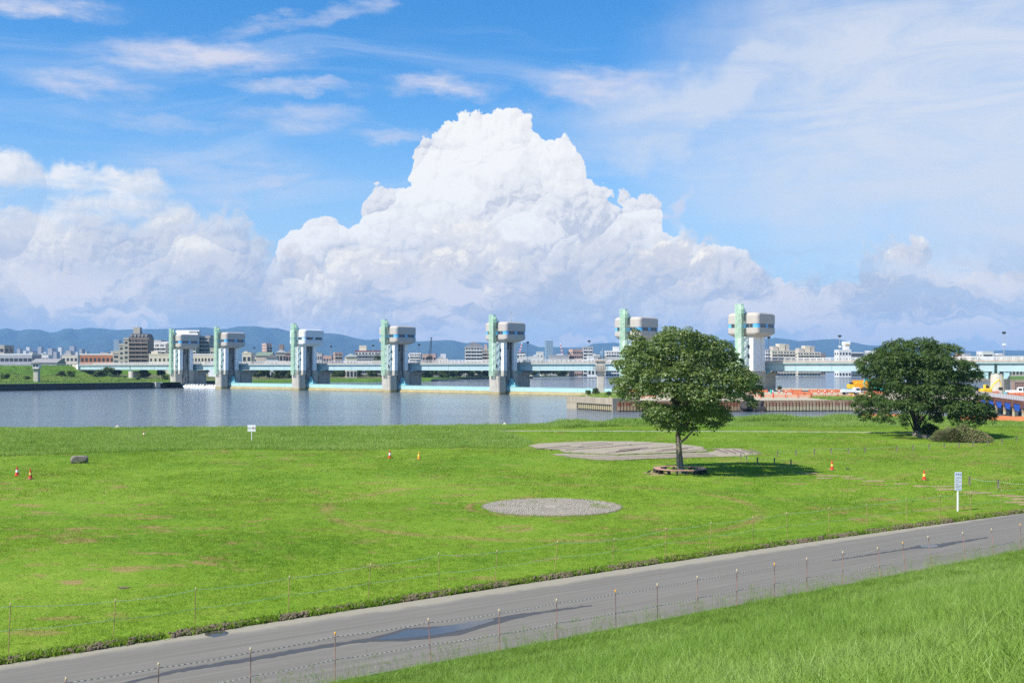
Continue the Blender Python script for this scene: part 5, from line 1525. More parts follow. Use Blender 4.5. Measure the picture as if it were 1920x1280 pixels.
def cluster(label, x0, x1, y0, Y):
    t = B('apartment_block', label, x0, x1, y0 + 11, Y, 6, 8, 'b_cream', 16, 0.12, balcony='b_cream', roofbox=[(.12, .34, 4.0, 'b_beige'), (.38, .62, 6.4, 'b_cream'), (.66, .8, 6.0, 'b_beige')])
cluster('cream apartment cluster with stair houses, right of the nearest gate tower', 1442, 1492, 646, 1000)
cluster('cream apartment cluster with stair houses, the more distant of the pair', 1491, 1539, 649, 1060)
B('apartment_block', 'small dark block right of the cream apartment clusters', 1537, 1548, 663, 1100, 4, 3, 'b_brown', 11)
sg = B('sign_tower', 'white stepped building with a tall sign tower left of the fern-leaved tree', 1573, 1596, 656, 900, 5, 4, 'b_white', 13, 0)
Hs = wz(656, 900) - CITY_Z
addpart(sg, 'tower', M['b_white'], lambda b: b.box(1.0, 4.4, -4, 4, Hs + .36, Hs + 4.2))
addpart(sg, 'sign_box', M['white'], lambda b: b.box(.6, 5.0, -4.4, 4.4, Hs + 4.202, Hs + 7.2))
addpart(sg, 'sign_stripe', M['yellow'], lambda b: b.box(1.0, 4.6, -4.5, -4.402, Hs + 4.4, Hs + 5.1))
B('office_building', 'low dark blue building right of the sign tower', 1596, 1619, 661, 950, 3, 5, 'b_dark', 13, 0, parapet='b_white', glass='glass_blue')
B('apartment_block', 'white stepped block at the left edge of the fern-leaved tree', 1630, 1648, 658, 950, 5, 3, 'b_white', 12, 0, balcony='b_white')
B('low_building', 'pink low building with red balconies right of the fern-leaved tree', 1792, 1812, 668, 900, 2, 4, 'b_pink', 11, 0, roofbox=[(.3, .65, 2.6, 'b_pink')])
B('low_building', 'cream low building right of the pink one', 1811, 1840, 668, 930, 2, 5, 'b_cream', 11)
B('office_building', 'white framed office block at far right', 1842, 1863, 659, 950, 4, 1, 'b_white', 12, 0, glass='glass', ww=.8, wh=.4)
B('low_building', 'pale low building beside the round pier lamp', 1864, 1884, 666, 950, 2, 4, 'b_grey', 11, 0, roofbox=[(.5, .9, 1.8, 'b_white')])
B('low_building', 'long low beige building at the right edge', 1884, 1945, 668, 900, 2, 9, 'b_beige', 12)
# hidden-by-rail row of low houses so that the skyline has no holes
pr = np.random.default_rng(77)
hx0 = 160
low_labels = 0
cols_ = ['b_white', 'b_cream', 'b_grey', 'b_beige', 'b_grey', 'b_white']
for k in range(32):
    x0_ = 60 + k * 58 + pr.uniform(-10, 10); w_ = pr.uniform(14, 34)
    Yk = pr.uniform(1150, 1900)
    if x0_ > 1240 and x0_ < 1400: continue
    B('distant_building', 'small hazy low building, ' + bay(x0_), x0_, x0_ + w_, pr.uniform(662, 673), Yk, 3, 4, cols_[k % 6], 14, 0, side_bays=0, group='low buildings scattered along the far skyline',
      roofbox=[(.2, .5, pr.uniform(1, 4), cols_[(k + 1) % 6])])
# tiny far skyline at the left, kilometres away
for k in range(34):
    x0_ = -10 + k * 5 + pr.uniform(-2, 2)
    B('far_building', 'tiny pale building in the hazy left skyline below the hills', x0_, x0_ + pr.uniform(4, 9), pr.uniform(655, 668) if k % 4 else pr.uniform(648, 656), pr.uniform(2600, 3800), 3, 0, cols_[k % 6], 20, 0, group='tiny skyline buildings at left')
for k in range(30):
    x0_ = 560 + k * 45 + pr.uniform(-12, 12)
    B('far_building', 'tiny hazy skyline building, ' + bay(x0_), x0_, x0_ + pr.uniform(5, 12), pr.uniform(661, 671), pr.uniform(2400, 3600), 3, 0, cols_[k % 6], 20, 0, group='tiny skyline buildings beyond the bridge')

# cranes on the skyline
def lattice(label, x, ybase, xt, yt, Y, mats, r=0.9):
    a = Vector((wx(x, Y), Y, wz(ybase, Y))); c = Vector((wx(xt, Y), Y, wz(yt, Y)))
    t = thing('lattice_crane', label, 'crane', a)
    n = 8; d = c - a
    for i in range(n):
        b = MB(); p = d * (i / n); q = d * ((i + 1) / n)
        side = Vector((d.z, 0, -d.x)).normalized() * r * (1 - 0.6 * i / n)
        b.tube([p + side, q + side * .93], .16, 4); b.tube([p - side, q - side * .93], .16, 4); b.tube([p + side, q - side], .12, 4); b.tube([p - side, q + side], .12, 4)
        b.build('boom_section', M[mats[i % len(mats)]], t)
    MB().box(-2.2, 2.2, -1.5, 1.5, -wz(ybase, Y) + CITY_Z, 0.3).build('crane_body', M[mats[0]], t)
lattice('tall dark lattice crane standing upright between two gate towers', 806, 668, 809, 632, 900, ['dark_steel'])
lattice('red and white slanting crane right of the mast tower', 973, 664, 979, 643, 1100, ['red', 'white'])
lattice('red and white slanting crane right of the glass high-rise', 1055, 668, 1051, 643, 1100, ['red', 'white'])
lattice('small dark slanting crane left of the pink office block', 1072, 668, 1064, 659, 900, ['dark_steel'], .7)

# guard rail along the levee top at left
gr = thing('guard_rail', 'pale guard rail along the left levee crest leading to the bridge', 'guard rail')
pts = [qp(s, 140, 12.0 + 0.8 * max(-1.6, min(1, (s + 60) / 150)) - 1.0) for s in np.arange(-330, 44, 4.0)]
for z in (0.45, 0.75):
    MB().tube([p + Vector((0, 0, z)) for p in pts], 0.08, 4).build('rail_beam', M['rail'], gr)
pm = MB().box(-0.07, 0.07, -0.07, 0.07, -0.1, 0.85).mesh('rail_post'); pm.materials.append(M['rail'])
for p in pts: link('rail_post', pm, gr, loc=p)

# ================================================================== trees and shrubs
def leaf_material(name, c1, c2, tcol, gloss=0.06):
    mt, g, out = newmat(name)
    r = isl(g); pos = posco(g)
    n = g.noise(pos, 0.9, 3, 0.6)
    col = g.mix(g.m('MULTIPLY', g.m('ADD', r, n), 0.5), c1, c2)
    hv = g.n('ShaderNodeHueSaturation', {'Color': col, 'Value': g.lin(r, 0, 1, 0.75, 1.3)}).outputs[0]
    d = g.n('ShaderNodeBsdfDiffuse', {'Color': hv})
    t = g.n('ShaderNodeBsdfTranslucent', {'Color': tcol + (1,)})
    mx = g.n('ShaderNodeMixShader', {0: 0.30, 1: d.outputs[0], 2: t.outputs[0]})
    gl = g.n('ShaderNodeBsdfGlossy', {'Roughness': 0.5, 'Color': (1, 1, 1, 1)})
    m2 = g.n('ShaderNodeMixShader', {0: gloss, 1: mx.outputs[0], 2: gl.outputs[0]})
    g.put(out.inputs['Surface'], m2.outputs[0])
    return mt
M['leaf_main'] = leaf_material('mid_green_leaf', (0.085, 0.138, 0.034), (0.155, 0.212, 0.056), (0.23, 0.32, 0.05), 0.03)
M['leaf_fern'] = leaf_material('dark_green_leaf', (0.042, 0.082, 0.018), (0.086, 0.140, 0.034), (0.13, 0.20, 0.03), 0.015)
M['leaf_far'] = leaf_material('far_tree_leaf', (0.045, 0.080, 0.022), (0.095, 0.135, 0.042), (0.13, 0.18, 0.04), 0.01)
M['leaf_bush'] = leaf_material('bush_leaf', (0.050, 0.095, 0.018), (0.100, 0.150, 0.035), (0.14, 0.2, 0.03), 0.02)
def bark_material(name, c1, c2):
    mt, g, out = newmat(name)
    co = objco(g)
    st = g.n('ShaderNodeMapping', {'Vector': co, 'Scale': (1, 1, 0.16)}).outputs[0]
    n = g.noise(st, 9.0, 5, 0.7); n2 = g.noise(co, 1.6, 3, 0.6)
    col = g.mix(g.ss(n, 0.35, 0.62), c1, c2)
    col = g.mix(g.ss(n2, 0.55, 0.72, 0, 0.5), col, (0.13, 0.14, 0.09))
    bsdf(g, out, col, 0.9, bumpn(g, n, 0.9, 0.04), spec=0.15)
    return mt
M['bark_pale'] = bark_material('pale_grey_bark', (0.075, 0.062, 0.048), (0.30, 0.265, 0.21))
M['bark_dark'] = bark_material('dark_bark', (0.020, 0.017, 0.014), (0.075, 0.062, 0.05))

def mesh_np(name, v, faces4, mat, smooth=False):
    me = bpy.data.meshes.new(name)
    nf = len(faces4); k = faces4.shape[1]
    me.vertices.add(len(v)); me.vertices.foreach_set('co', v.astype(np.float32).ravel())
    me.loops.add(nf * k); me.loops.foreach_set('vertex_index', faces4.astype(np.int32).ravel())
    me.polygons.add(nf)
    me.polygons.foreach_set('loop_start', np.arange(0, nf * k, k, dtype=np.int32))
    if smooth: me.polygons.foreach_set('use_smooth', np.ones(nf, bool))
    me.update(calc_edges=True); me.validate()
    me.materials.append(mat)
    return me
def unit(a): return a / np.maximum(np.linalg.norm(a, axis=-1, keepdims=True), 1e-9)
def leaves(lobes, per_m2, size, aspect, droop, r, flat=0.6, star=1, squash=0.85):
    """leaf faces on the shells of many lobes: returns vertices and quads"""
    C = []; N = []
    for (c, rad) in lobes:
        n = max(12, int(per_m2 * 4 * math.pi * rad * rad / star))
        d = unit(r.normal(size=(n, 3)))
        d[:, 2] = np.where((d[:, 2] < -0.25) & (r.random(n) < 0.6), -d[:, 2], d[:, 2])
        rr = rad * (0.58 + 0.50 * r.random(n) ** 0.55)
        # ragged: small bunches stand out of the lobe
        bunch = 1 + 0.16 * np.sin(d[:, 0] * 9 + c[0] * 5) * np.sin(d[:, 1] * 8 + c[1] * 3) + 0.14 * np.sin(d[:, 2] * 10 + c[2] * 4)
        p = np.asarray(c) + d * (rr * bunch)[:, None] * np.array([1, 1, squash])
        C.append(p); N.append(d)
    C = np.concatenate(C); N = np.concatenate(N)
    if star > 1:
        C = np.repeat(C, star, 0); N = np.repeat(N, star, 0)
    n = len(C)
    up = np.array([0, 0, 1.0])
    nrm = unit(N * 0.55 + up * flat + r.normal(size=(n, 3)) * 0.45)
    t = unit(np.cross(nrm, r.normal(size=(n, 3))))
    t = unit(t + N * 0.35 - up * droop)
    nrm = unit(nrm - t * np.sum(nrm * t, 1)[:, None])
    b = np.cross(nrm, t)
    L = size * r.uniform(0.5, 1.5, n)[:, None]; Wd = L * aspect
    if star > 1: C = C + t * L * 0.5
    fold = nrm * (L * 0.10)
    v0 = C - t * L * .5; v1 = C + b * Wd * .5 - fold; v2 = C + t * L * .5 - nrm * L * 0.12; v3 = C - b * Wd * .5 - fold
    V_ = np.stack([v0, v1, v2, v3], 1).reshape(-1, 3)
    Fq = np.arange(n * 4).reshape(n, 4)
    return V_, Fq

def lobes_from(pic, to_m, R_of, r, fill=0):
    out = []
    ws = {}
    pts = [(to_m(x, y), rr) for x, y, rr in pic]
    for ((x, z), rad) in pts:
        w = max(abs(x2) + r2 * 0.6 for ((x2, z2), r2) in pts if abs(z2 - z) < 1.2)
        ym = math.sqrt(max(0, w * w - x * x)) * 0.92
        ks = [0.0] if ym < 1.2 else [-0.85, 0.0, 0.85] if ym > 2.6 else [-0.6, 0.6]
        for k in ks:
            out.append((np.array([x + r.normal() * .12 * (k != 0), k * ym + r.normal() * 0.25, z + r.normal() * .15 * (k != 0) - abs(k) * 0.2]), rad * (1.0 if k == 0 else r.uniform(.85, 1.1))))
    return out

def limb(b, p0, p1, r0, r1, sag, r, n=5):
    p0 = Vector(p0); p1 = Vector(p1)
    pts = []
    for i in range(n + 1):
        t = i / n
        p = p0.lerp(p1, t) + Vector((r.normal() * .06, r.normal() * .06, 0)) * (1 if 0 < i < n else 0) * (p1 - p0).length * .35
        p.z += sag * math.sin(math.pi * t)
        pts.append(p)
    b.tube(pts, [r0 + (r1 - r0) * (i / n) for i in range(n + 1)], 7)
    return pts

# ---- bench tree
tr_ = np.random.default_rng(3)
TB = gp(1275, 887)                     # foot of the trunk
TS = 102.0
bt = thing('bench_tree', 'broad round-crowned tree standing inside the octagonal bench', 'tree', (TB.x, TB.y, LAWN))
PIC = [(540,140,90),(440,160,80),(640,150,85),(740,180,80),(830,230,80),(940,240,78),(975,300,66),(260,180,68),(330,220,80),(180,260,72),(130,310,55),(230,300,80),(350,310,90),(460,280,100),(580,270,100),(700,290,100),(820,320,90),
       (920,380,88),(1040,420,76),(1120,470,76),(1160,540,55),(1080,560,78),(1000,490,88),(180,420,78),(105,500,62),(95,560,56),(165,600,60),(220,530,78),(300,450,90),(330,560,80),(420,420,100),(540,400,110),(660,420,110),(780,450,100),
       (880,500,88),(430,560,88),(560,560,98),(690,570,98),(820,600,88),(930,590,78),(1060,620,52),(330,690,72),(315,760,52),(400,720,82),(405,800,66),(470,845,46),(510,740,88),(620,720,88),(720,750,82),(830,720,82),(890,770,66),
       (935,800,40),(560,840,56),(660,850,50),(760,820,54),(860,815,42),(620,640,88),(740,660,88),(1200,570,34),(215,130,40),(90,350,40)]
to_m = lambda x, y: ((x - 577) / TS, (1225 - y) / TS)
lob = lobes_from([(x, y, rr / TS * 0.84) for x, y, rr in PIC], to_m, None, tr_)
V_, Fq = leaves(lob, 68, 0.185, 0.62, 0.35, tr_, flat=0.62)
link('crown', mesh_np('crown', V_, Fq, M['leaf_main']), bt, kind='stuff')
b = MB()
b.tube([(0.08, 0, -0.15), (0.06, 0, 0.10), (0.02, 0, 0.5), (-0.06, 0, 1.4), (-0.10, 0.02, 2.3), (-0.16, 0.03, 3.0), (-0.18, 0.02, 4.2), (-0.1, 0, 5.6), (0.0, 0, 7.4)], [0.46, 0.36, 0.29, 0.235, 0.215, 0.20, 0.16, 0.12, 0.05], 12)
tk_ = b.build('trunk', M['bark_pale'], bt, smooth=True)
bigs = [l for l in lob if l[1] > 0.7]
for i in range(26):
    c, rad = bigs[int(tr_.integers(len(bigs)))]
    z0 = min(2.3 + 0.35 * c[2] * tr_.uniform(.3, 1.0), 6.0)
    b = MB(); limb(b, (-0.12, 0, z0), tuple(c * np.array([.9, .9, .98])), 0.10, 0.025, 0.3, tr_)
    b.build('limb', M['bark_dark'], bt, smooth=True)
b = MB(); limb(b, (-0.08, 0, 2.35), ((690 - 577) / TS, -0.3, (1225 - 860) / TS), 0.10, 0.07, -0.12, tr_); b.build('limb', M['bark_pale'], bt, smooth=True)

# ---- fern-leaved tree with several stems
FB = gp(1718, 818)
FS = 57.6
ft_ = thing('fern_leaved_tree', 'dark green many-stemmed tree with feathery leaves beside the rounded shrub', 'tree', (FB.x, FB.y, LAWN))
PIC2 = [(1060,170,58),(1180,165,62),(1290,190,58),(1350,205,50),(960,190,52),(930,255,58),(830,265,46),(755,300,34),(1020,260,74),(1130,270,80),(1250,280,80),(1370,290,60),(1460,310,52),(1510,350,46),(860,340,52),(960,350,74),
        (1060,370,84),(1180,380,90),(1300,380,84),(1420,400,70),(920,420,56),(1010,470,78),(1130,480,84),(1260,480,84),(1390,490,80),(1490,480,58),(1550,530,52),(825,520,40),(800,570,34),(870,560,56),(940,570,58),(838,640,38),(880,685,20),
        (930,640,50),(970,700,24),(1040,590,58),(1070,690,28),(1340,590,80),(1450,590,74),(1560,600,62),(1630,620,46),(1662,595,26),(1330,680,38),(1440,670,50),(1540,670,40),(1590,640,46),(1250,600,58)]
to_f = lambda x, y: ((x - 1165) / FS * .95, (805 - y) / FS)
lob2 = lobes_from([(x, y, rr / FS * 0.88) for x, y, rr in PIC2], to_f, None, tr_)
V_, Fq = leaves(lob2, 46, 0.40, 0.24, 0.55, tr_, flat=0.75, star=5, squash=0.8)
link('crown', mesh_np('crown', V_, Fq, M['leaf_fern']), ft_, kind='stuff')
b = MB(); b.tube([(0, 0, -0.1), (0, 0, 0.3), (0, 0, 0.7)], [0.55, 0.45, 0.36], 10); b.build('stem_base', M['bark_pale'], ft_, smooth=True)
for (zx, zy, y_, r0) in ((1040, 430, -1.0, .15), (1130, 380, .4, .19), (1180, 330, -.5, .20), (1235, 420, .6, .16), (1310, 430, -.3, .15), (1090, 480, 1.2, .13), (1400, 520, 1.0, .12), (960, 480, 1.2, .10), (1480, 560, -1.5, .09)):
    x1, z1 = to_f(zx, zy)
    p0 = Vector((x1 * .05, y_ * .1, 0.55)); p3 = Vector((x1, y_ * 2, z1))
    p1 = Vector((x1 * .20, y_ * .25, 1.9)); p2 = Vector((x1 * .55, y_ * .9, 1.9 + (z1 - 1.9) * .5))
    b = MB(); b.tube([p0, p1, p2, p3], [r0, r0 * .85, r0 * .6, r0 * .25], 8); b.build('stem', M['bark_dark'], ft_, smooth=True)
bigs2 = [l for l in lob2 if l[1] > 0.9]
for i in range(18):
    c, rad = bigs2[int(tr_.integers(len(bigs2)))]
    b = MB(); limb(b, (c[0] * .3, c[1] * .3, 2.2 + .35 * c[2]), tuple(c), 0.07, 0.02, 0.3, tr_); b.build('limb', M['bark_dark'], ft_, smooth=True)

# ---- shrub, dark bush and boulders at its foot
def spiky(n, rx, ry, h, r, length=0.7):
    th = r.uniform(0, 2 * np.pi, n); q = np.sqrt(r.random(n))
    x = rx * q * np.cos(th); y = ry * q * np.sin(th)
    z = h * (1 - q ** 2.6) * r.uniform(0.15, 1.0, n) ** 0.6 * (0.85 + .25 * np.sin(x * 2.3 + 1) * np.cos(y * 2.7) + .12 * np.sin(x * 5.1))
    d = unit(np.stack([x / rx * .9 + r.normal(0, .35, n), y / ry * .9 + r.normal(0, .35, n), 0.9 + r.normal(0, .25, n)], 1))
    s = unit(np.cross(d, r.normal(size=(n, 3))))
    L_ = length * r.uniform(.5, 1.2, n)[:, None]
    p = np.stack([x, y, z * .85], 1)
    w = 0.035
    v = np.stack([p - s * w, p + s * w, p + d * L_ * .6 + s * w * .7, p + d * L_ + np.array([0, 0, -.12])], 1).reshape(-1, 3)
    return v, np.arange(n * 4).reshape(n, 4)
def shrub_mat():
    mt, g, out = newmat('twiggy_shrub')
    r = isl(g); pos = posco(g)
    n = g.noise(pos, 0.8, 3, 0.6)
    col = g.mix(r, (0.14, 0.20, 0.06), (0.32, 0.34, 0.15))
    col = g.mix(g.ss(g.m('ADD', g.m('MULTIPLY', r, .6), g.m('MULTIPLY', n, .7)), 0.66, 0.88), col, (0.38, 0.29, 0.18))
    d = g.n('ShaderNodeBsdfDiffuse', {'Color': col}); t = g.n('ShaderNodeBsdfTranslucent', {'Color': (0.16, 0.18, 0.05, 1)})
    mx = g.n('ShaderNodeMixShader', {0: 0.25, 1: d.outputs[0], 2: t.outputs[0]})
    g.put(out.inputs['Surface'], mx.outputs[0]); return mt
M['shrub'] = shrub_mat()
SB = gp(1801, 828)
v, f = spiky(26000, 3.1, 1.9, 1.75, tr_, 0.62)
sh_ = thing('round_shrub', 'wide twiggy green and brown shrub right of the fern-leaved tree', 'shrub', SB)
link('foliage', mesh_np('foliage', v, f, M['shrub']), sh_, kind='stuff')
b = MB()
for i in range(14):
    a = i * 2.4; b2 = MB(); b2.tube([(0.3 * math.cos(a), 0.3 * math.sin(a), -0.05), (1.6 * math.cos(a), 1.0 * math.sin(a), 0.9)], [.05, .02], 5); b2.build('stem', M['bark_dark'], sh_)
DBp = gp(1742, 815)
db = thing('dark_bush', 'small dark bush tucked between the tree stems and the shrub', 'bush', DBp)
v, f = leaves([(np.array([0, 0, .8]), .8), (np.array([-.5, .2, .5]), .6), (np.array([.6, 0, .6]), .6)], 90, .22, .5, .3, tr_)
link('foliage', mesh_np('foliage', v, f, M['leaf_fern']), db, kind='stuff')
MB().tube([(0, 0, -.05), (0, 0, .9)], [.06, .03], 6).build('stem', M['bark_dark'], db)
for i, (px, py, r_, sq, lab) in enumerate([(1733, 822, .72, (1.25, .8, .62), 'pale flat boulder at the foot of the fern-leaved tree'), (1757, 823, .55, (.9, .8, .85), 'small boulder half under the left edge of the shrub')]):
    me = make_rock(r_, 31 + i, sq, 4); me.materials.append(M['rock'])
    p = gp(px, py); link('boulder', me, loc=p + Vector((0, 0, r_ * sq[2] * .35)), rz=i, label=lab, cat='boulder')
me = make_rock(.80, 47, (1.0, .75, .62), 4); me.materials.append(M['rock'])
p = gp(149, 868); link('boulder', me, loc=p + Vector((0, 0, .30)), rz=.3, label='grey granite boulder lying alone on the lawn at left', cat='boulder')

# ---- far trees and bushes: a few kinds, copied
def far_tree(h, w, r, mat, n_l=16, per=2.6, size=.95):
    lb = []
    for i in range(n_l):
        a = r.uniform(0, 6.28); q = math.sqrt(r.random()) * w * .38; z = h * r.uniform(.28, .86)
        lb.append((np.array([q * math.cos(a), q * math.sin(a), z]), w * r.uniform(.16, .26)))
    v, f = leaves(lb, per, size, .6, .2, r, flat=.5)
    return mesh_np('crown', v, f, mat)
fr = np.random.default_rng(8)
kinds = []
for k in range(5):
    h = [9, 11, 13, 10, 7][k]; w = [9, 8, 10, 11, 9][k]
    t = thing('riverside_tree', '', 'tree')
    link('crown', far_tree(h, w, fr, M['leaf_far'] if k % 2 == 0 else M['leaf_bush'], 18), t)
    MB().tube([(0, 0, -.3), (.1, 0, h * .6)], [.28, .12], 6).build('trunk', M['bark_dark'], t)
    kinds.append(t)
kused = [0] * 5
def plant(k, loc, sc, lab, cat='tree', group=None, name=None):
    t = kinds[k]
    o = t if not kused[k] else dup(t)
    kused[k] = 1
    o.location = loc; o.rotation_euler.z = fr.uniform(0, 6.28); o.scale = (sc, sc, sc * fr.uniform(.85, 1.1))
    if name: o.name = name
    tag(o, lab, cat, group)
def along(pl, step):
    out = []
    for p, q in zip(pl[:-1], pl[1:]):
        p = Vector((*p, 0)); q = Vector((*q, 0)); n = max(1, int((q - p).length / step))
        for i in range(n): out.append((p.lerp(q, i / n), (q - p).normalized()))
    return out
for i, (p, d) in enumerate(along([(-136, 632), (-123, 700), (-52, 763), (17, 882), (92, 985), (260, 1386)], 7.0)):
    nn = Vector((-d.y, d.x, 0))
    off = fr.uniform(5, 15); k = int(fr.integers(5))
    far_ = p.y > 800
    q = p + nn * off
    plant(k, (q.x, q.y, 2.6), fr.uniform(.75, 1.0) if p.x > -60 else fr.uniform(.55, .75), 'dark riverside tree seen under the bridge, ' + bay(960 + q.x * F / q.y), group='riverside trees beyond the weir')
for i, (p, d) in enumerate(along([(-112, 725), (-52, 785), (10, 905), (60, 1000)], 11.0)):
    nn = Vector((-d.y, d.x, 0)); q = p + nn * fr.uniform(16, 26)
    plant(int(fr.integers(5)), (q.x, q.y, 2.6), fr.uniform(.95, 1.25), 'taller tree topping the bridge rail, ' + bay(960 + q.x * F / q.y), group='tall trees behind the riverside row')
for i, (p, d) in enumerate(along([(302, 690), (307, 726), (345, 860), (420, 1100), (560, 1600)], 9.0)):
    q = p + Vector((d.y, -d.x, 0)) * fr.uniform(2, 10)
    plant(int(fr.integers(5)), (q.x, q.y, 2.6), fr.uniform(.75, 1.15), 'leafy tree on the right far bank, ' + ('left of the round bridge pier' if 960 + q.x * F / q.y < 1865 else 'right of the round bridge pier'), group='trees on the right far bank')
for i in range(26):
    x = 470 + i * 9 + fr.uniform(-3, 3)
    plant(int(fr.integers(5)), (x, 2092 + fr.uniform(0, 20), 2.6), fr.uniform(.6, .9), 'tiny far tree on the thin dark shoreline under the bridge', group='far shoreline trees')
# bushes on the left bank
for i, (px, py, Y, k, sc, lab) in enumerate([(114, 700, 600, 4, .55, 'bush on the levee foot left of the bridge abutment'), (133, 703, 590, 3, .42, 'low bush just left of the bridge abutment'), (51, 711, 545, 4, .42, 'bush left of the lookout tower on the rough bank'),
        (185, 702, 610, 4, .75, 'dark spreading bush under the bridge end'), (206, 700, 612, 3, .60, 'bush under the bridge right of the spreading one'), (218, 699, 615, 0, .6, 'bush under the bridge just left of the round-ended pier'), (272, 700, 600, 4, .70, 'bush right of the round-ended left pier'), (303, 700, 600, 0, .62, 'bush just left of the leftmost gate tower'),
        (310, 712, 565, 3, .35, 'low bush on the quay before the leftmost gate tower'), (258, 709, 560, 4, .3, 'tiny bush beside the quay fence'), (10, 712, 545, 3, .4, 'low bush at the left picture edge on the rough bank')]):
    p = Vector((wx(px, Y), Y, max(3.0, wz(py + 6, Y) - 0.6)))
    plant(k, p, sc, lab, 'bush', name='bush')
for o in kinds:
    pass
# growth on the tip of the spit
for i, (px, py, Y, k, sc, lab) in enumerate([(1118, 738, 300, 4, .26, 'green bush at the foot of the lookout on the spit'), (1103, 741, 290, 3, .16, 'low weeds left of the lookout bush on the spit'), (1140, 741, 285, 4, .2, 'weeds right of the lookout on the spit'), (1462, 728, 372, 4, .2, 'small weed bush on the shore right of the nearest gate tower')]):
    plant(k, (wx(px, Y), Y, 2.4), sc, lab, 'bush', name='bush')

# ================================================================== grass
def clump(name, n, h, spread, width, lean, mat, r, seg=3, tipdrop=0.35):
    vs = []; fs = []; k = 0
    for i in range(n):
        a = r.uniform(0, 6.28); q = spread * math.sqrt(r.random())
        base = np.array([q * math.cos(a), q * math.sin(a), -0.03])
        hd = r.uniform(0, 6.28); ln = h * r.uniform(.55, 1.15)
        dirv_ = np.array([math.cos(hd), math.sin(hd), 0]); side = np.array([-math.sin(hd), math.cos(hd), 0])
        bend = lean * r.uniform(.3, 1.5)
        w = width * r.uniform(.7, 1.3)
        for s in range(seg + 1):
            t = s / seg
            p = base + np.array([0, 0, 1]) * ln * (t - tipdrop * bend * t * t) + dirv_ * ln * bend * t * t
            ww = w * (1 - t) ** .6
            vs += [p - side * ww, p + side * ww]
        for s in range(seg):
            fs.append((k + 2 * s, k + 2 * s + 1, k + 2 * s + 3, k + 2 * s + 2))
        k += 2 * (seg + 1)
    return mesh_np(name, np.array(vs), np.array(fs), mat)
def scatter(name, pts, scale, protos, tilt=0.12, bias=(0, 0), seed=1, rotz=None, **kw):
    """one object: its points carry rotation and scale, geometry nodes set a clump on each"""
    r = np.random.default_rng(seed)
    n = len(pts)
    me = bpy.data.meshes.new(name)
    me.vertices.add(n); me.vertices.foreach_set('co', np.asarray(pts, np.float32).ravel())
    rot = np.stack([r.normal(0, tilt, n) + bias[0], r.normal(0, tilt, n) + bias[1], r.uniform(0, 6.28, n) if rotz is None else rotz], 1)
    at = me.attributes.new('rot', 'FLOAT_VECTOR', 'POINT'); at.data.foreach_set('vector', rot.astype(np.float32).ravel())
    at = me.attributes.new('scl', 'FLOAT', 'POINT'); at.data.foreach_set('value', np.asarray(scale, np.float32))
    at = me.attributes.new('pick', 'INT', 'POINT'); at.data.foreach_set('value', r.integers(0, len(protos), n).astype(np.int32))
    o = link(name, me, **kw)
    pc = bpy.data.collections.new(name + '_kinds')
    for i, pm_ in enumerate(protos):
        po = bpy.data.objects.new('%s_kind_%d' % (name, i), pm_); pc.objects.link(po)
    ng = bpy.data.node_groups.new(name, 'GeometryNodeTree')
    ng.interface.new_socket('Geometry', in_out='INPUT', socket_type='NodeSocketGeometry')
    ng.interface.new_socket('Geometry', in_out='OUTPUT', socket_type='NodeSocketGeometry')
    g = NT(ng)
    gi = g.n('NodeGroupInput'); go = g.n('NodeGroupOutput')
    ci = g.n('GeometryNodeCollectionInfo', {'Separate Children': True, 'Reset Children': True}); ci.inputs['Collection'].default_value = pc
    a1 = g.n('GeometryNodeInputNamedAttribute', {'Name': 'rot'}, data_type='FLOAT_VECTOR')
    a2 = g.n('GeometryNodeInputNamedAttribute', {'Name': 'scl'}, data_type='FLOAT')
    a3 = g.n('GeometryNodeInputNamedAttribute', {'Name': 'pick'}, data_type='INT')
    ip = g.n('GeometryNodeInstanceOnPoints', {'Pick Instance': True})
    ng.links.new(gi.outputs[0], ip.inputs['Points']); ng.links.new(ci.outputs[0], ip.inputs['Instance'])
    ng.links.new(a3.outputs[0], ip.inputs['Instance Index'])
    ng.links.new(a1.outputs[0], ip.inputs['Rotation']); ng.links.new(a2.outputs[0], ip.inputs['Scale'])
    ng.links.new(ip.outputs[0], go.inputs[0])
    md = o.modifiers.new('grass', 'NODES'); md.node_group = ng
    return o

gr_ = np.random.default_rng(21)
def in_view(x, y, z=LAWN, m=320):
    px = 960 + x * F / np.maximum(y, 1); py = HY + (CAMZ - z) * F / np.maximum(y, 1)
    return (y > 3) & (px > -m) & (px < 1920 + m) & (py < 1280 + m * 2)
# areas that stay free of grass
PAVE_R = 4.1
def poly_mask(x, y, poly):
    inside = np.zeros(len(x), bool); n = len(poly)
    for i in range(n):
        (x0, y0), (x1, y1) = poly[i], poly[(i + 1) % n]
        c = ((y0 > y) != (y1 > y)) & (x < (x1 - x0) * (y - y0) / (y1 - y0 + 1e-12) + x0)
        inside ^= c
    return inside
def g2(lst, z=LAWN): return [(p.x, p.y) for p in (gp(x, y, z) for x, y in lst)]
PLAZA = g2([(990, 836), (1010, 832), (1070, 829), (1130, 827.5), (1190, 828), (1262, 831.5), (1316, 838), (1328, 846), (1250, 849.5), (1160, 852.5), (1060, 849), (1050, 844), (1005, 840)])
STRIP = g2([(1030, 851.5), (1058, 850.5), (1160, 854), (1250, 851), (1330, 848), (1350, 842), (1326, 841), (1334, 840.5), (1392, 841.5), (1424, 852), (1390, 855.5), (1250, 859.5), (1140, 863.5), (1108, 862)])
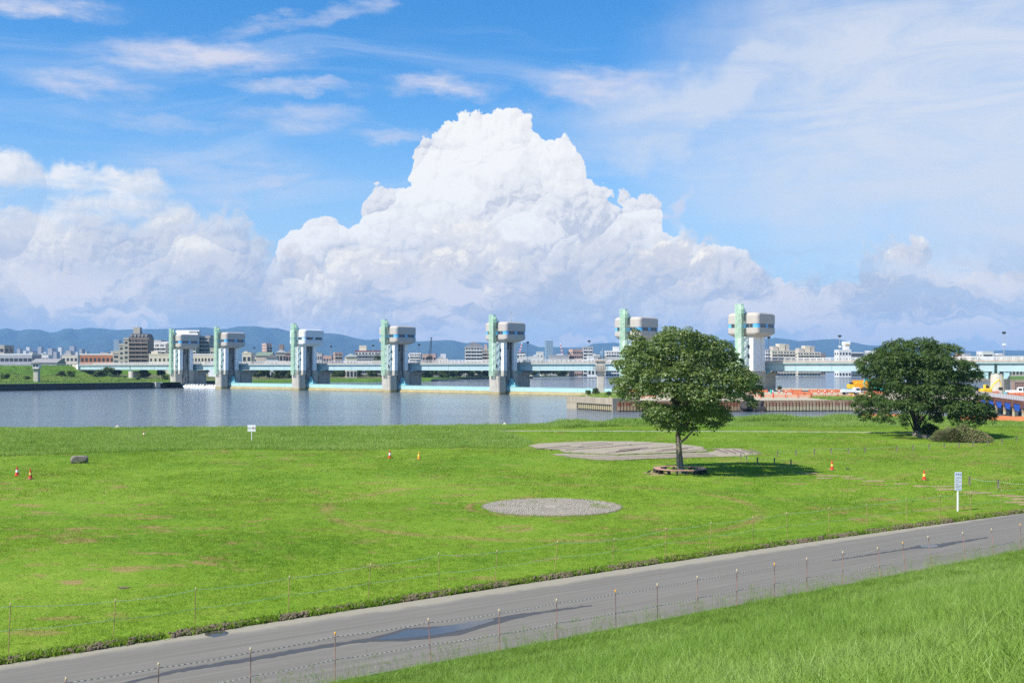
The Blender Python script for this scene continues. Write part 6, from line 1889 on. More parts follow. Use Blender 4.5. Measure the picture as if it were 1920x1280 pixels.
TALL = [(-130, 160)] + g2([(-400, 862), (0, 856), (150, 850), (300, 846), (420, 843), (500, 843), (620, 845), (700, 843.5), (790, 841), (880, 840), (975, 841), (985, 836), (1000, 829), (960, 815), (930, 808)]) + [(3, 152), (200, 148), (200, 200), (-130, 200)]
def ragged(poly, amp, seed):
    r = np.random.default_rng(seed); out = []
    for i in range(len(poly)):
        p = np.array(poly[i]); q = np.array(poly[(i + 1) % len(poly)])
        n = max(2, int(np.hypot(*(q - p)) / .45)); nn = np.array([-(q - p)[1], (q - p)[0]]) / max(1e-6, np.hypot(*(q - p)))
        for k in range(n):
            out.append(tuple(p + (q - p) * k / n + nn * r.normal() * amp * (k > 0)))
    return out
PLAZA = ragged(PLAZA, .12, 1); STRIP = ragged(STRIP, .10, 2)
PATH_PX = [(925, 807.8), (1000, 808), (1200, 808.5), (1400, 809), (1600, 810.3), (1712, 811.5)]
PATH_W = 0.55
path_pts = [gp(x, y) for x, y in PATH_PX]
def near_path(x, y):
    return np.abs(y - np.interp(x, [p.x for p in path_pts], [p.y for p in path_pts])) < 0.55
BARE = g2([(1198, 889), (1230, 884), (1330, 886), (1320, 891), (1235, 893)])
def bare(x, y, stones=()):
    b_ = np.hypot(x - PAVE_C.x, y - PAVE_C.y) < PAVE_R - 0.1
    b_ |= poly_mask(x, y, PLAZA) & (gr_.random(len(x)) > 0.06)
    b_ |= poly_mask(x, y, STRIP) & (gr_.random(len(x)) > 0.06)
    b_ |= near_path(x, y) & (x > -2.5) & (x < 62)
    b_ |= y < road_far(x) + 0.05
    b_ |= y > shore(x) + 0.2
    for (sx_, sy_) in STONES: b_ |= (np.abs(x - sx_) < 0.85) & (np.abs(y - sy_) < 0.45)
    return b_
STONES = g2([(1518, 887.5), (1553, 892), (1545, 896.5), (1588, 893.5), (1602, 897.3), (1640, 902), (1690, 907), (1728, 911.5), (1768, 912), (1775, 917.5), (1822, 922.5), (1840, 924), (1880, 929), (1902, 930.5), (1912, 936), (1905, 942), (1935, 946)])

lawn_k = [clump('lawn_tuft', 15, .085, .20, .0055, .55, M['blade_short'], gr_, 2) for i in range(4)]
lawn_far_k = [clump('lawn_tuft', 16, .105, .40, .011, .6, M['blade_short'], gr_, 2) for i in range(3)]
def lawn_pts(n, y0, y1):
    y = np.sqrt(gr_.uniform(y0 * y0, y1 * y1, n)); x = gr_.uniform(-.64, .64, n) * y
    k = in_view(x, y) & ~bare(x, y)
    return x[k], y[k]
x, y = lawn_pts(96000, 22, 66)
sc = gr_.uniform(.7, 1.35, len(x)) * (1 + .25 * vnoise(x / 6, y / 6, 40))
scatter('lawn_grass', np.stack([x, y, np.full(len(x), LAWN + .01)], 1), np.clip(sc, .5, 2), lawn_k, .25, seed=2, kind='stuff', label='short mown grass blades of the nearer lawn')
x, y = lawn_pts(118000, 66, 152)
sc = gr_.uniform(.7, 1.4, len(x)) * (1 + .3 * vnoise(x / 8, y / 8, 41))
scatter('lawn_grass', np.stack([x, y, np.full(len(x), LAWN + .0)], 1), np.clip(sc, .5, 2), lawn_far_k, .25, seed=3, kind='stuff', label='short mown grass blades of the farther lawn')

# long unmown grass towards the river
tall_k = [clump('tall_tuft', 16, .42, .34, .012, .55, M['blade_long'], gr_, 3) for i in range(4)]
y = np.sqrt(gr_.uniform(88 ** 2, 182 ** 2, 190000)); x = gr_.uniform(-.64, .64, len(y)) * y
k = poly_mask(x, y, TALL) & (y < shore(x) + .6) & ~(near_path(x, y) & (x > -2.5) & (x < 62))
x, y = x[k], y[k]
sc = gr_.uniform(.65, 1.25, len(x)) * (1 + .35 * vnoise(x / 7, y / 7, 42))
zz = np.where(shore(x) - y < 2, LAWN - np.clip(2 - (shore(x) + .2 - y), 0, 2) * .7, LAWN)
scatter('long_grass', np.stack([x, y, zz], 1), np.clip(sc, .35, 1.7), tall_k, .18, (0.0, 0.10), seed=4, kind='stuff', label='unmown long grass in front of the river')
# reeds on the bank at right
reed_k = [clump('reed_tuft', 12, 1.0, .34, .022, .45, M['blade_reed'], gr_, 3) for i in range(4)]
x = np.concatenate([gr_.uniform(4, 68, 9000), gr_.normal(31, 3.0, 1500), gr_.uniform(-75, 4, 1500)])
dist = np.concatenate([gr_.uniform(-.6, 13, 9000), gr_.uniform(0, 12, 1500), gr_.uniform(-.8, 1.0, 1500)])
y = shore(x) - dist
k = ~near_path(x, y) & (y > np.interp(x, [p.x for p in path_pts], [p.y for p in path_pts]) + .5) | (x < 0)
x, y = x[k], y[k]
dens = vnoise(x / 9, y / 9, 44)
k = (dens > -.15) | (gr_.random(len(x)) < .25)
x, y, dens = x[k], y[k], dens[k]
zz = np.where(shore(x) - y < 2, LAWN - np.clip(2 - (shore(x) + .2 - y), 0, 2) * .7, LAWN)
scatter('reeds', np.stack([x, y, zz], 1), np.clip(gr_.uniform(.55, 1.0, len(x)) + .3 * dens, .3, 1.35), reed_k, .14, (0, .08), seed=5, kind='stuff', label='tall rank reeds along the river edge')

# long grass of the levee slope in the foreground
lev_k = [clump('levee_tuft', 14, .36, .15, .0040, .95, M['blade_levee'], gr_, 4, .45) for i in range(6)]
n = 420000
sx_ = gr_.uniform(-34, 46, n); pp_ = gr_.uniform(0.25, 24.8, n)
nxl = np.interp(sx_, ls, nrm[:, 0]); nyl = np.interp(sx_, ls, nrm[:, 1])
x = sx_ + nxl * pp_; y = road_near_edge(sx_) + nyl * pp_; z = levee_z(pp_)
px = 960 + x * F / np.maximum(y, .5); py = HY + (CAMZ - z - .35) * F / np.maximum(y, .5)
k = (y > 0.5) & (px > -500) & (px < 3000) & (py < 2600) & (np.hypot(x, y) > 2.6)
x, y, z, pp_ = x[k], y[k], z[k], pp_[k]
sc = gr_.uniform(.7, 1.25, len(x)) * (1 + .30 * vnoise(x / 2.2, y / 2.2, 45)) * (np.interp(pp_, [0, 1.2, 4], [.62, .78, 1.0]) + .25 * vnoise(x / .9, y / .9, 46) * np.interp(pp_, [0, 3, 5], [1, 1, .4]))
scatter('levee_grass', np.stack([x, y, z], 1), np.clip(sc, .3, 1.8), lev_k, .20, (-.05, .20), seed=6, kind='stuff', label='long wind-combed grass covering the levee slope in front')
# thin flowering stalks along the road edge
def stalks(name, r):
    b = MB()
    for i in range(4):
        a = r.uniform(0, 6.28); q = r.uniform(0, .12); h = r.uniform(.6, .95)
        p0 = Vector((q * math.cos(a), q * math.sin(a), 0)); p1 = p0 + Vector((math.cos(a) * .12, math.sin(a) * .12, h))
        b.tube([p0, p0.lerp(p1, .5) + Vector((0, 0, .03)), p1], [.0035, .003, .002], 3, cap=False)
        for k in range(5):
            t = r.uniform(0, 6.28); b.tube([p1 - Vector((0, 0, .02 * k)), p1 + Vector((math.cos(t) * .11, math.sin(t) * .11, .05 - .02 * k))], [.003, .002], 3, cap=False)
    me = b.mesh(name); me.materials.append(M['blade_long']); return me
stk = [stalks('seed_stalk', gr_) for i in range(4)]
n = 900
sx_ = gr_.uniform(-14, 30, n); pp_ = np.abs(gr_.normal(0, .9, n)) + .05
x = sx_ + np.interp(sx_, ls, nrm[:, 0]) * pp_; y = road_near_edge(sx_) + np.interp(sx_, ls, nrm[:, 1]) * pp_
scatter('seed_stalks', np.stack([x, y, levee_z(pp_)], 1), gr_.uniform(.3, .75, n), stk, .15, (0, .1), seed=7, kind='stuff', label='pale flowering grass stalks leaning over the near road edge')

# turned soil and weeds along the far edge of the road
M['soil'] = soil_grass('turned_soil', (0.085, 0.064, 0.045), (0.24, 0.19, 0.135))
clod = []
for i in range(4):
    me = make_rock(.075, 60 + i, (1.2, .9, .7), 1); me.materials.append(M['soil']); clod.append(me)
n = 9000
x = gr_.uniform(-16, 34, n); band = vnoise(x / 2.5, x * 0, 50)
y = road_far(x) + np.abs(gr_.normal(.30, .17, n))
k = (band > -.05 + .5 * (vnoise(x / .7, x * 0 + 9, 77))) | (gr_.random(n) < .10)
x, y = x[k], y[k]; dd = y - road_far(x)
scatter('turned_soil', np.stack([x, y, LAWN + .02 + .10 * np.exp(-((dd - .3) / .22) ** 2) * gr_.uniform(.2, 1.1, len(x))], 1), gr_.uniform(.3, 1.15, len(x)), clod, .6, seed=8, kind='stuff', label='strip of dark turned soil clods along the far road edge')
weed_k = [clump('verge_tuft', 9, .15, .12, .012, .8, M['blade_short'] if i else M['leaf_bush'], gr_, 2) for i in range(3)]
n = 9000
x = gr_.uniform(-16, 34, n); y = road_far(x) + gr_.uniform(.05, .75, n)
k = vnoise(x / 1.8, x * 0 + 4, 51) > -.5
x, y = x[k], y[k]
scatter('verge_weeds', np.stack([x, y, np.full(len(x), LAWN + .05)], 1), gr_.uniform(.5, 1.3, len(x)), weed_k, .3, seed=9, kind='stuff', label='dark little weeds growing in the turned soil by the road')
# rough herbage of the far left bank
n = 15000
s_ = gr_.uniform(-150, 40, n); t_ = gr_.uniform(2, 139, n)
x = Q0.x + QL.x * s_ + QN.x * t_; y = Q0.y + QL.y * s_ + QN.y * t_
u_ = (x - W0.x) * DU.x + (y - W0.y) * DU.y
z = np.interp(t_, tl, zl) + np.where(t_ > 125, .8, 0) * np.clip((s_ + 60) / 150, -1.6, 1)
k = (u_ < -224) & (np.abs(x / y) < .5) & (vnoise(x / 16, y / 16, 61) > -.35)
x, y, z = x[k], y[k], z[k]
bank_k = [clump('bank_tuft', 12, 1.0, 1.1, .09, .6, M['leaf_bush'] if i == 0 else M['blade_long'], gr_, 2) for i in range(4)]
scatter('bank_herbage', np.stack([x, y, z], 1), np.clip(gr_.uniform(.35, 1.0, len(x)) + .3 * vnoise(x / 9, y / 9, 62), .2, 1.5), bank_k, .2, seed=14, kind='stuff', label='rough tufty herbage on the far left bank')
# grass on the spit and along quay tops
n = 2600
x = gr_.uniform(14, 60, n); y = gr_.uniform(246, 330, n)
pxx = 960 + x * F / y; pyy = HY + (CAMZ - 2.5) * F / y
k = poly_mask(x, y, spit) & (((pxx > 1070) & (pxx < 1165)))
x, y = x[k], y[k]
spit_k = [clump('spit_tuft', 14, .9, .5, .035, .5, M['blade_long'], gr_, 3) for i in range(3)]
x2 = gr_.uniform(74, 84, 900); y2 = gr_.uniform(251, 270, 900)
k2 = poly_mask(x2, y2, spit)
x = np.concatenate([x, x2[k2]]); y = np.concatenate([y, y2[k2]])
scatter('spit_grass', np.stack([x, y, np.full(len(x), 2.48)], 1), gr_.uniform(.4, 1.0, len(x)), spit_k, .15, seed=10, kind='stuff', label='tufty grass on the construction spit')

# ================================================================== things in the park
# ---- octagonal bench round the tree
bc = thing('octagonal_bench', 'low octagonal wooden bench encircling the bench tree', 'bench', (TB.x, TB.y + 0.05, LAWN))
R1, R0 = 2.15, 1.62
for i in range(8):
    a0 = math.radians(22.5 + 45 * i); a1 = math.radians(22.5 + 45 * (i + 1))
    g_ = 0.006
    for (ra, rb) in ((R0, R0 + .165), (R0 + .18, R0 + .345), (R0 + .36, R1)):
        b = MB(); b.prism([(ra * math.cos(a0 + g_), ra * math.sin(a0 + g_)), (rb * math.cos(a0 + g_), rb * math.sin(a0 + g_)), (rb * math.cos(a1 - g_), rb * math.sin(a1 - g_)), (ra * math.cos(a1 - g_), ra * math.sin(a1 - g_))], .36, .42)
        b.build('seat_board', M['wood_rose'], bc)
    for aa in (a0 + .13, (a0 + a1) / 2 + .13):
        rr = (R0 + R1) / 2 * (1 if aa < a0 + .2 else .93)
        M_ = Matrix.Translation((rr * math.cos(aa), rr * math.sin(aa), 0)) @ Matrix.Rotation(aa, 4, 'Z')
        b = MB(); b.box(-.20, .20, -.045, .045, -0.02, .359, M_); b.build('leg', M['dark_steel'], bc)
# worn earth by the bench
M['earth'] = soil_grass('worn_earth', (0.26, 0.19, 0.105), (0.37, 0.29, 0.17))
th = np.linspace(0, 2 * math.pi, 40)[:-1]
rad = 1 + 0.16 * np.sin(th * 3 + 1) + .12 * np.sin(th * 7) + .06 * np.sin(th * 13)
poly_sheet('worn_ground', [(TB.x - .55 + 2.35 * r_ * math.cos(t), TB.y - .25 + 1.9 * r_ * math.sin(t)) for t, r_ in zip(th, rad)], LAWN + .022, M['earth'], label='worn earth showing under and beside the octagonal bench')

# ---- round cobbled patch: rings of small setts
pv = thing('paved_circle', 'round patch of small grey cobbles set in rings on the lawn', 'paving', (PAVE_C.x, PAVE_C.y, LAWN))
mt, g, out = newmat('grey_cobble')
r = isl(g); n = g.noise(posco(g), 0.5, 3)
bsdf(g, out, g.mix(g.m('MULTIPLY', g.m('ADD', r, n), .5), (0.215, 0.19, 0.15), (0.42, 0.38, 0.31)), .85, bumpn(g, g.noise(posco(g), 30, 3), .5, .02), spec=.2)
M['cobble'] = mt
base = MB(); base.prism([(PAVE_R * 1.02 * math.cos(t) * (1 + .02 * math.sin(5 * t)), PAVE_R * 1.02 * math.sin(t)) for t in np.linspace(0, 2 * math.pi, 61)[:-1]], -.05, .026)
base.build('sand_bed', soil_grass('joint_sand', (0.16, 0.14, 0.10), (0.24, 0.215, 0.16)), pv)
b = MB()
pr_ = np.random.default_rng(4)
rr = .42
while rr < PAVE_R - .05:
    n = int(2 * math.pi * rr / .135)
    for i in range(n):
        if rr > 3.5 and pr_.random() < .12 + .5 * max(0, math.sin(3 * i / n * 6.28 + 1) - .6): continue
        a = 2 * math.pi * (i + .5 * (int(rr * 10) % 2)) / n; h = .045 + pr_.uniform(-.012, .012)
        da = .5 * .115 / rr
        q = [(rr + dr_) * np.array([math.cos(a + dd_), math.sin(a + dd_)]) for dr_, dd_ in ((-.057, -da), (.057, -da), (.057, da), (-.057, da))]
        c = sum(q) / 4
        top = [c + (p_ - c) * .86 for p_ in q]
        vs = [(p_[0], p_[1], .0) for p_ in q] + [(p_[0], p_[1], h) for p_ in top]
        b.add(vs, [(4, 5, 6, 7), (0, 1, 5, 4), (1, 2, 6, 5), (2, 3, 7, 6), (3, 0, 4, 7)])
    rr += .132
b.build('cobble', M['cobble'], pv, kind='stuff')
b = MB(); b.loft([[(r_ * math.cos(t), r_ * math.sin(t), z) for t in np.linspace(0, 2 * math.pi, 25)[:-1]] for r_, z in ((.40, 0), (.40, .04), (.34, .055))]); b.build('centre_slab', M['cobble'], pv)
# weeds in it
wk = [clump('weed_tuft', 12, .13, .16, .01, .7, M['blade_short'], gr_, 2) for i in range(2)]
wp_ = []
for (px_, py_, sx__, sy__, n) in ((1121, 950, 9, 2, 26), (1001, 940.5, 3, .6, 5), (1038, 940.5, 3, .6, 6), (941, 947, 3, .8, 6), (1112, 942, 3, .6, 4), (1085, 937.5, 12, .5, 6)):
    for i in range(n):
        p = gp(px_ + gr_.normal() * sx__, py_ + gr_.normal() * sy__); wp_.append((p.x, p.y, LAWN + .03))
scatter('paving_weeds', wp_, gr_.uniform(.7, 1.6, len(wp_)), wk, .2, seed=12, kind='stuff', label='small weed tufts growing between the cobbles of the round patch')

# ---- striped plaza: raised pale hexagon and a lower strip with chevrons
def paver_mat(name, c):
    mt, g, out = newmat(name)
    pos = posco(g)
    br_ = g.n('ShaderNodeTexBrick', {'Vector': pos, 'Scale': 4.0, 'Mortar Size': .012, 'Color1': mul(c, 1.1) + (1,), 'Color2': mul(c, .9) + (1,), 'Mortar': mul(c, .55) + (1,)})
    n = g.noise(pos, .5, 5, .65)
    col = g.mix(g.ss(n, .56, .70, 0, .55), br_.outputs[0], (0.20, 0.19, 0.12))
    bsdf(g, out, col, .9, spec=.15); return mt
M['paver_pale'] = paver_mat('pale_pavers', (0.335, 0.29, 0.215))
M['paver_rose'] = paver_mat('rose_brown_pavers', (0.20, 0.155, 0.13))
pz = tag(poly_sheet('plaza', PLAZA, LAWN + .055, M['paver_pale'], kind='structure'), 'pale raised plaza with brown paver bars behind the bench tree')
b = MB()
for i in range(len(PLAZA)):
    p, q = PLAZA[i], PLAZA[(i + 1) % len(PLAZA)]
    b.add([(p[0], p[1], LAWN - .05), (q[0], q[1], LAWN - .05), (q[0], q[1], LAWN + .055), (p[0], p[1], LAWN + .055)], [(0, 1, 2, 3)])
b.build('plaza_edge', M['paver_rose'], kind='structure', label='low edge of the raised plaza')
tag(poly_sheet('paved_strip', STRIP, LAWN + .03, M['paver_pale'], kind='structure'), 'lower strip of pale and brown paver bands in front of the plaza')
def bar(px0, py0, px1, py1, wpx, z, parent=None):
    q = g2([(px0, py0 - wpx), (px1, py1 - wpx), (px1, py1 + wpx), (px0, py0 + wpx)], z)
    b = MB(); b.prism(q, z - .03, z + .004); return b.build('paver_bar', M['paver_rose'], parent)
for q in ((1005, 841, 1070, 835, .8), (1030, 842, 1095, 836.5, .55), (1060, 843, 1110, 839.5, .8), (1085, 838, 1150, 831.5, .7), (1112, 840, 1185, 833, .8), (1135, 849, 1200, 842, .6), (1155, 846.5, 1205, 841, 1.0), (1160, 843, 1215, 838.5, .9),
          (1205, 841.5, 1262, 836, .6), (1230, 846, 1290, 840.5, .9), (1240, 843, 1300, 838, .6), (1270, 846, 1322, 841.5, .7), (1090, 833, 1140, 829.5, .5), (1180, 834, 1225, 831, .4)):
    bar(*q[:4], q[4], LAWN + .060, pz)
st_ = bpy.data.objects['paved_strip']
for q in ((1040, 853.2, 1160, 855.8, .45), (1060, 857, 1150, 858.8, .45), (1100, 860.6, 1150, 861.4, .4), (1160, 855.9, 1330, 850.2, .5), (1150, 858.9, 1340, 852.4, .5), (1150, 861.5, 1345, 854.6, .45)):
    bar(*q[:4], q[4], LAWN + .034, st_)
for i in range(5):
    x = 1343 + i * 15.5
    bar(x, 842.2, x + 22, 850 - abs(i - 3) * .3, 1.5 if i % 1 == 0 else 1, LAWN + .034, st_).scale = (1, 1, 1)

# ---- pale kerb path along the long grass
b = MB()
for (p, q) in zip(path_pts[:-1], path_pts[1:]):
    n = max(1, int((q - p).length / 2.2))
    for i in range(n):
        a = p.lerp(q, i / n); c = p.lerp(q, (i + .985) / n); w = Vector((0, PATH_W / 2, 0))
        MBi = MB().prism([(a.x, a.y - .2), (c.x, c.y - .2), (c.x, c.y + .2), (a.x, a.y + .2)], LAWN - .05, LAWN + .07)
        MBi.build('kerb_slab', M['conc'], None if False else bpy.data.objects.get('kerb_path') or tag(thing('kerb_path', 'thin pale line of concrete slabs along the long grass', 'path'), kind='structure'))
kp = bpy.data.objects['kerb_path']
if 'category' in kp.keys(): del kp['category']

# ---- stepping stones towards the right edge
sp2 = thing('stepping_path', 'line of worn sandy stepping slabs running to the right edge', None); sp2['kind'] = 'structure'
for i, (x, y) in enumerate(STONES):
    w = 1.25 + .35 * math.sin(i * 1.7); d = .42 + .08 * math.sin(i * 2.9)
    n = 14; pts = [(x + w * .55 * math.cos(t) * (1 + .05 * math.sin(3 * t + i)), y + d * math.copysign(abs(math.sin(t)) ** .5, math.sin(t)) * .8) for t in np.linspace(0, 2 * math.pi, n + 1)[:-1]]
    MB().prism(pts, LAWN - .03, LAWN + .035).build('stepping_stone', M['earth'], sp2)

# ---- rope fences on thin rods
def rope_mat(name, c1, c2, fq):
    mt, g, out = newmat(name)
    uv = g.n('ShaderNodeUVMap', uv_map='rope').outputs[0]
    s = g.n('ShaderNodeSeparateXYZ', {0: uv}).outputs[0]
    w = g.m('FRACT', g.m('MULTIPLY', s, fq))
    bsdf(g, out, g.mix(g.ss(w, .45, .55), c1, c2), .7); return mt
M['rope_green'] = rope_mat('pale_green_twisted_rope', (0.28, 0.42, 0.33), (0.50, 0.62, 0.52), 9.0)
M['rope_white'] = rope_mat('black_and_white_twisted_rope', (0.05, 0.05, 0.05), (0.75, 0.75, 0.72), 7.0)
M['rod_tan'] = plain('tan_rod', (0.42, 0.27, 0.13), .6, .12, 5.0)
M['rod_rust'] = plain('pinkish_rusty_rod', (0.40, 0.20, 0.155), .65, .15, 5.0)
M['cap_pale'] = plain('pale_cap', (0.62, 0.50, 0.30), .5, .05, 4.0)
M['cap_orange'] = plain('orange_cap', (0.80, 0.40, 0.04), .5, .05, 4.0)
def rope(parent, pts, rad, mat, sag):
    full = []
    for p, q in zip(pts[:-1], pts[1:]):
        for k in range(6):
            t = k / 6; v_ = p.lerp(q, t); v_.z -= sag * 4 * t * (1 - t); full.append(v_)
    full.append(pts[-1])
    b = MB(); b.tube(full, rad, 5)
    o = b.build('rope', mat, parent, smooth=True)
    me = o.data; uvl = me.uv_layers.new(name='rope')
    acc = [0.0]
    for p, q in zip(full[:-1], full[1:]): acc.append(acc[-1] + (q - p).length)
    li = np.zeros(len(me.loops), int); me.loops.foreach_get('vertex_index', li)
    uv = np.zeros((len(me.loops), 2), np.float32); uv[:, 0] = np.array(acc)[np.minimum(li // 5, len(acc) - 1)] + (li % 5) * .02
    uvl.data.foreach_set('uv', uv.ravel())
def rod_fence(label, feet, tops, rodm, capm, ropem, r_rod, frac, rr, sag, cap_r):
    t = thing('rope_fence', label, 'fence')
    for i, (a, c) in enumerate(zip(feet, tops)):
        b = MB(); b.tube([a - Vector((0, 0, .15)), c], r_rod, 6); o = b.build('post', rodm, t)
        k = MB(); k.tube([c - Vector((0, 0, .05)), c - Vector((0, 0, .005)), c + Vector((0, 0, .02))], [cap_r, cap_r * 1.1, cap_r * .5], 7); k.build('post_cap', capm[i % len(capm)], o)
    for fz in frac:
        pts = [a.lerp(c, fz) for a, c in zip(feet, tops)]
        p0 = pts[0] + (pts[0] - pts[1]) * 1.2; p1 = pts[-1] + (pts[-1] - pts[-2]) * 1.2
        p0.z = pts[0].z; p1.z = pts[-1].z
        rope(t, [p0] + pts + [p1], rr, ropem, sag)
    return t
FAR = [((19.5, 1130), (15.5, 1225)), ((216.5, 1122.5), (212, 1194)), ((367, 1101), (365, 1175)), ((543, 1079), (540, 1145)), ((695, 1056), (689.5, 1125)), ((822.5, 1036), (823, 1106)), ((932, 1031), (928, 1090)), ((1045.7, 1014), (1039.6, 1070)),
       ((1151.7, 1009), (1147.5, 1054)), ((1248.7, 989), (1246.9, 1043.6)), ((1333, 978.5), (1330.5, 1027.7)), ((1411.6, 968), (1413, 1017)), ((1475, 960), (1477, 1007.5)), ((1554.5, 951), (1554, 999)), ((1625, 944), (1626, 987.5)),
       ((1699, 934), (1700, 981)), ((1762.5, 927), (1762.5, 972.5)), ((1819.5, 922.5), (1821, 964)), ((1877.5, 917.5), (1877.5, 956))]
feet, tops = [], []
for (tx, ty), (bx, by) in FAR:
    a = gp(bx, by); s = F / a.y; h = (by - ty) / s
    feet.append(a); tops.append(a + Vector(((tx - bx) / s, 0, h)))
rod_fence('fence of thin tan rods and two pale green ropes beyond the road', feet, tops, M['rod_tan'], [M['cap_pale']], M['rope_green'], .013, (.94, .47), .006, .05, .018)
feet, tops = [], []
for (tx, ty), ln, q in zip(FENCE_NEAR_TOP, FENCE_NEAR_LEAN, near_pts):
    s = F / q.y
    tops.append(q.copy()); feet.append(Vector((q.x + ln / s, q.y - .05, LAWN + .1)))
rod_fence('fence of pinkish rusty rods and two black and white ropes on the near road edge', feet, tops, M['rod_rust'], [M['cap_pale'], M['cap_pale'], M['cap_pale'], M['cap_orange']], M['rope_white'], .012, (.91, .42), .0075, .03, .024)
# low stake-and-rope line across the lawn
LOW = [(1389, 861), (1400, 865.5), (1420, 868), (1452, 869), (1483, 871.8)]
LOW2 = [(1458, 857), (1492.5, 855), (1527, 852), (1558.5, 850.5), (1590.5, 850.5), (1621.5, 849), (1681.5, 846), (1712, 844), (1742, 842.5), (1770.5, 840.5), (1798, 839), (1824.5, 837.5), (1852, 835), (1878.5, 831.5), (1905.5, 828), (1935, 824.5)]
LOW3 = [(1818, 909), (1871.5, 915.5), (1935, 921)]
def stake_line(label, lst, h, sag, ropem=M['rope_green']):
    t = thing('stake_fence', label, 'fence')
    pm = MB().box(-.05, .05, -.05, .05, -.1, h).mesh('stake'); pm.materials.append(M['bark_pale'])
    pts = []
    for x, y in lst:
        p = gp(x, y); link('stake', pm, t, loc=p); pts.append(p + Vector((0, 0, h - .08)))
    rope(t, pts, .009, ropem, sag)
stake_line('low wooden stakes with a slack rope by the chevron paving', LOW, .5, .06)
stake_line('long row of low wooden stakes crossing the lawn at right', LOW2, .55, .03)
stake_line('short wooden stakes with a pale rope beside the tall notice sign', LOW3, .6, .12, M['rope_white'])

# ---- cones on the lawn
def lawn_cone(px, py, hpx, body, sleeve, lab, text=False):
    p = gp(px, py); h = hpx * p.y / F
    t = make_cone(body, sleeve, h * .96, base=M['red'] if sleeve is M['white'] else M['rod_rust'])
    t.location = p + Vector((0, 0, .01)); t.rotation_euler.z = px * .1
    tag(t, lab, 'traffic cone', 'traffic cones on the lawn')
    if text:
        k = MB()
        for i in range(3):
            z = h * (.34 + .09 * i); k.box(-.05 + .008 * i, .045 - .006 * i, -.128 + .016 * i, -.085, z, z + h * .035)
        k.build('cone_print', M['dark_steel'], t)
M['cone_yellow'] = plain('yellow_cone_sleeve', (0.78, 0.62, 0.10), .5, .1, 6.0)
lawn_cone(32, 892, 18, M['red'], M['white'], 'red and white traffic cone at the left edge of the lawn')
lawn_cone(57, 897.5, 19, M['red'], M['cone_yellow'], 'red cone with a yellow printed sleeve just right of the red and white one', True)
lawn_cone(270, 819, 12, M['red'], M['white'], 'red and white cone up in the long grass left of the white board sign')
lawn_cone(731, 859, 16, M['red'], M['white'], 'left of two small cones in mid lawn, red and white')
lawn_cone(785.5, 861, 15, M['amber'], M['cone_yellow'], 'right of two small cones in mid lawn, orange with pale sleeve')
lawn_cone(1560, 881, 18, M['red'], M['cone_yellow'], 'red cone with yellow sleeve right of the tree shadow', True)
lawn_cone(1733, 900, 19, M['red'], M['cone_yellow'], 'red cone with yellow sleeve left of the tall notice sign', True)

# ---- signs
def text(parent, body, loc, size, mat, rot=(math.pi / 2, 0, 0), name='lettering', ext=.004, xs=1.0):
    c = bpy.data.curves.new(name, 'FONT'); c.body = body; c.size = size; c.extrude = ext; c.align_x = 'CENTER'; c.align_y = 'CENTER'
    c.materials.append(mat)
    o = bpy.data.objects.new(name, c); COL.objects.link(o); o.parent = parent; o.location = loc; o.rotation_euler = rot; o.scale = (xs, 1, 1)
    return o
M['ink'] = plain('dark_print', (0.05, 0.05, 0.06), .7, .02, 1)
M['ink_blue'] = plain('blue_print', (0.05, 0.12, 0.30), .7, .02, 1)
M['ink_red'] = plain('red_print', (0.50, 0.05, 0.04), .7, .02, 1)
M['sign_grey'] = plain('bluish_white_board', (0.56, 0.61, 0.68), .5, .03, 2)
a = gp(472, 831)
sg1 = thing('board_sign', 'small white board on a white pole in the long grass by the river', 'sign', a)
s = F / a.y
hb0, hb1 = (831 - 808.5) / s, (831 - 796.5) / s; hw1 = 7.6 / s
b = MB(); b.box(-hw1, hw1, -.05, -.02, hb0, hb1); brd = b.build('sign_board', M['white'], sg1); bevel(brd, .012, 2)
b = MB(); b.cyl(0, 0, -.2, hb1 - .05, .045, .045, 10); b.build('pole', M['white'], sg1)
zc = (hb0 + hb1) / 2
text(brd, 'ゴルフ', (-.17, -.056, zc), .23, M['ink'])
text(brd, '禁', (.175, -.056, zc), .25, M['ink_red'])
text(brd, '止', (.40, -.056, zc), .21, M['ink'])
a = gp(1796, 958)
sg2 = thing('notice_sign', 'tall pale notice board with lines of print on a white post by the road', 'sign', a)
s = F / a.y
hb0, hb1 = (958 - 919) / s, (958 - 884.5) / s; hw2 = 6.6 / s
b = MB(); b.box(-hw2, hw2, -.06, -.03, hb0, hb1); brd = b.build('notice_board', M['sign_grey'], sg2); bevel(brd, .01, 2); brd.rotation_euler.z = .0
b = MB(); b.cyl(0, 0, -.2, hb0 + .3, .055, .055, 10); b.build('post', M['white'], sg2)
pr3 = np.random.default_rng(9)
H2 = hb1 - hb0
def printed_line(fz, x0, x1, hgt, mat, gap=.25):
    """rows of small unreadable marks, as far away print looks"""
    b = MB(); x = x0
    z = hb0 + H2 * fz
    while x < x1:
        w = pr3.uniform(.5, 1.0) * hgt
        b.box(x, min(x + w, x1), -.0635, -.0605, z - hgt / 2 * pr3.uniform(.5, 1), z + hgt / 2 * pr3.uniform(.5, 1)); x += w + hgt * gap
    b.build('printed_line', mat, brd)
printed_line(.88, -hw2 * .75, hw2 * .8, .085, M['ink_blue'], .5)
for fz, x1 in ((.70, .85), (.585, .1), (.48, .8), (.35, -.1), (.26, .8), (.175, .4)):
    printed_line(fz, -hw2 * .75, hw2 * x1, .036, M['ink'], .35)
printed_line(.07, -hw2 * .7, hw2 * .75, .03, M['ink_blue'], .4)

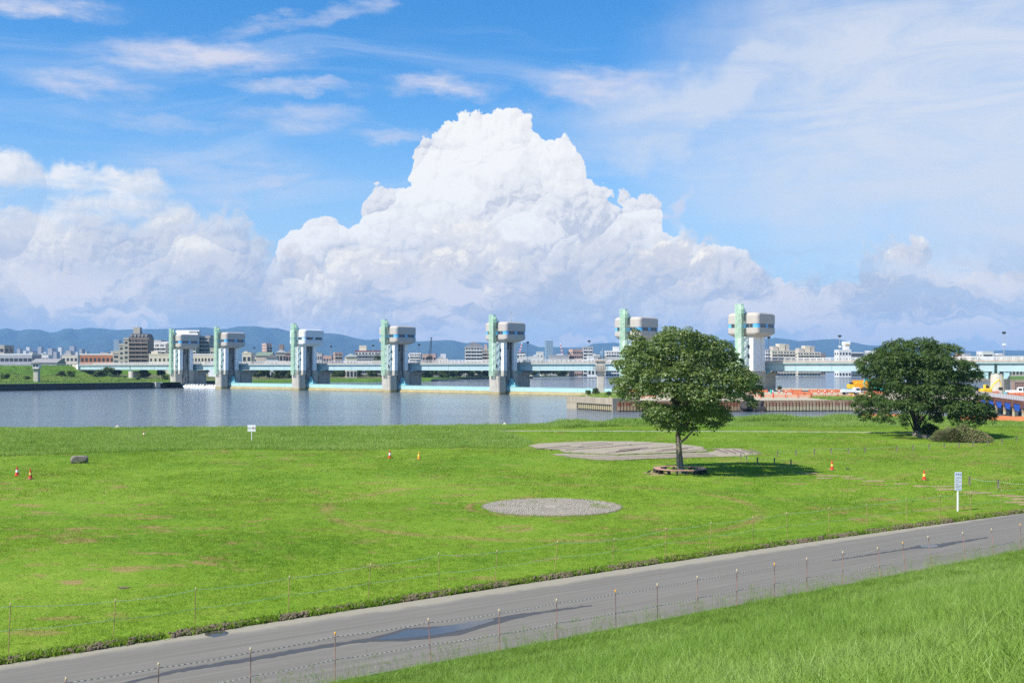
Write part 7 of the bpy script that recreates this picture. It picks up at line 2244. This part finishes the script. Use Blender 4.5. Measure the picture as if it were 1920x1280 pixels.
# small white camera-like sign behind the fern-leaved tree
a = gp(1687, 786.5); s = F / a.y
ws = thing('white_post', 'white post with a boxy white head behind the fern-leaved tree', 'post', a)
MB().cyl(0, 0, -.1, 1.25, .07, .07, 8).build('pole', M['white'], ws)
b = MB(); b.box(-.42, .30, -.12, .12, 1.252, 1.62); bevel(b.build('head', M['white'], ws), .05, 2)

# ---- pyramid markers by the water
for (px, py, w, lab) in ((247, 800, 6.5, 'cream pyramid marker with blue foot at the water edge, at left'), (947, 795, 5.5, 'cream pyramid marker at the water edge in mid picture'), (1637, 786, 5.0, 'cream pyramid marker on the bank left of the fern-leaved tree')):
    a = gp(px, py, 1.5); s = F / a.y; hw_ = w / s
    mk = thing('pyramid_marker', lab, 'marker', Vector((a.x, min(a.y, shore(a.x) + .6), 1.15)), .5)
    MB().loft([[(-hw_, -hw_, .35), (hw_, -hw_, .35), (hw_, hw_, .35), (-hw_, hw_, .35)], [(-.02, -.02, .35 + hw_ * 1.15), (.02, -.02, .35 + hw_ * 1.15), (.02, .02, .35 + hw_ * 1.15), (-.02, .02, .35 + hw_ * 1.15)]]).build('pyramid_top', M['b_cream'], mk)
    MB().box(-hw_ * .65, hw_ * .65, -hw_ * .65, hw_ * .65, -.6, .348).build('blue_foot', M['turq_dark'], mk)

# ---- drain patch on the lawn
th = np.linspace(0, 2 * math.pi, 30)[:-1]
a = gp(232, 1103)
poly_sheet('bare_patch', [(a.x + .24 * math.cos(t) * (1 + .3 * math.sin(3 * t)), a.y + .16 * math.sin(t) * (1 + .2 * math.sin(4 * t + 1))) for t in th], LAWN + .05, M['soil'], label='small dark bare patch in the lawn at lower left')

# ---- two birds
def bird(label, p, rz, mat, sc=1.0):
    bm = bmesh.new()
    prof = [(-.24, .06, .012, .008), (-.14, .10, .03, .02), (-.06, .13, .065, .055), (.03, .15, .075, .07), (.10, .18, .055, .055), (.14, .215, .038, .038), (.175, .225, .034, .034), (.205, .222, .018, .016), (.25, .212, .004, .004)]
    rings = []
    for x, z, ry, rz_ in prof:
        rings.append([bm.verts.new((x, ry * math.cos(2 * math.pi * k / 8), z + rz_ * math.sin(2 * math.pi * k / 8))) for k in range(8)])
    for a, c in zip(rings[:-1], rings[1:]):
        for k in range(8): bm.faces.new((a[k], a[(k + 1) % 8], c[(k + 1) % 8], c[k]))
    bm.faces.new(rings[0][::-1]); bm.faces.new(rings[-1])
    me = bpy.data.meshes.new('body'); bm.to_mesh(me); bm.free(); me.materials.append(mat)
    me.polygons.foreach_set('use_smooth', [True] * len(me.polygons))
    t = thing('bird', label, 'bird', p, rz); t.scale = (sc, sc, sc)
    o = link('body', me, t); m_ = o.modifiers.new('smooth', 'SUBSURF'); m_.levels = 1; m_.render_levels = 1
    for y in (-.025, .025):
        MB().tube([(.02, y, .09), (.03, y, .03), (.02, y, 0), (.06, y, 0.003)], [.008, .006, .006, .004], 5).build('leg', M['black'], t)
    w = MB()
    for y in (-1, 1): pass
    for y in (-1, 1):
        MB().loft([[(.08, y * .072, .15), (.0, y * .080, .19), (-.16, y * .03, .115), (-.05, y * .082, .11)], [(.08, y * .066, .15), (.0, y * .072, .185), (-.16, y * .022, .115), (-.05, y * .074, .112)]]).build('wing', mat, t)
M['crow'] = plain('black_feathers', (0.02, 0.02, 0.023), .5, .1, 8)
M['pigeon'] = plain('slate_feathers', (0.07, 0.075, 0.09), .5, .2, 8)
bird('black crow standing at the left end of the octagonal bench', gp(1217, 888.5) + Vector((0, 0, .03)), .6, M['crow'], 1.15)
bird('slate grey bird walking on the lawn below the right traffic cone', gp(1590, 883) + Vector((0, 0, .06)), 3.0, M['pigeon'], .9)
